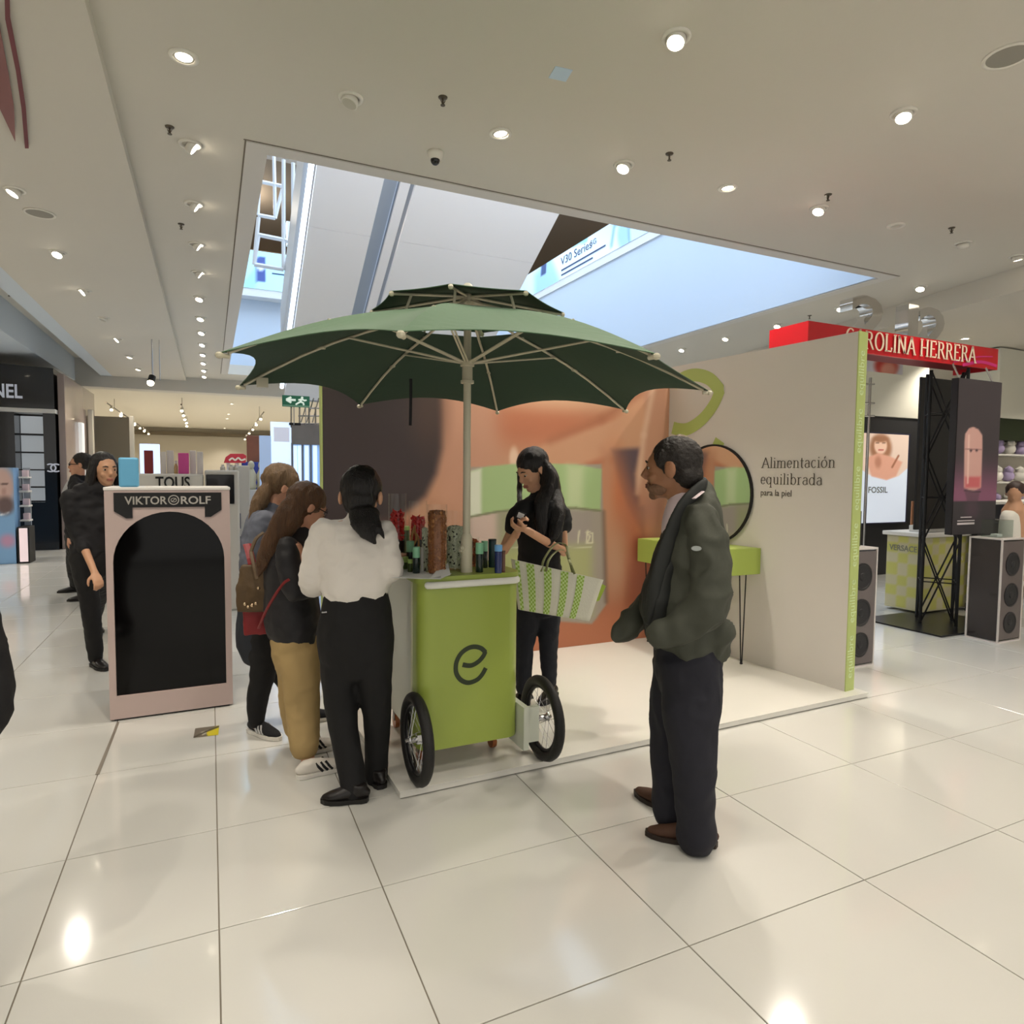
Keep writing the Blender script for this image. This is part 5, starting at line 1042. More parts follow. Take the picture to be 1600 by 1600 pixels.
g.tube(crom([D(816, 716, d0+.08), D(812, 745, d0+.12), D(812, 775, d0+.08), D(813, 800, d0-.02)], 3), expand([(.02, .03), (.018, .02), (.02, .02), (.012, .012)], 3), 10, side=tuple(sd), round_caps=True)
o = g.make('hair', HBLK); bake(o, .008, 3); wrinkle(o, .005, 22, (1, 1, .3), 8); unp(o, t)
g = G(); g.ball(HM @ (Vector((-.086, -.004, -.036))*hs), .007, 8); unp(g.make('earring', STEEL, None, True), t)
ph = thing('smartphone', 'dark smartphone held in the hands of the woman behind the cart', 'phone', tuple(D(811, 812, d0-.30)))
Mp = frame(D(811, 812, d0-.30), tuple(lt*.5-UPZ*.2), tuple(UPZ*.6+lt*.4-vw*.2)); g = G(); g.bbox((-.030, -.055, -.004), (.030, .055, .004), .003, Mp); unp(g.make('phone_case', MBLACK), ph)
g = G(); g.box((-.020, .012, .0045), (.020, .048, .005), Mp); unp(g.make('pale_sticker', PAP), ph)
# tote bag hanging from her elbow
bd = 4.02; bag = thing('tote_bag', 'white tote bag with four columns of lime checks hanging from her elbow', 'bag', tuple(D(870, 960, bd)))
TL, TR, BR_, BL = D(802, 874, bd-.02), D(943, 906, bd+.10), D(921, 971, bd+.08), D(812, 953, bd-.02)
nrm = (TR-TL).cross(BL-TL).normalized()
if nrm.dot(CAMP-TL) < 0: nrm = -nrm
def bq(u, v, o=0.0):
    p = (TL*(1-u)+TR*u)*(1-v)+(BL*(1-u)+BR_*u)*v; bul = math.sin(math.pi*u)*math.sin(math.pi*min(1, v*.9+.05)); return p+nrm*(o+.035*bul)
TOTE = mat('tote_canvas', (204, 202, 186), .8, bump=.2, bscale=80)
V = []; F = []; nu, nv = 16, 10
for j in range(nv+1):
    for i in range(nu+1): V.append(bq(i/nu, j/nv))
for j in range(nv+1):
    for i in range(nu+1): p = bq(i/nu, j/nv, 0); b_ = math.sin(math.pi*i/nu)*math.sin(math.pi*min(1, j/nv*.9+.05)); V.append(p-nrm*(.07*b_+.045+.02*(1-j/nv)))
N = (nu+1)*(nv+1)
for j in range(nv):
    for i in range(nu): a = j*(nu+1)+i; F += [(a, a+1, a+nu+2, a+nu+1), (N+a+nu+1, N+a+nu+2, N+a+1, N+a)]
for i in range(nu): a = nv*(nu+1)+i; F.append((a, a+1, N+a+1, N+a))
for j in range(nv): a = j*(nu+1); F.append((a+nu+1, N+a+nu+1, N+a, a)); a += nu; F.append((a, N+a, N+a+nu+1, a+nu+1))
unp(obj('bag_body', V, F, TOTE, None, True), bag)
LCK = mat('lime_check', (134, 166, 58), .7); LCK2 = mat('dark_lime_check', (76, 106, 34), .7); LCK3 = mat('pale_lime_band', (186, 206, 140), .7)
gb = G(); gc = G(); gd = G()
for u0 in (.015, .135, .325, .515, .70):
    w = .085 if u0 > .1 else .045; nc = 4 if u0 > .1 else 2; nr = 22
    for r_ in range(nr):
        for c_ in range(nc):
            sl = 0.0; us, ue = u0+w*c_/nc, u0+w*(c_+1)/nc; vs, ve = (r_+.1)/nr*.98+.01, (r_+1.1)/nr*.98+.01; ve = min(ve, .995); q = (gc if (r_+c_) % 2 else gb) if not (r_ % 2 and c_ % 2) else gd
            if (r_+c_) % 2 == 0: q = gb
            q.add([bq(us, vs, .0022), bq(ue, vs, .0022), bq(ue, ve, .0022), bq(us, ve, .0022)], [(0, 1, 2, 3)])
for q, m in ((gb, LCK3), (gc, LCK), (gd, LCK2)):
    if q.v: tag(unp(q.make('check_print', m), bag), kind='stuff')
g = G(); g.tube(crom([D(845, 893, bd), D(851, 872, bd+.05), D(868, 850, bd+.14), D(884, 852, d0-.08), D(889, 872, bd+.12), D(895, 896, bd+.10)], 5), (.009, .003), 8, side=tuple(sd)); g.tube(crom([D(853, 893, bd-.02), D(858, 874, bd+.03), D(872, 860, bd+.16), D(884, 862, d0-.04), D(891, 880, bd+.06), D(898, 897, bd+.04)], 5), (.009, .003), 8, side=tuple(sd)); unp(g.make('handle', mat('olive_strap', (124, 128, 84), .6)), bag)
g = G(); g.add([bq(.97, .08, -.01)+nrm*0, bq(1.0, .15, -.005)+lt*.03, bq(1.0, .5, -.005)+lt*.02, bq(.98, .55, -.01), bq(.97, .08, -.06), bq(1.0, .15, -.05)+lt*.03, bq(1.0, .5, -.05)+lt*.02, bq(.98, .55, -.06)], [(0, 1, 2, 3), (7, 6, 5, 4), (0, 4, 5, 1), (1, 5, 6, 2), (2, 6, 7, 3), (3, 7, 4, 0)]); unp(g.make('side_lining', mat('lime_lining', (158, 182, 62), .6)), bag)
# ---------- 5 man in dark green coat, in profile at right
d0 = 2.78; vw = viewdir(1065); lt = Vector((vw.y, -vw.x, 0))
t = thing('person', 'balding bearded man in dark green jacket and navy trousers, standing at right', 'person', (1.86, 2.2, 0))
F_ = -lt*.98+vw*.18-UPZ*.05; hc = D(1049, 733, d0); HM = head_frame(hc, F_); hs = 1.13
nr_, fr_ = d0-.20, d0+.20
def fb(g):
    add_head(g, HM, hs, True); g.tube([hc+Vector((0, 0, -.05))+lt*.03, D(1068, 782, d0), D(1074, 805, d0)], [.062, .064, .08], 14, round_caps=True)
    g.tube(pl((1075, 812, d0), (1074, 870, d0), (1070, 940, d0), (1072, 1000, d0)), [(.15, .10), (.14, .12), (.14, .12), (.14, .12)], 12, side=tuple(vw), round_caps=True)
    g.tube([D(1078, 825, d0), D(1094, 830, nr_+.02), D(1108, 930, nr_), D(1075, 970, nr_+.03)], [.05, .045, .042, .03], 12, round_caps=True); add_hand(g, D(1072, 972, nr_+.04), -lt+UPZ*-.25, vw, UPZ, .9, .7)
    g.tube([D(1078, 815, d0), D(1060, 830, fr_), D(1048, 930, fr_), D(1020, 950, fr_-.02)], [.06, .055, .042, .03], 12, round_caps=True); add_hand(g, D(1016, 952, fr_-.03), -lt-UPZ*.75, -vw, UPZ, .85, .6)
    for H_, K, A in [((1075, 1030, d0-.1), (1080, 1150, d0-.1), (1093, 1295, d0-.06)), ((1062, 1030, d0+.1), (1052, 1140, d0+.12), (1045, 1262, d0+.12))]: g.tube([D(*H_), D(*K), D(*A)], [.07, .05, .036], 12, round_caps=True)
SKM = mat('skin_brown', (152, 106, 76), .5, var=.05, vscale=14)
body_mesh(fb, SKM, t, .006); face_parts(HM, hs, t, lipc=mat('lips_dark', (112, 66, 58), .5), brow=mat('brow_dark', (34, 26, 20), .6))
JK = mat('dark_green_jacket', (64, 66, 56), .75, bump=.35, bscale=15, var=.06, vscale=3)
garment('jacket', [(pl((1082, 772, d0), (1088, 790, d0), (1086, 820, d0), (1080, 870, d0), (1076, 920, d0), (1074, 965, d0), (1076, 1000, d0), (1080, 1018, d0)), [(.08, .085), (.165, .095), (.215, .122), (.215, .138), (.205, .142), (.195, .145), (.185, .145), (.17, .138)], tuple(vw)),
    (pl((1096, 812, nr_+.03), (1108, 850, nr_-.02), (1112, 905, nr_-.04), (1104, 950, nr_-.04), (1068, 975, nr_-.02), (1032, 992, nr_+.01)), [(.070, .073), (.078, .080), (.074, .076), (.074, .078), (.066, .070), (.050, .058)], tuple(vw)),
    (pl((1070, 815, fr_-.03), (1058, 860, fr_+.0), (1050, 900, fr_), (1035, 930, fr_), (1002, 958, fr_-.08), (968, 993, fr_-.12)), [(.07, .075), (.072, .075), (.074, .076), (.074, .076), (.066, .066), (.044, .046)], tuple(vw)),
    (pl((1128, 985, nr_+.06), (1122, 1020, nr_+.12), (1118, 1030, d0-.05)), [(.05, .05), (.045, .04), (.02, .02)], tuple(vw))], JK, t, .012, 5, (.018, 6.5, (1.2, 1.2, 1)), 31)
LAP = mat('dark_lapel', (34, 36, 34), .7, bump=.3, bscale=15)
garment('collar', [(crom([D(1094, 758, d0+.07), D(1101, 756, d0), D(1096, 762, d0-.08), D(1070, 788, d0-.135), D(1050, 830, d0-.15), D(1034, 880, d0-.15), D(1020, 930, d0-.14), D(1012, 970, d0-.10)], 2), [(.030, .014)]*4+[(.034, .016)]*7+[(.03, .016)]*4, tuple(UPZ))] , LAP, t, .008, 3, None)
g = G(); 
garment('jacket_front', [(pl((1060, 815, d0-.02), (1050, 850, d0-.02), (1038, 900, d0-.02), (1028, 945, d0-.02), (1034, 985, d0)), [(.11, .03), (.135, .055), (.14, .07), (.14, .075), (.12, .07)], tuple(vw))], LAP, t, .011, 4, (.010, 7, (1, 1, 1)), 33)
garment('shirt', [(pl((1068, 776, d0), (1058, 795, d0), (1052, 820, d0), (1048, 850, d0-.01)), [(.072, .055), (.085, .05), (.09, .05), (.06, .04)], tuple(vw))], mat('pink_white_shirt', (214, 196, 200), .7), t, .009, 3, None)
g = G(); g.tube([D(1084, 779, d0-.155), D(1098, 768, d0-.11)], (.010, .003), 6); unp(g.make('shirt_collar_edge', mat('pink_white_shirt', (214, 196, 200), .7)), t)
p_ = D(1088, 857, nr_-.125); Mq = frame(p_, tuple(lt), tuple(UPZ)); g = G(); g.lathe([(.001, .003), (.016, .003), (.018, 0), (.001, 0)], n=16, M=Mq @ Matrix.Diagonal((1.1, .55, 1, 1))); unp(g.make('sleeve_badge', mat('badge_silver', (160, 164, 160), .3, .5)), t)
NV = mat('navy_trousers', (26, 26, 36), .8, bump=.15, bscale=30)
garment('trousers', [(pl((1074, 990, d0), (1074, 1020, d0), (1072, 1050, d0)), [(.165, .145), (.165, .145), (.15, .135)], tuple(vw)),
    (pl((1078, 1035, d0-.08), (1080, 1090, d0-.09), (1080, 1150, d0-.10), (1085, 1220, d0-.09), (1088, 1285, d0-.07), (1088, 1308, d0-.06)), [(.105, .13), (.098, .122), (.088, .105), (.078, .088), (.074, .080), (.074, .082)], tuple(vw)),
    (pl((1060, 1035, d0+.08), (1052, 1090, d0+.10), (1047, 1140, d0+.12), (1046, 1200, d0+.12), (1046, 1250, d0+.12), (1046, 1268, d0+.12)), [(.100, .11), (.092, .10), (.080, .090), (.072, .080), (.070, .076), (.070, .076)], tuple(vw))], NV, t, .011, 4, (.010, 7, (1, 1, .8)), 35)
BRN = mat('brown_suede', (74, 48, 34), .75, bump=.2, bscale=80); BSO = mat('brown_sole', (40, 28, 22), .6)
shoe(onz(1090, 1318), -lt+vw*.05, t, BRN, BSO, .29, .07, None, 'shoe'); shoe(onz(1044, 1268), -lt*.75+vw*.65, t, BRN, BSO, .28, .07, None, 'shoe')
HD = mat('hair_dark_short', (30, 24, 20), .6, bump=1.0, bscale=60, var=.3, vscale=30)
g = G(); HR = HM.to_3x3()*hs; g.ball(hc+HR @ Vector((0, -.022, .038)), (.081, .098, .088), 20, HR); g.ball(hc+HR @ Vector((0, -.060, -.025)), (.070, .058, .06), 16, HR)
for sx in (-1, 1): g.ball(hc+HR @ Vector((sx*.062, .012, .036)), (.018, .036, .040), 12, HR); g.ball(hc+HR @ Vector((sx*.072, .006, .0)), (.008, .014, .024), 10, HR)
o = g.make('hair', HD); bake(o, .007, 3); wrinkle(o, .003, 40, (1, 1, 1), 8); 
vs = [v.co for v in o.data.vertices]; unp(o, t)
g = G(); g.ball(hc+HR @ Vector((0, -.034, .060)), (.044, .050, .071), 18, HR); unp(ashade(g.make('bald_crown', mat('thin_hair_scalp', (104, 84, 62), .4, var=.3, vscale=30))), t)
g = G()
g.ball(hc+HR @ Vector((0, .070, -.096)), (.027, .020, .020), 12, HR); g.ball(hc+HR @ Vector((0, .093, -.0475)), (.022, .006, .004), 10, HR)
for sx in (-1, 1): g.ball(hc+HR @ Vector((sx*.040, .044, -.074)), (.016, .038, .026), 12, HR); g.ball(hc+HR @ Vector((sx*.026, .082, -.066)), (.007, .010, .020), 10, HR)
o = g.make('beard', mat('grey_beard', (124, 92, 70), .8, bump=1.0, bscale=80, var=.4, vscale=60)); bake(o, .007, 3); unp(o, t)
for sx in (-1, 1): g = G(); g.ball(hc+HR @ Vector((sx*.084, -.012, -.004)), (.010, .021, .032), 12, HR); g.ball(hc+HR @ Vector((sx*.090, -.016, .004)), (.005, .013, .018), 10, HR); unp(g.make('ear', SKM, None, True), t)
# ---------- 6 woman walking left of the arch display
def simple_person(lab, d0, hx, hy, cx, sh_y, hip_y, ankles, shirt, trouser, hairm, facing, skin=SKIN2, hs=1.1, long_hair=False, width=.19, arms=None, z=0, shoe_m=LEA, jac=None):
    vw = viewdir(cx); lt = Vector((vw.y, -vw.x, 0)); F_ = lt*facing[0]+vw*facing[1]-UPZ*.05; hc = D(hx, hy, d0); HM = head_frame(hc, F_); sd = Vector((-F_.y, F_.x, 0)).normalized()
    t = thing('person', lab, 'person', tuple(onz(*ankles[0])) if len(ankles) else tuple(hc)); c = lambda y, x=0: D(cx+x, y, d0)
    def fb(g):
        add_head(g, HM, hs); g.tube([hc-UPZ*.05, hc-UPZ*.17, c(sh_y+4)], [.05, .05, .065], 10, round_caps=True); g.tube([c(sh_y+6), c((sh_y+hip_y)/2), c(hip_y)], [(.12, .07), (.11, .08), (.12, .09)], 10, side=tuple(sd), round_caps=True)
        for s, (E, W) in zip((-1, 1), arms): g.tube([c(sh_y+8), c(sh_y+10)+sd*s*.15, E, W], [.05, .042, .034, .024], 10, round_caps=True); add_hand(g, W, (W-E), -F_, F_, 1.0, .6)
        for s, (ax, ay) in zip((-1, 1), ankles): A = onz(ax, ay)+UPZ*.09; g.tube([c(hip_y)+sd*s*.08, (c(hip_y)+sd*s*.08).lerp(A, .5)+F_*.03, A], [.06, .045, .032], 10, round_caps=True)
    body_mesh(fb, skin, t, .008); face_parts(HM, hs, t)
    parts = [([hc-UPZ*.15, c(sh_y), c(sh_y+.35*(hip_y-sh_y)), c(sh_y+.75*(hip_y-sh_y)), c(hip_y+4)], [(.06, .06), (width*.85, .09), (width, .12), (width*.92, .125), (width, .13)], tuple(sd))]
    for s, (E, W) in zip((-1, 1), arms): parts.append(([c(sh_y+10)+sd*s*.16, (c(sh_y+10)+sd*s*.18).lerp(E, .5), E, E.lerp(W, .25 if jac else .9)], [.07, .065, .058, .05], tuple(F_)))
    garment('jacket', parts, shirt, t, .013, 4, (.012, 8, (1, 1, 1.4)), int(cx) % 17)
    parts = [([c(hip_y-5), c(hip_y+15)], [(.155, .125), (.165, .13)], tuple(sd))]
    for s, (ax, ay) in zip((-1, 1), ankles): A = onz(ax, ay)+UPZ*.08; H_ = c(hip_y)+sd*s*.08; parts.append(([H_, H_.lerp(A, .5)+F_*.03, A], [(.095, .105), (.07, .075), (.055, .06)], tuple(sd)))
    garment('trousers', parts, trouser, t, .013, 4, (.007, 9, (1, 1, 1)), 5)
    for ax, ay in ankles: shoe(onz(ax, ay), F_, t, shoe_m, SOLEB, .26, .07)
    g = G(); HR = HM.to_3x3()*hs; g.ball(hc+HR @ Vector((0, -.030, .044)), (.088, .100, .094), 16, HR)
    if long_hair:
        for s in (-1, 1): g.tube([hc+HR @ Vector((s*.070, -.02, .04)), hc+HR @ Vector((s*.088, -.01, -.05)), hc+HR @ Vector((s*.10, -.01, -.15)), hc+HR @ Vector((s*.09, .03, -.24))], [(.03, .05), (.034, .05), (.035, .04), (.01, .01)], 10, side=tuple(sd), round_caps=True)
        g.tube([hc+HR @ Vector((0, -.07, .02)), hc+HR @ Vector((0, -.09, -.08)), hc+HR @ Vector((0, -.09, -.22))], [(.08, .05), (.09, .04), (.06, .02)], 10, side=tuple(sd), round_caps=True)
    o = g.make('hair', hairm); bake(o, .009, 3); wrinkle(o, .005, 20, (1, 1, .4), 3); unp(o, t); return t, HM, hc, F_, sd
d6 = 5.15
simple_person('dark-haired woman in black walking behind the arch display, looking this way', d6, 164, 735, 146, 768, 866, [(150, 1042), (146, 985)], mat('black_coat', (20, 19, 22), .8, bump=.3, bscale=14), PANTB, HBLK, (.35, -.93), long_hair=True, width=.168, arms=[(D(126, 842, d6-.1), D(148, 895, d6-.25)), (D(196, 840, d6), D(190, 890, d6))], jac=True)
d7 = 7.6
t7, HM7, hc7, F7, sd7 = simple_person('man with dark glasses and pale shirt in profile behind the walking woman', d7, 125, 727, 122, 752, 838, [(135, 938), (118, 925)], mat('black_coat', (20, 19, 22), .8), PANTB, HD, (-1, .1), arms=[(D(112, 808, d7-.25), D(108, 840, d7-.3)), (D(135, 800, d7+.2), D(138, 838, d7+.2))], width=.2, skin=SKIN3)
garment('shirt_front', [([D(114, 752, d7-.02), D(108, 770, d7-.02), D(104, 790, d7-.05)], [(.09, .05), (.12, .07), (.08, .05)], tuple(sd7))], mat('pale_grey_shirt', (170, 170, 172), .8), t7, .012, 3, (.006, 10, (1, 1, 1)), 4)
g = G(); 
for s in (-1, 1): g.ball(HM7 @ Vector((s*.036, .102, .012)), (.022, .006, .016), 10, HM7.to_3x3()); g.tube([HM7 @ Vector((s*.055, .098, .014)), HM7 @ Vector((s*.09, 0, .012))], .004, 6)
unp(g.make('sunglasses', MBLACK), t7)
# ---------- 7 passer-by cut by the left frame edge
d8 = 1.9
pt = onz(-60, 1420)
t = thing('person', 'dark passer-by at the left frame edge, only a rounded black sleeve elbow showing', 'person', (pt.x-.1, pt.y, 0)); vw8 = viewdir(-90); lt8 = Vector((vw8.y, -vw8.x, 0))
cc = lambda x, y: D(x, y, d8)
def fb(g):
    M8 = head_frame(cc(-130, 690), vw8); add_head(g, M8, 1.1); g.tube([cc(-130, 720), cc(-130, 790)], [.055, .07], 10, round_caps=True)
    g.tube([cc(-130, 800), cc(-130, 1000), cc(-130, 1150)], [(.13, .08), (.12, .08), (.13, .09)], 10, side=tuple(lt8), round_caps=True)
    for s in (-1, 1): g.tube([cc(-130+s*30, 1150), cc(-130+s*35, 1400), onz(-130+s*45, 1640)+UPZ*.09], [.07, .05, .035], 10, round_caps=True)
    g.tube([cc(-60, 850), cc(-20, 1080), cc(-70, 1150)], [.05, .04, .03], 10, round_caps=True); add_hand(g, cc(-60, 1140), -lt8, -vw8, UPZ, 1.0, .6)
body_mesh(fb, SKIN2, t, .01)
garment('coat', [([cc(-130, 770), cc(-130, 800), cc(-130, 900), cc(-130, 1050), cc(-130, 1200)], [(.07, .07), (.16, .09), (.19, .12), (.17, .12), (.18, .13)], tuple(lt8)), ([cc(-70, 840), cc(-50, 960), cc(-28, 1085), cc(-38, 1130), cc(-75, 1160)], [.07, .075, .078, .072, .06], tuple(vw8))], mat('black_coat', (20, 19, 22), .8), t, .014, 4, (.008, 8, (1, 1, 1)), 2)
garment('trousers', [([cc(-130+s*30, 1170), cc(-130+s*35, 1400), onz(-130+s*45, 1640)+UPZ*.08], [.1, .075, .06], tuple(lt8)) for s in (-1, 1)]+[([cc(-130, 1150), cc(-130, 1210)], [(.16, .12), (.16, .12)], tuple(lt8))], PANTB, t, .014, 4, None)
for s in (-1, 1): shoe(onz(-130+s*45, 1640), vw8, t, LEA, SOLEB, .26, .07)
# ================================================================== BACKGROUND, RIGHT
def rod(g, a, b, r=.012, n=6): g.tube([a, b], r, n)
def boxof(name, a, b, m, parent=None, r=.006):
    g = G(); g.bbox(a, b, r); o = g.make(name, m); return unp(o, parent) if parent else o
SY = 4.10
A_ = onY(1263, 512, SY); B_ = onY(1560, 546, SY); zt = 2.935; zb_ = 2.72
CRED = mat('signal_red', (190, 10, 24), .35, coat=.2); DRED = mat('dark_red', (120, 12, 20), .5)
kz = thing('sign_canopy', 'red overhead sign canopy with cream serif lettering and chrome numerals', 'sign', ((A_.x+B_.x)/2, 4.5, 2.7))
yb = onX(1202, 530, A_.x).y
g = G(); g.box((A_.x, SY, zb_), (B_.x, SY+.03, zt)); g.box((A_.x, SY+.03, zb_), (A_.x+.03, yb, zt)); g.box((B_.x-.03, SY+.03, zb_), (B_.x, yb, zt)); unp(g.make('fascia', CRED), kz)
g = G(); g.box((A_.x+.03, SY+.03, zb_+.05), (B_.x-.03, yb, zb_+.07)); unp(g.make('soffit', DRED), kz)
CREAM = mat('cream_letter', (232, 216, 190), .4)
o, w_ = serif_text('CAROLINA HERRERA', 1, Matrix(), 'x', CREAM); bpy.data.objects.remove(o)
o, wR = serif_text('CA', 1, Matrix(), 'x', CREAM); bpy.data.objects.remove(o)
xa, xb = onY(1349, 540, SY).x, onY(1523, 560, SY).x; sz = (xb-xa)/(w_-wR)
Ms = frame((xa-wR*sz, SY-.012, zb_+.040), (1, 0, 0), (0, 0, 1)) @ Matrix.Diagonal((1, .205/sz/.9, 1, 1))
o, _ = serif_text('CAROLINA HERRERA', sz, Ms, 'lettering', CREAM, None, .13, .045); unp(o, kz)
g = G(); V, F = ribbon2d([(B_.x-.75, zb_+.02), (B_.x-.4, zb_+.1), (B_.x-.1, zb_+.13)], .012, 5); g.add([(p.x, SY-.004, p.y) for p in V], F); V, F = ribbon2d([(B_.x-.6, zb_+.005), (B_.x-.3, zb_+.06), (B_.x-.02, zb_+.04)], .03, 5); g.add([(p.x, SY-.003, p.y) for p in V], F); unp(g.make('ribbon_print', mat('magenta_print', (200, 40, 120), .4)), kz)
CHR = mat('chrome', (225, 225, 225), .06, 1.0)
for ch, (x0, x1) in zip('212', [(1318, 1372), (1388, 1422), (1424, 1468)]):
    a, b = onY(x0, 500, SY+.3), onY(x1, 510, SY+.3); w = b.x-a.x
    o = text_mesh(ch, .60, Matrix(), .0, 'x', CHR); xs = [v.co.x for v in o.data.vertices]; bpy.data.objects.remove(o)
    o = text_mesh(ch, .60, frame((a.x, SY+.3, zt-.03), (1, 0, 0), (0, 0, 1)), .07, 'numeral', CHR, None, w/max(xs), thick=.012); unp(o, kz)
# portrait panel under the sign, seen just right of the lime edge
pp = (lambda o, *a: unp(o, kz))(sheet('portrait_strip', tuple(onY(1340, 578, 4.9)), (1, 0, 0), (0, 0, 1), .75, .22, .02, lambda X, Y: (lambda P: (P.ell(1385, 572, 18, 16, (190, 60, 50), .3), P.ell(1388, 578, 12, 12, (216, 150, 130), .4), P)[-1])(Paint(X, Y, (214, 214, 222))), print_mat('panel_print', .5)), 'strip of a portrait poster under the left end of the red sign', 'poster')
# truss tower
tw = thing('truss_tower', 'black steel lattice tower standing on a flat base plate under the red sign', 'tower', (7.14, 4.39, 0))
cs = [(6.93, 4.42), (7.12, 4.16), (7.38, 4.36), (7.18, 4.62)]
g = G(); g.box((6.55, 3.96, 0.003), (7.75, 4.85, .018)); unp(g.make('base_plate', mat('plate_black', (24, 24, 26), .3)), tw)
for x, y in cs: g = G(); g.tube([(x, y, .018), (x, y, 2.72)], .017, 8); unp(g.make('upright', MBLACK), tw)
for i in range(4):
    a, b = cs[i], cs[(i+1) % 4]
    for k in range(3):
        z0, z1 = .02+k*.9, .92+k*.9
        for p, q in ((a, b), (b, a)): g = G(); rod(g, (p[0], p[1], z0), (q[0], q[1], z1), .009); unp(g.make('brace', MBLACK), tw)
        g = G(); rod(g, (a[0], a[1], (z0+z1)/2), (b[0], b[1], (z0+z1)/2), .007); unp(g.make('rung', MBLACK), tw)
a, b = onY(1440, 605, 4.75), onY(1492, 832, 4.75)
tag(boxof('dark_panel', (a.x, 4.75, .99), (b.x, 4.78, 2.72), mat('smoke_black', (14, 12, 12), .4)), 'tall black panel hanging behind the lattice tower', 'panel')
# lipstick banner
a, b = onY(1485, 830, 4.0), onY(1551, 835, 4.0)
def paint_lip(X, Y):
    P = Paint(X, Y, (58, 50, 54)); P.mix(sm(700, 780, Y)*(1-sm(782, 784, Y))*.9, (140, 84, 112)); P.mix(sm(782, 784, Y), (50, 44, 48))
    P.poly([(1507, 690), (1508, 678), (1514, 669), (1521, 667), (1529, 671), (1535, 680), (1535, 700), (1533, 762), (1520, 768), (1506, 762)], (206, 160, 150), 1.2); P.poly([(1508, 745), (1532, 745), (1531, 762), (1508, 762)], (196, 96, 100), 3)
    P.line([(1514, 680), (1512, 755)], 1.2, (232, 196, 186), 1.5); P.line([(1507, 702), (1535, 702)], .6, (150, 110, 106), .5); P.ell(1517, 704, 2, 2, (70, 50, 56), .3); P.ell(1526, 704, 2, 2, (70, 50, 56), .3)
    P.poly([(1507, 766), (1531, 767), (1528, 783), (1511, 783)], (104, 70, 86), 1.2); P.line([(1507, 767), (1532, 768)], .8, (40, 30, 36), .6); P.ell(1519, 796, 10, 14, (90, 62, 78), .8, 0, .6)
    return P
bn2 = thing('hanging_banner', 'tall dark hanging banner printed with a large lipstick in pink light', 'banner', ((a.x+b.x)/2, 4.0, 1.0))
unp(sheet('banner_print', (a.x, 3.985, 1.02), (1, 0, 0), (0, 0, 1), b.x-a.x, 1.545, .0125, paint_lip, print_mat('panel_print', .5)), bn2); unp(boxof('banner_box', (a.x, 3.99, 1.015), (b.x, 4.06, 2.57), mat('banner_black', (30, 27, 30), .5)), bn2)
g = G(); [rod(g, (x, 4.03, 2.57), (x, 4.11, 2.74), .008) for x in (a.x+.08, b.x-.08)]; unp(g.make('hanger', STEEL), bn2)
WTX = mat('white_print_ink', (206, 196, 198), .5)
q = onY(1499, 817, 3.98); g = G(); [g.box((q.x-.03+.05*(k == 2), 3.981, q.z+.035*k-.02), (q.x+.25-.05*(k == 2), 3.984, q.z+.035*k-.02+(.02 if k == 0 else .009))) for k in range(3)]; tag(unp(g.make('small_print', WTX), bn2), kind='stuff')
# speaker shaped pedestals
GR = mat('pedestal_grey', (96, 86, 84), .35, coat=.3); SPB = mat('driver_black', (28, 26, 28), .5); PDK = mat('pedestal_dark', (40, 33, 34), .25, coat=.5); PWH = mat('pedestal_frame', (206, 200, 196), .4)
def pedestal(x0, y0, w, d, h, lab):
    t = thing('display_pedestal', lab, 'pedestal', (x0+w/2, y0+d/2, 0), 0, 'speaker shaped pedestals'); X0, X1, Y0, Y1 = -w/2, w/2, -d/2, d/2
    g = G(); g.box((X0+.01, Y0+.01, .02), (X1-.01, Y1-.01, h-.02)); g.make('core', PDK, t)
    g = G(); g.box((X0+.015, Y0+.004, .03), (X1-.015, Y0+.01, h-.03)); g.make('front_board', GR, t)
    e = .014
    for x in (X0, X1-e):
        for y in (Y0, Y1-e): g = G(); g.box((x, y, e), (x+e, y+e, h-e)); g.make('edge_strip', PWH, t)
    for z in (0, h-e): g = G(); g.box((X0, Y0, z), (X1, Y1, z+e)); g.make('cap_plate', PWH, t)
    for z, r in ((.19, .105), (.46, .115), (.76, .115)):
        M = Matrix.Translation((0, Y0+.004, z)) @ Matrix.Rotation(R_(90), 4, 'X'); g = G(); g.lathe([(r, 0), (r, .006), (r*.86, .010), (r*.8, .004), (r*.3, .002), (r*.25, .008), (.001, .012)], n=22, M=M); ashade(g.make('speaker_cone', SPB, t))
pedestal(6.815, 3.596, .38, .30, 1.01, 'grey speaker shaped pedestal with white edges at the right, under the glass case')
pedestal(4.70, 3.600, .355, .30, 1.0, 'grey speaker shaped pedestal half hidden behind the lime wall edge')
gc_ = thing('glass_case', 'small clear case with white items on the right pedestal', 'case', (7.0, 3.75, 1.01)); g = G(); g.box((-.10, -.09, 0), (.10, .09, .17)); g.make('cover', clear_glass('case_glass', (.75, .8, .78)), gc_)
g = G(); g.bbox((-.05, -.03, 0.002), (.04, .03, .03), .004); g.make('sample', PAP, gc_)
tag(boxof('small_poster_box', (4.80, 3.70, 1.0), (4.97, 3.76, 1.30), mat('poster_olive', (60, 62, 50), .4)), 'small dark upright card standing on the left pedestal', 'card')
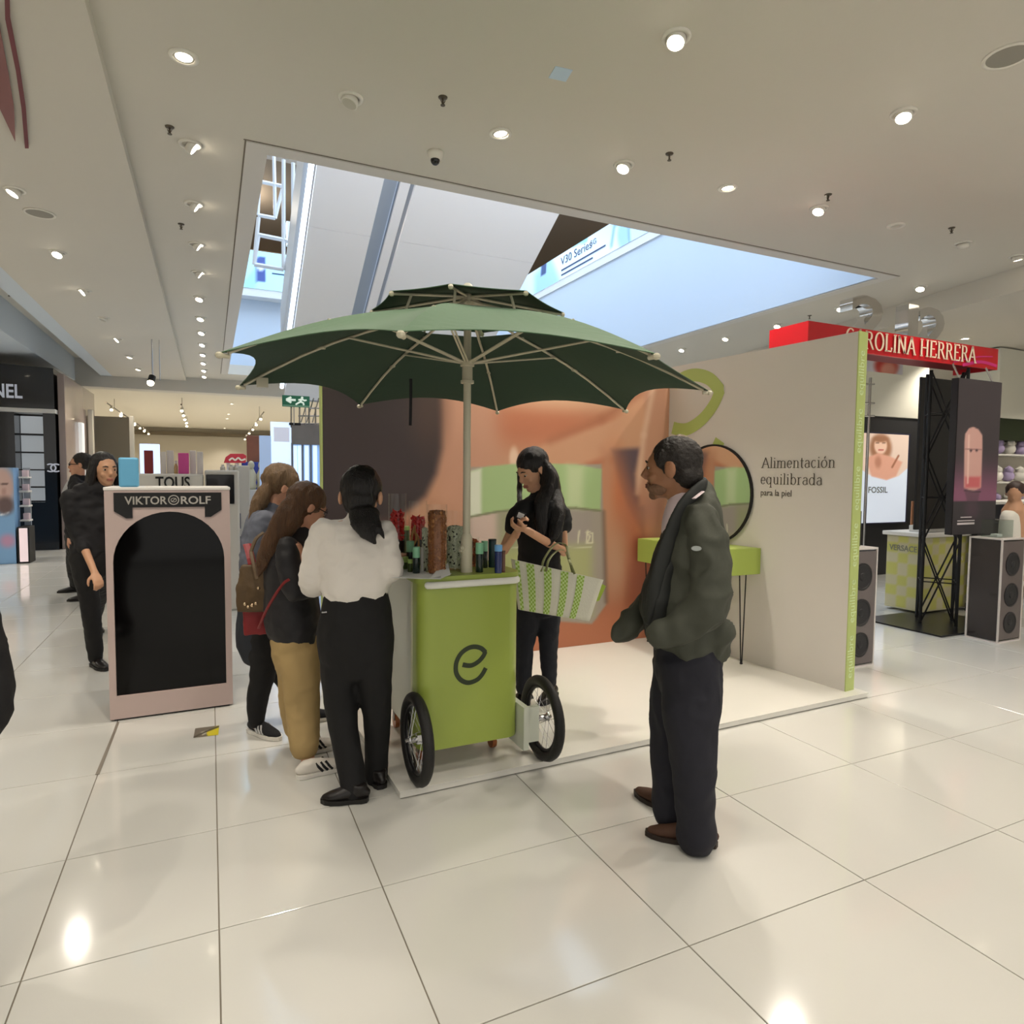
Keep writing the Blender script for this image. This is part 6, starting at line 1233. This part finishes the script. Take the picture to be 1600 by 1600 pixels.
# checked green counter
def paint_check(X, Y):
    P = Paint(X, Y, (190, 184, 150)); k = ((np.floor(X/.13)+np.floor(Y/.13)) % 2); P.mix(k*.75, (188, 188, 84)); return P
ct = thing('checked_counter', 'white topped counter with yellow green checked sides beside the lattice tower', 'counter', (7.85, 5.0, 0))
unp(boxof('counter_body', (7.41, 4.72, .03), (8.35, 5.17, .90), mat('check_cream', (196, 192, 156), .5)), ct); unp(boxof('counter_top', (7.36, 4.68, .90), (8.4, 5.2, .945), WHITE), ct)
unp(sheet('check_panel', (7.404, 5.16, .05), (0, -1, 0), (0, 0, 1), .43, .84, .03, paint_check, print_mat('panel_print', .5), None, False), ct); unp(sheet('check_panel', (7.42, 4.713, .05), (1, 0, 0), (0, 0, 1), .9, .84, .03, paint_check, print_mat('panel_print', .5), None, False), ct)
unp(fit_text('VERSACE', .34, frame((7.400, 5.13, .72), (0, -1, 0), (0, 0, 1)), .001, 'lettering', mat('grey_letter', (130, 132, 116), .4), None, .07), ct)
tag(boxof('white_carton', (7.55, 4.8, .947), (7.95, 5.0, 1.02), WHITE), 'flat white carton on the checked counter', 'box'); tag(boxof('framed_card', (7.72, 5.08, .947), (7.86, 5.10, 1.3), mat('amber_card', (176, 120, 84), .5)), 'amber framed card standing at the back of the checked counter', 'card')
# red and black poster stand
a, b = onY(1478, 840, 4.95), onY(1512, 940, 4.95)
def paint_red(X, Y): P = Paint(X, Y, (24, 20, 22)); P.poly([(1480, 834), (1512, 834), (1514, 892), (1486, 892)], (150, 30, 30), 2); P.line([(1487, 884), (1512, 884)], .8, (90, 20, 20), .6); return P
ps = thing('poster_stand', 'black floor stand with a red poster between counter and pedestal', 'poster stand', ((a.x+b.x)/2, 4.95, 0)); unp(boxof('stand_body', (a.x, 4.60, .10), (b.x+.1, 4.66, 1.05), MBLACK), ps)
o = sheet('poster', (a.x, 4.595, .12), (1, 0, 0), (0, 0, 1), b.x-a.x+.1, .92, .02, paint_red, print_mat('panel_print', .5)); unp(o, ps); q = onY(1491, 877, 4.59); unp(fit_text('AREN', .16, frame((q.x, 4.59, q.z), (1, 0, 0), (0, 0, 1)), .0005, 'lettering', WTX, None, .06), ps); unp(boxof('stand_foot', (a.x-.05, 4.5, 0.0), (b.x+.15, 4.665, .10), MBLACK), ps)
# wall with the jewellery lightbox
wd = thing('shop_partition', 'black shop partition with a white upper part behind the lattice tower', 'partition', (9.6, 7.05, 0))
x0, x1 = onY(1340, 700, 7.0).x-1.2, onY(1442, 700, 7.0).x
unp(boxof('lower_panel', (x0, 7.0, 0), (x1, 7.1, 2.56), mat('charcoal_wall', (44, 44, 46), .5), None, .01), wd); unp(boxof('upper_panel', (x0, 6.98, 2.56), (x1+.05, 7.12, 3.55), mat('pale_upper', (216, 214, 200), .6)), wd)
def paint_fos(X, Y):
    P = Paint(X, Y, (206, 214, 226)); P.poly([(1340, 672), (1422, 672), (1422, 728), (1404, 744), (1385, 750), (1362, 744), (1340, 730)], (214, 190, 172), 1.5)
    P.ell(1376, 700, 17, 22, (150, 104, 76), .25); P.ell(1376, 696, 10, 14, (220, 182, 158), .2); P.line([(1369, 692), (1373, 692)], .8, (110, 80, 64), .6); P.line([(1379, 692), (1383, 692)], .8, (110, 80, 64), .6); P.line([(1373, 703), (1380, 703)], .9, (170, 80, 72), .6); P.ell(1376, 686, 12, 5, (150, 104, 76), .4); P.poly([(1352, 716), (1372, 708), (1388, 712), (1410, 722), (1400, 744), (1385, 750), (1362, 744)], (206, 152, 128), 2); P.line([(1404, 712), (1394, 730)], 1.4, (150, 96, 70), 1); P.ell(1372, 722, 5, 9, (176, 120, 96), .6)
    return P
lb = thing('lightbox', 'bright lit portrait poster with jewellery model on the black partition', 'lightbox', (9.6, 6.96, .85)); xa, xb = onY(1338, 750, 6.95).x, onY(1417, 750, 6.95).x
unp(boxof('lightbox_case', (xa, 6.945, .84), (xb+.03, 6.978, 2.30), mat('case_navy', (40, 38, 70), .4)), lb); unp(sheet('lightbox_print', (xa+.01, 6.942, .86), (1, 0, 0), (0, 0, 1), xb-xa-.02, 1.42, .0125, paint_fos, print_mat('lit_print2', .5, .42)), lb)
q = onY(1356, 770, 6.94); unp(fit_text('FOSSIL', .46, frame((q.x, 6.940, q.z), (1, 0, 0), (0, 0, 1)), .0005, 'lettering', mat('grey_letter', (130, 132, 116), .4), None, .10), lb)
g = G(); 
for x in (1349, 1360): p_ = onY(x, 590, 6.5); rod(g, p_, (p_.x, p_.y, 0), .02)
for y in (600, 630, 650): rod(g, onY(1345, y, 6.5), onY(1366, y, 6.5), .015)
tag(g.make('ladder_frame', STEEL), 'thin steel ladder-like frame right of the lime wall edge', 'frame')
# far right kids' shop
sx0 = onY(1556, 700, 6.6).x
sh = thing('shop_unit', 'white shelving unit under a dark green header at the right frame edge', 'shelf', (sx0+1.2, 6.9, 0))
unp(boxof('upper_wall', (sx0, 6.6, 2.62), (sx0+3, 7.2, 3.80), mat('pale_upper', (216, 214, 200), .6)), sh); unp(boxof('header', (sx0+.02, 6.62, 2.25), (sx0+3, 7.2, 2.62), mat('forest_header', (34, 44, 20), .6)), sh); unp(boxof('back_panel', (sx0+.3, 7.0, .2), (sx0+3, 7.06, 2.25), mat('shelf_cream', (206, 200, 186), .6)), sh)
unp(boxof('side_panel', (sx0-.1, 6.7, 0), (sx0+.18, 7.1, 2.25), mat('charcoal_wall', (44, 44, 46), .5)), sh)
for z in (1.02, 1.50, 1.98): unp(boxof('shelf_board', (sx0+.2, 6.62, z), (sx0+3, 7.0, z+.03), WHITE), sh)
LIL = mat('lilac_cloth', (176, 160, 196), .8, bump=.3, bscale=20); CRM = mat('white_cloth', (220, 216, 206), .8, bump=.3, bscale=20)
k = 0
for z, nm, lab in [(2.01, 'plush_toy', 'lilac'), (1.53, 'folded_garment', 'lilac'), (1.05, 'folded_garment', 'pale')]:
    for j in range(3):
        x = sx0+.42+j*.34; g = G()
        g.ball((x, 6.8, z+.10), (.12, .10, .10), 12); g.ball((x, 6.78, z+.20), (.08, .07, .07), 12)
        if nm == 'folded_garment': g.tube([(x-.12, 6.78, z+.22), (x, 6.78, z+.27), (x+.12, 6.78, z+.22)], .02, 6)
        tag(g.make(nm, LIL if (k+j) % 2 == 0 else CRM, None, True), '%s %s on the %s shelf, %s from the left' % ('lilac' if (k+j) % 2 == 0 else 'white', nm.replace('_', ' '), {2.01: 'top', 1.53: 'middle', 1.05: 'bottom'}[z], ['first', 'second', 'third'][j]), 'clothing' if 'garment' in nm else 'toy', 'goods on the right shelves'); 
    k += 1
cc_ = thing('cash_counter', 'dark shop counter with white top at the right frame edge', 'counter', (9.6, 5.4, 0)); xa = onY(1552, 790, 5.4).x
unp(boxof('counter_body', (xa, 5.4, 0), (xa+2.5, 5.9, 1.22), mat('counter_dark', (34, 34, 36), .5)), cc_); unp(boxof('counter_top', (xa-.02, 5.37, 1.22), (xa+2.5, 5.93, 1.255), WHITE), cc_)
pz = thing('pump_bottle', 'small white pump bottle on the dark counter end', 'bottle', (xa+.06, 5.5, 1.255)); G().lathe([(.03, 0), (.032, .08), (.012, .095), (.012, .11)], n=12).make('bottle_body', WHITE, pz); g = G(); g.tube([(0, 0, .11), (0, 0, .15), (-.03, 0, .15)], .006, 6); g.make('pump', WHITE, pz)
tag(boxof('blue_carton', (xa+.25, 5.32, 1.02), (xa+.75, 5.36, 1.2), mat('blue_label', (60, 70, 160), .5)), 'blue and white label panel on the front of the dark counter', 'panel')
dd9 = 7.2; t = thing('person', 'dark-haired person mostly hidden behind the dark counter at the right edge', 'person', tuple(onz(1590, 830))); hc = D(1586, 772, dd9); HM = head_frame(hc, (-.9, -.3, -.3))
def fb(g): add_head(g, HM, 1.05); g.tube([hc-UPZ*.05, hc-UPZ*.18, hc-UPZ*.6, hc-UPZ*.95], [.05, .12, .13, .13], 10); g.tube([hc-UPZ*.9, Vector((hc.x, hc.y, .05))], .12, 10)
body_mesh(fb, SKIN2, t, .012); garment('jumper', [([hc-UPZ*.16, hc-UPZ*.24, hc-UPZ*.6, hc-UPZ*1.0], [(.06, .06), (.19, .10), (.18, .12), (.17, .12)], (1, 0, 0))], CRM, t, .015, 3, None); g = G(); g.ball(hc+HM.to_3x3() @ Vector((0, -.03, .045)), (.095, .105, .095), 14, HM.to_3x3()); unp(g.make('hair', mat('hair_brown2', (50, 32, 26), .5), None, True), t)
# ================================================================== BACKGROUND, LEFT
KY = 15.7; kb = thing('beauty_kiosk', 'black beauty kiosk with silver lettering and lit shelves at the far left', 'kiosk', (-4.2, KY, 0))
x1 = -2.76; top = []
for i in range(13): u = i/12; top.append((x1-5.4*u, 3.58+.14*math.sin(math.pi*min(1, u*1.0)*.5)))
g = G(); g.prism([(x1-5.4, 2.78), (x1, 2.78)]+top, KY-.25, KY+2.2, ax=1); unp(g.make('header_box', mat('kiosk_black', (12, 12, 16), .2, coat=.4)), kb)
unp(boxof('white_band', (x1-5.4, KY-.28, 2.70), (x1+.02, KY+2.2, 2.78), WHITE), kb)
nx0, nx1 = onY(28, 700, KY).x, onY(72, 700, KY).x
g = G(); g.box((nx1, KY-.2, 0), (x1, KY+2.1, 2.7)); g.box((x1-5.4, KY-.2, 0), (nx0, KY+2.1, 2.7)); g.box((nx0, KY-.2, 0), (nx1, KY+2.1, .95)); g.box((nx0, KY+.25, .95), (nx1, KY+2.1, 2.7)); unp(g.make('kiosk_body', mat('kiosk_black', (12, 12, 16), .2, coat=.4)), kb)
unp(boxof('lit_back', (nx0+.01, KY+.20, .97), (nx1-.01, KY+.245, 2.66), mat('lit_shelf_back', (196, 202, 206), .5, emit=.25)), kb)
for y in (680, 708, 735, 762, 790): z = onY(50, y, KY).z; unp(boxof('glass_shelf', (nx0, KY-.16, z), (nx1, KY+.2, z+.025), MBLACK), kb)
SIL = mat('sign_silver', (190, 194, 206), .35, .2, emit=.15)
q0, q1 = onY(-71, 617, KY-.27), onY(34, 617, KY-.27); unp(fit_text('CHANEL', q1.x-q0.x, frame((q0.x, KY-.262, q0.z), (1, 0, 0), (0, 0, 1)), .008, 'lettering', SIL, None, .27), kb)
g = G(); q = onY(83, 731, KY-.22)
for s in (-1, 1): V, F = ribbon2d([(s*p[0], p[1]) for p in arc(.045, 0, .085, .075, 50, 310, 18)], .026, 1); g.add([(q.x+p.x, KY-.205-.002*s, q.z+p.y) for p in V], [f if s > 0 else f[::-1] for f in F])
unp(g.make('emblem', SIL), kb)
tag(boxof('rose_partition', (x1+.03, KY-.1, 0), (x1+.15, KY+3.6, 3.5), mat('rose_laminate', (150, 132, 124), .25, coat=.3), None, .01), 'rose grey glossy partition behind the black kiosk', 'partition')
# men's fragrance display
a, b = onz(0, 890), onz(25, 880); DY = 13.4
def paint_blue(X, Y):
    P = Paint(X, Y, (120, 162, 204)); P.ell(2, 762, 20, 34, (190, 160, 152), .3); P.ell(8, 790, 14, 14, (96, 78, 78), .4); P.line([(2, 757), (12, 756)], 1.5, (80, 60, 60), 1); P.ell(6, 768, 3, 6, (170, 136, 128), .5); P.ell(12, 845, 12, 10, (180, 140, 170), .6); P.line([(0, 804), (14, 802)], 1, (230, 236, 240), 1); return P
ds = thing('fragrance_display', 'pale blue advertising stand with a man\'s face, at the left frame edge', 'display stand', (-3.6, DY, 0)); xr_ = onY(24, 830, DY).x
unp(boxof('stand_body', (xr_-2.2, DY, .0), (xr_, DY+.35, 1.62), mat('display_blue', (120, 162, 204), .4)), ds); unp(sheet('printed_front', (xr_-2.2, DY-.006, .02), (1, 0, 0), (0, 0, 1), 2.2, 1.6, .03, paint_blue, print_mat('panel_print', .5)), ds)
x2 = onY(27, 850, DY).x; x3 = onY(46, 850, DY).x
lc = thing('lit_cabinet', 'small white lit cabinet beside the pale blue stand', 'cabinet', ((x2+x3)/2, DY+.2, 0)); unp(boxof('cabinet_frame', (x2, DY, .0), (x3, DY+.4, .62), MBLACK), lc); unp(boxof('lit_front', (x2+.03, DY-.015, .03), (x3-.02, DY, .60), mat('lit_pink', (226, 206, 210), .5, emit=.3)), lc)
st = thing('tester_shelves', 'stack of small white tester shelves between the blue stand and the black kiosk', 'shelf', ((x2+x3)/2, DY+.4, .62))
for z in (.70, .95, 1.2, 1.44): unp(boxof('tester_shelf', (x2, DY+.2, z), (x3-.03, DY+.45, z+.03), WHITE), st); unp(boxof('tester_box', (x2+.04, DY+.25, z+.03), (x2+.13, DY+.33, z+.14), mat('tester_pink', (206, 184, 190), .5)), st)
g = G(); g.box((x2+.02, DY+.42, .62), (x3-.05, DY+.46, 1.62)); unp(g.make('backboard', mat('tester_grey', (150, 156, 164), .5)), st)
# counter with jewellery lettering behind the arch display
TY = 8.0; tx0, tx1 = onY(208, 760, TY).x, onY(374, 760, TY).x; txm = onY(318, 760, TY).x
tc = thing('perfume_counter', 'white perfume counter with dark lettering behind the arch display', 'counter', ((tx0+tx1)/2, TY+.3, 0))
unp(boxof('counter_body', (tx0, TY, 0), (txm, TY+.5, 1.555), WHITE, None, .02), tc); unp(fit_text('TOUS', onY(297, 760, TY).x-onY(243, 760, TY).x, frame((onY(243, 760, TY).x, TY-.004, 1.40), (1, 0, 0), (0, 0, 1)), .004, 'lettering', MBLACK, None, .13), tc)
tu = thing('screen_cabinet', 'white cabinet with a black screen right of the lettered counter', 'cabinet', ((txm+tx1)/2, TY+.3, 0))
unp(boxof('cabinet_body', (txm+.01, TY, 0), (tx1, TY+.5, 1.60), WHITE, None, .02), tu); unp(boxof('screen', (onY(322, 760, TY).x, TY-.02, 1.22), (onY(366, 760, TY).x, TY, 1.55), BLACK), tu)
pn = thing('photo_shelves', 'tall white shelf unit with rows of small photo cards right of the arch display', 'shelf', (.45, 9.0, 0)); PY = 8.6
px0, px1 = onY(360, 850, PY).x, onY(392, 850, PY).x; unp(boxof('unit_body', (px0, PY, 0), (px1, PY+.5, 1.66), WHITE, None, .01), pn)
for y0_, y1_2 in ((802, 826), (838, 862), (870, 893)):
    za, zb2 = onY(370, y1_2, PY).z, onY(370, y0_, PY).z; unp(boxof('photo_card', (onY(361, 850, PY).x, PY-.015, za), (onY(377, 850, PY).x, PY, zb2), mat('card_navy', (96, 100, 116), .5, var=.5, vscale=12)), pn)
def goods(px_a, px_b, py_t, py_b, Y, m, nm, lab, cat='box', grp=None, shape='box', zb=None):
    a, b = onY(px_a, py_b, Y), onY(px_b, py_t, Y); z0 = a.z if zb is None else zb; h = b.z-z0; w = b.x-a.x; c = ((a.x+b.x)/2, Y, z0); t = thing(nm, lab, cat, c, 0, grp)
    if shape == 'box': g = G(); g.bbox((-w/2, -w*.3, 0), (w/2, w*.3, h), min(w, h)*.06); g.make('carton' if cat == 'box' else 'body', m, t)
    else:
        g = G(); g.lathe([(w*.45, 0), (w*.5, h*.05), (w*.5, h*.55), (w*.25, h*.72), (w*.25, h*.78)], n=16); ashade(g.make('body', m, t)); g = G(); g.lathe([(w*.28, h*.78), (w*.28, h), (.001, h)], n=12); ashade(g.make('cap', WHITE, t))
    return t
WH2 = mat('carton_white', (224, 220, 214), .4)
goods(226, 239, 704, 745, TY+.2, mat('carton_red', (130, 34, 36), .4), 'perfume_box', 'dark red tall box with gold foot on the lettered counter', 'box', 'goods on the lettered counter', 'box', 1.555)
goods(252, 259, 706, 745, TY+.2, WH2, 'perfume_box', 'narrow white box on the lettered counter, left one', 'box', 'goods on the lettered counter', 'box', 1.555)
goods(261, 271, 704, 745, TY+.25, WH2, 'perfume_box', 'white box on the lettered counter just left of the pink one', 'box', 'goods on the lettered counter', 'box', 1.555)
goods(279, 295, 708, 745, TY+.1, mat('carton_pink', (206, 76, 150), .4), 'perfume_box', 'bright pink box on the lettered counter', 'box', 'goods on the lettered counter', 'box', 1.555)
goods(297, 306, 704, 745, TY+.2, WH2, 'perfume_box', 'white box just right of the pink one', 'box', 'goods on the lettered counter', 'box', 1.555)
goods(308, 317, 706, 745, TY+.2, WH2, 'perfume_box', 'white box at the right end of the lettered counter', 'box', 'goods on the lettered counter', 'box', 1.555)
goods(272, 278, 720, 745, TY+.2, mat('amber_glass', (190, 160, 110), .2, coat=.5), 'perfume_bottle', 'small amber perfume bottle beside the pink box', 'bottle', 'goods on the lettered counter', 'bottle', 1.555)
for k, x in enumerate((348, 361, 369)): goods(x-4, x+4, 726, 741, TY+.25, mat('pale_glass', (206, 200, 186), .2, coat=.5), 'perfume_bottle', 'small clear perfume bottle on the screen cabinet, %s of three' % ['left', 'middle', 'right'][k], 'bottle', 'bottles on the screen cabinet', 'bottle', 1.60)
# back of the hall
BY = 19.0
def panelY(nm, lab, x0, x1, y0, y1, Y, m, cat, th=.08, zb=None, r=.01):
    a, b = onY(x0, y1, Y), onY(x1, y0, Y); o = boxof(nm, (a.x, Y, a.z if zb is None else zb), (b.x, Y+th, b.z), m, None, min(r, abs(b.x-a.x)*.1)); return tag(o, lab, cat)
panelY('lit_column', 'white lit column at the back of the hall right of the black kiosk', 114, 128, 660, 706, 17.0, mat('lit_column', (226, 226, 222), .5, emit=.35), 'column', .3, 0)
panelY('cream_post', 'slim cream post left in the back of the hall', 139, 144, 640, 720, 18.0, WARMW, 'post', .2, 0); panelY('cream_post', 'slim cream post behind the dark-haired walker\'s head', 203, 208, 650, 720, 18.0, WARMW, 'post', .2, 0)
panelY('grey_partition', 'grey beige partition between the two cream posts', 145, 202, 652, 702, 20.5, mat('taupe_wall', (150, 138, 118), .7), 'partition', .1, 0)
panelY('light_screen', 'pale blue lit screen standing far back above the counter', 219, 249, 694, 742, 14.0, mat('screen_blue', (190, 206, 244), .5, emit=.8), 'screen', .1, 0)
rs = thing('red_sign', 'red canopy sign with pale lettering far back in the hall', 'sign', tuple(onY(367, 716, 15.0)))
pts = [onY(x, y, 15.0) for x, y in ((350, 723), (384, 723), (385, 712), (380, 709), (360, 709), (353, 714))]; g = G(); g.prism([(p.x, p.z) for p in pts], 15.0, 15.4, ax=1); unp(boxof('sign_post', (pts[0].x+.05, 15.1, 0), (pts[0].x+.12, 15.2, pts[0].z), WHITE), rs); unp(boxof('sign_post', (pts[1].x-.2, 15.1, 0), (pts[1].x-.13, 15.2, pts[0].z), WHITE), rs); unp(g.make('canopy_face', mat('coral_red', (196, 50, 60), .5)), rs); q = onY(358, 721, 14.98); g = G(); V, F = ribbon2d([(0, .02), (.06, .07), (.12, .03), (.18, .08), (.24, .03), (.32, .06)], .035, 4); g.add([(q.x+p.x, 14.985, q.z+p.y) for p in V], F); unp(g.make('script_lettering', CREAM), rs)
panelY('brown_poster', 'tall brown figure poster far back right of the red sign', 386, 407, 681, 722, 15.52, mat('poster_brown', (116, 70, 50), .6, var=.5, vscale=3), 'poster', .06)
panelY('blue_backdrop', 'blue display backdrop below the brown poster', 378, 408, 722, 748, 15.5, mat('backdrop_blue', (44, 56, 130), .5, var=.3, vscale=4), 'backdrop', .1, 0)
BUST = mat('bust_cream', (214, 206, 178), .6)
for k, x in enumerate((393, 409)):
    a = onY(x, 765, 12.0); t = thing('display_bust', 'cream display bust far back, %s of two' % ['left', 'right'][k], 'mannequin', (a.x, 12.0, a.z), 0, 'cream display busts'); G().lathe([(.07, 0), (.085, .06), (.07, .12), (.09, .24), (.05, .33), (.04, .36)], n=14).make('torso', BUST, t, True); G().ball((0, 0, .42), (.055, .06, .075), 12).make('head', BUST, t, True)
tag(boxof('bust_plinth', (onY(385, 770, 12).x, 11.8, 0), (onY(414, 770, 12).x, 12.2, onY(400, 765, 12).z-.001), WHITE), 'white plinth under the two cream display busts', 'plinth')
# lit cosmetics wall
LY = 10.5
lw = thing('lit_shelf_wall', 'bluish white glowing cosmetics wall left of the poster wall', 'shelf', (1.2, LY, 0)); GLB = mat('glow_white', (206, 224, 250), .5, emit=.6); PBL = mat('pale_blue_panel', (176, 200, 236), .5, emit=.2)
def lwp(nm, x0, x1, y0, y1, Y, m, zb=None):
    a, b = onY(x0, y1, Y), onY(x1, y0, Y); unp(boxof(nm, (a.x, Y, a.z if zb is None else zb), (b.x, Y+.05, b.z), m, None, .003), lw)
lwp('side_panel', 408, 424, 681, 900, LY, PBL, 0); lwp('glow_panel', 424, 455, 660, 760, LY, GLB); lwp('label_panel', 428, 452, 668, 690, LY-.02, mat('pale_label', (206, 210, 226), .5, emit=.3)); lwp('lower_panel', 424, 455, 760, 900, LY, PBL, 0)
lwp('grey_header', 456, 512, 664, 694, LY-.05, mat('header_grey', (128, 124, 122), .6, var=.2, vscale=5)); lwp('back_board', 455, 520, 690, 900, LY+.06, mat('board_blue', (150, 182, 214), .5, emit=.12), 0)
for x in (460, 468, 478, 491, 503): lwp('light_slat', x, x+4.5, 696, 885, LY, GLB)
for x in (457, 473, 486): lwp('upright', x, x+1.2, 692, 885, LY-.02, mat('slat_grey', (120, 130, 146), .4))
lwp('black_trim', 452, 470, 661, 664, LY-.06, MBLACK)
gf = thing('grid_frame', 'steel scaffold grid above the glowing cosmetics wall', 'frame', (1.6, LY-.3, 2.4)); GY = LY-.03
for x in (455, 468, 483, 493): g = G(); rod(g, onY(x, 636, GY), onY(x, 668, GY), .014); unp(g.make('post', STEEL), gf)
for x0, x1, y in ((466, 500, 650), (482, 500, 638), (466, 500, 662), (455, 484, 664)): g = G(); rod(g, onY(x0, y, GY), onY(x1, y, GY), .012); unp(g.make('rail', STEEL), gf)
for k in (0, 1, 2): g = G(); rod(g, onY(470+k*9, 660, GY), onY(482+k*8, 622, GY), .010); unp(g.make('diagonal', STEEL), gf)
# exit sign
EY = 10.40; ex0, ex1 = onY(441, 617, EY), onY(484, 637, EY); ex = thing('exit_sign', 'green emergency exit sign with arrow and running figure, under the ceiling', 'sign', ((ex0.x+ex1.x)/2, EY, ex1.z))
unp(boxof('sign_panel', (ex0.x, EY, ex1.z), (ex1.x, EY+.03, ex0.z), mat('exit_green', (22, 92, 66), .4, emit=.15)), ex)
w, h = ex1.x-ex0.x, ex0.z-ex1.z; EX = lambda u, v: (ex0.x+w*u, EY-.006, ex1.z+h*v); WE = mat('exit_white', (214, 226, 214), .5, emit=.3)
g = G()
for pts in ([(.14, .60), (.48, .60)], [(.14, .60), (.32, .84)], [(.14, .60), (.32, .36)]): g.tube([EX(*p) for p in pts], .018, 6)
unp(g.make('arrow', WE), ex); g = G(); g.ball(EX(.72, .84), .020, 8)
for pts in ([(.70, .74), (.66, .48)], [(.70, .70), (.58, .62)], [(.70, .70), (.82, .60), (.88, .66)], [(.66, .48), (.56, .34), (.48, .20)], [(.66, .48), (.76, .38), (.78, .18)]): g.tube([EX(*p) for p in pts], .0145, 6)
unp(g.make('running_figure', WE), ex); g = G(); g.box(EX(.02, .03), (ex0.x+w*.98, EY-.003, ex1.z+h*.15)); unp(g.make('caption_strip', mat('caption_green', (120, 170, 140), .5)), ex)
for u in (.42, .85): g = G(); rod(g, (ex0.x+w*u, EY+.015, ex1.z), (ex0.x+w*u, EY+.015, onY(460, 664, LY-.05).z), .008); unp(g.make('bracket', STEEL), ex)
# track lights in the far part
TW = mat('track_lamp', (255, 236, 200), .5, emit=9)
def track(p, q, n, lab, z=3.55, r=.05):
    a, b = onz(*p, z), onz(*q, z); t = thing('track_light', lab, 'ceiling light', tuple((a+b)/2)); g = G(); g.tube([a, b], .02, 6); unp(g.make('rail', SPK), t)
    for i in range(n):
        c = a.lerp(b, (i+.5)/n)-UPZ*.06; d = Vector((random.uniform(-.3, .3), -.75, -.75)).normalized(); g = G(); g.tube([c-d*.04, c+d*.08], r, 10); h_ = unp(g.make('lamp_head', RING), t); g = G(); g.tube([c+d*.081, c+d*.086], r*.85, 10); k_ = g.make('lamp_face', TW); k_.parent = h_
    for u in (.1, .9): c = a.lerp(b, u); g = G(); rod(g, c, Vector((c.x, c.y, FZ+.12)), .006); unp(g.make('suspension', SPK), t)
    return a, b
track((166, 629), (240, 680), 8, 'ceiling track of spotlights, left one of three in the far hall'); track((283, 632), (293, 664), 5, 'ceiling track of spotlights, middle one of three in the far hall'); track((412, 644), (376, 692), 8, 'ceiling track of spotlights, right one of three in the far hall', 3.45)
for k, (x, y) in enumerate([(362, 631), (357, 647), (355, 654), (351, 669), (349, 676)]): p = onz(x, y, FZ+.12); downlight(p.x, p.y, 'small ceiling light in the far cream ceiling, %s of five in line' % od[k], 'ceiling lights in the far hall', True, 0, 0, z=FZ+.12, power=1.8, size=110)
for y in (21.5, 25.5, 29.5, 34):
    for x in (-6, -2.5, 1, 5, 10): spot((x, y, FZ+.08), (0, .2, -1), LAMP_W*4.2, 135)
pl_ = thing('pendant_light', 'single spotlight hanging on a thin rod in the left hall', 'ceiling light', tuple(onz(237, 530, CZ-.09))); a = onz(237, 530, CZ-.09); zz = onY(237, 598, a.y).z
g = G(); rod(g, a, (a.x, a.y, zz+.1), .012); rod(g, a+Vector((.12, 0, 0)), (a.x+.12, a.y, zz+.05), .008); unp(g.make('rod', STEEL), pl_); g = G(); g.tube([(a.x, a.y, zz+.12), (a.x-.03, a.y-.05, zz)], .06, 12); unp(g.make('lamp_head', MBLACK), pl_); g = G(); g.ball((a.x-.03, a.y-.06, zz-.01), .06, 12); unp(g.make('lamp_face', TW), pl_)
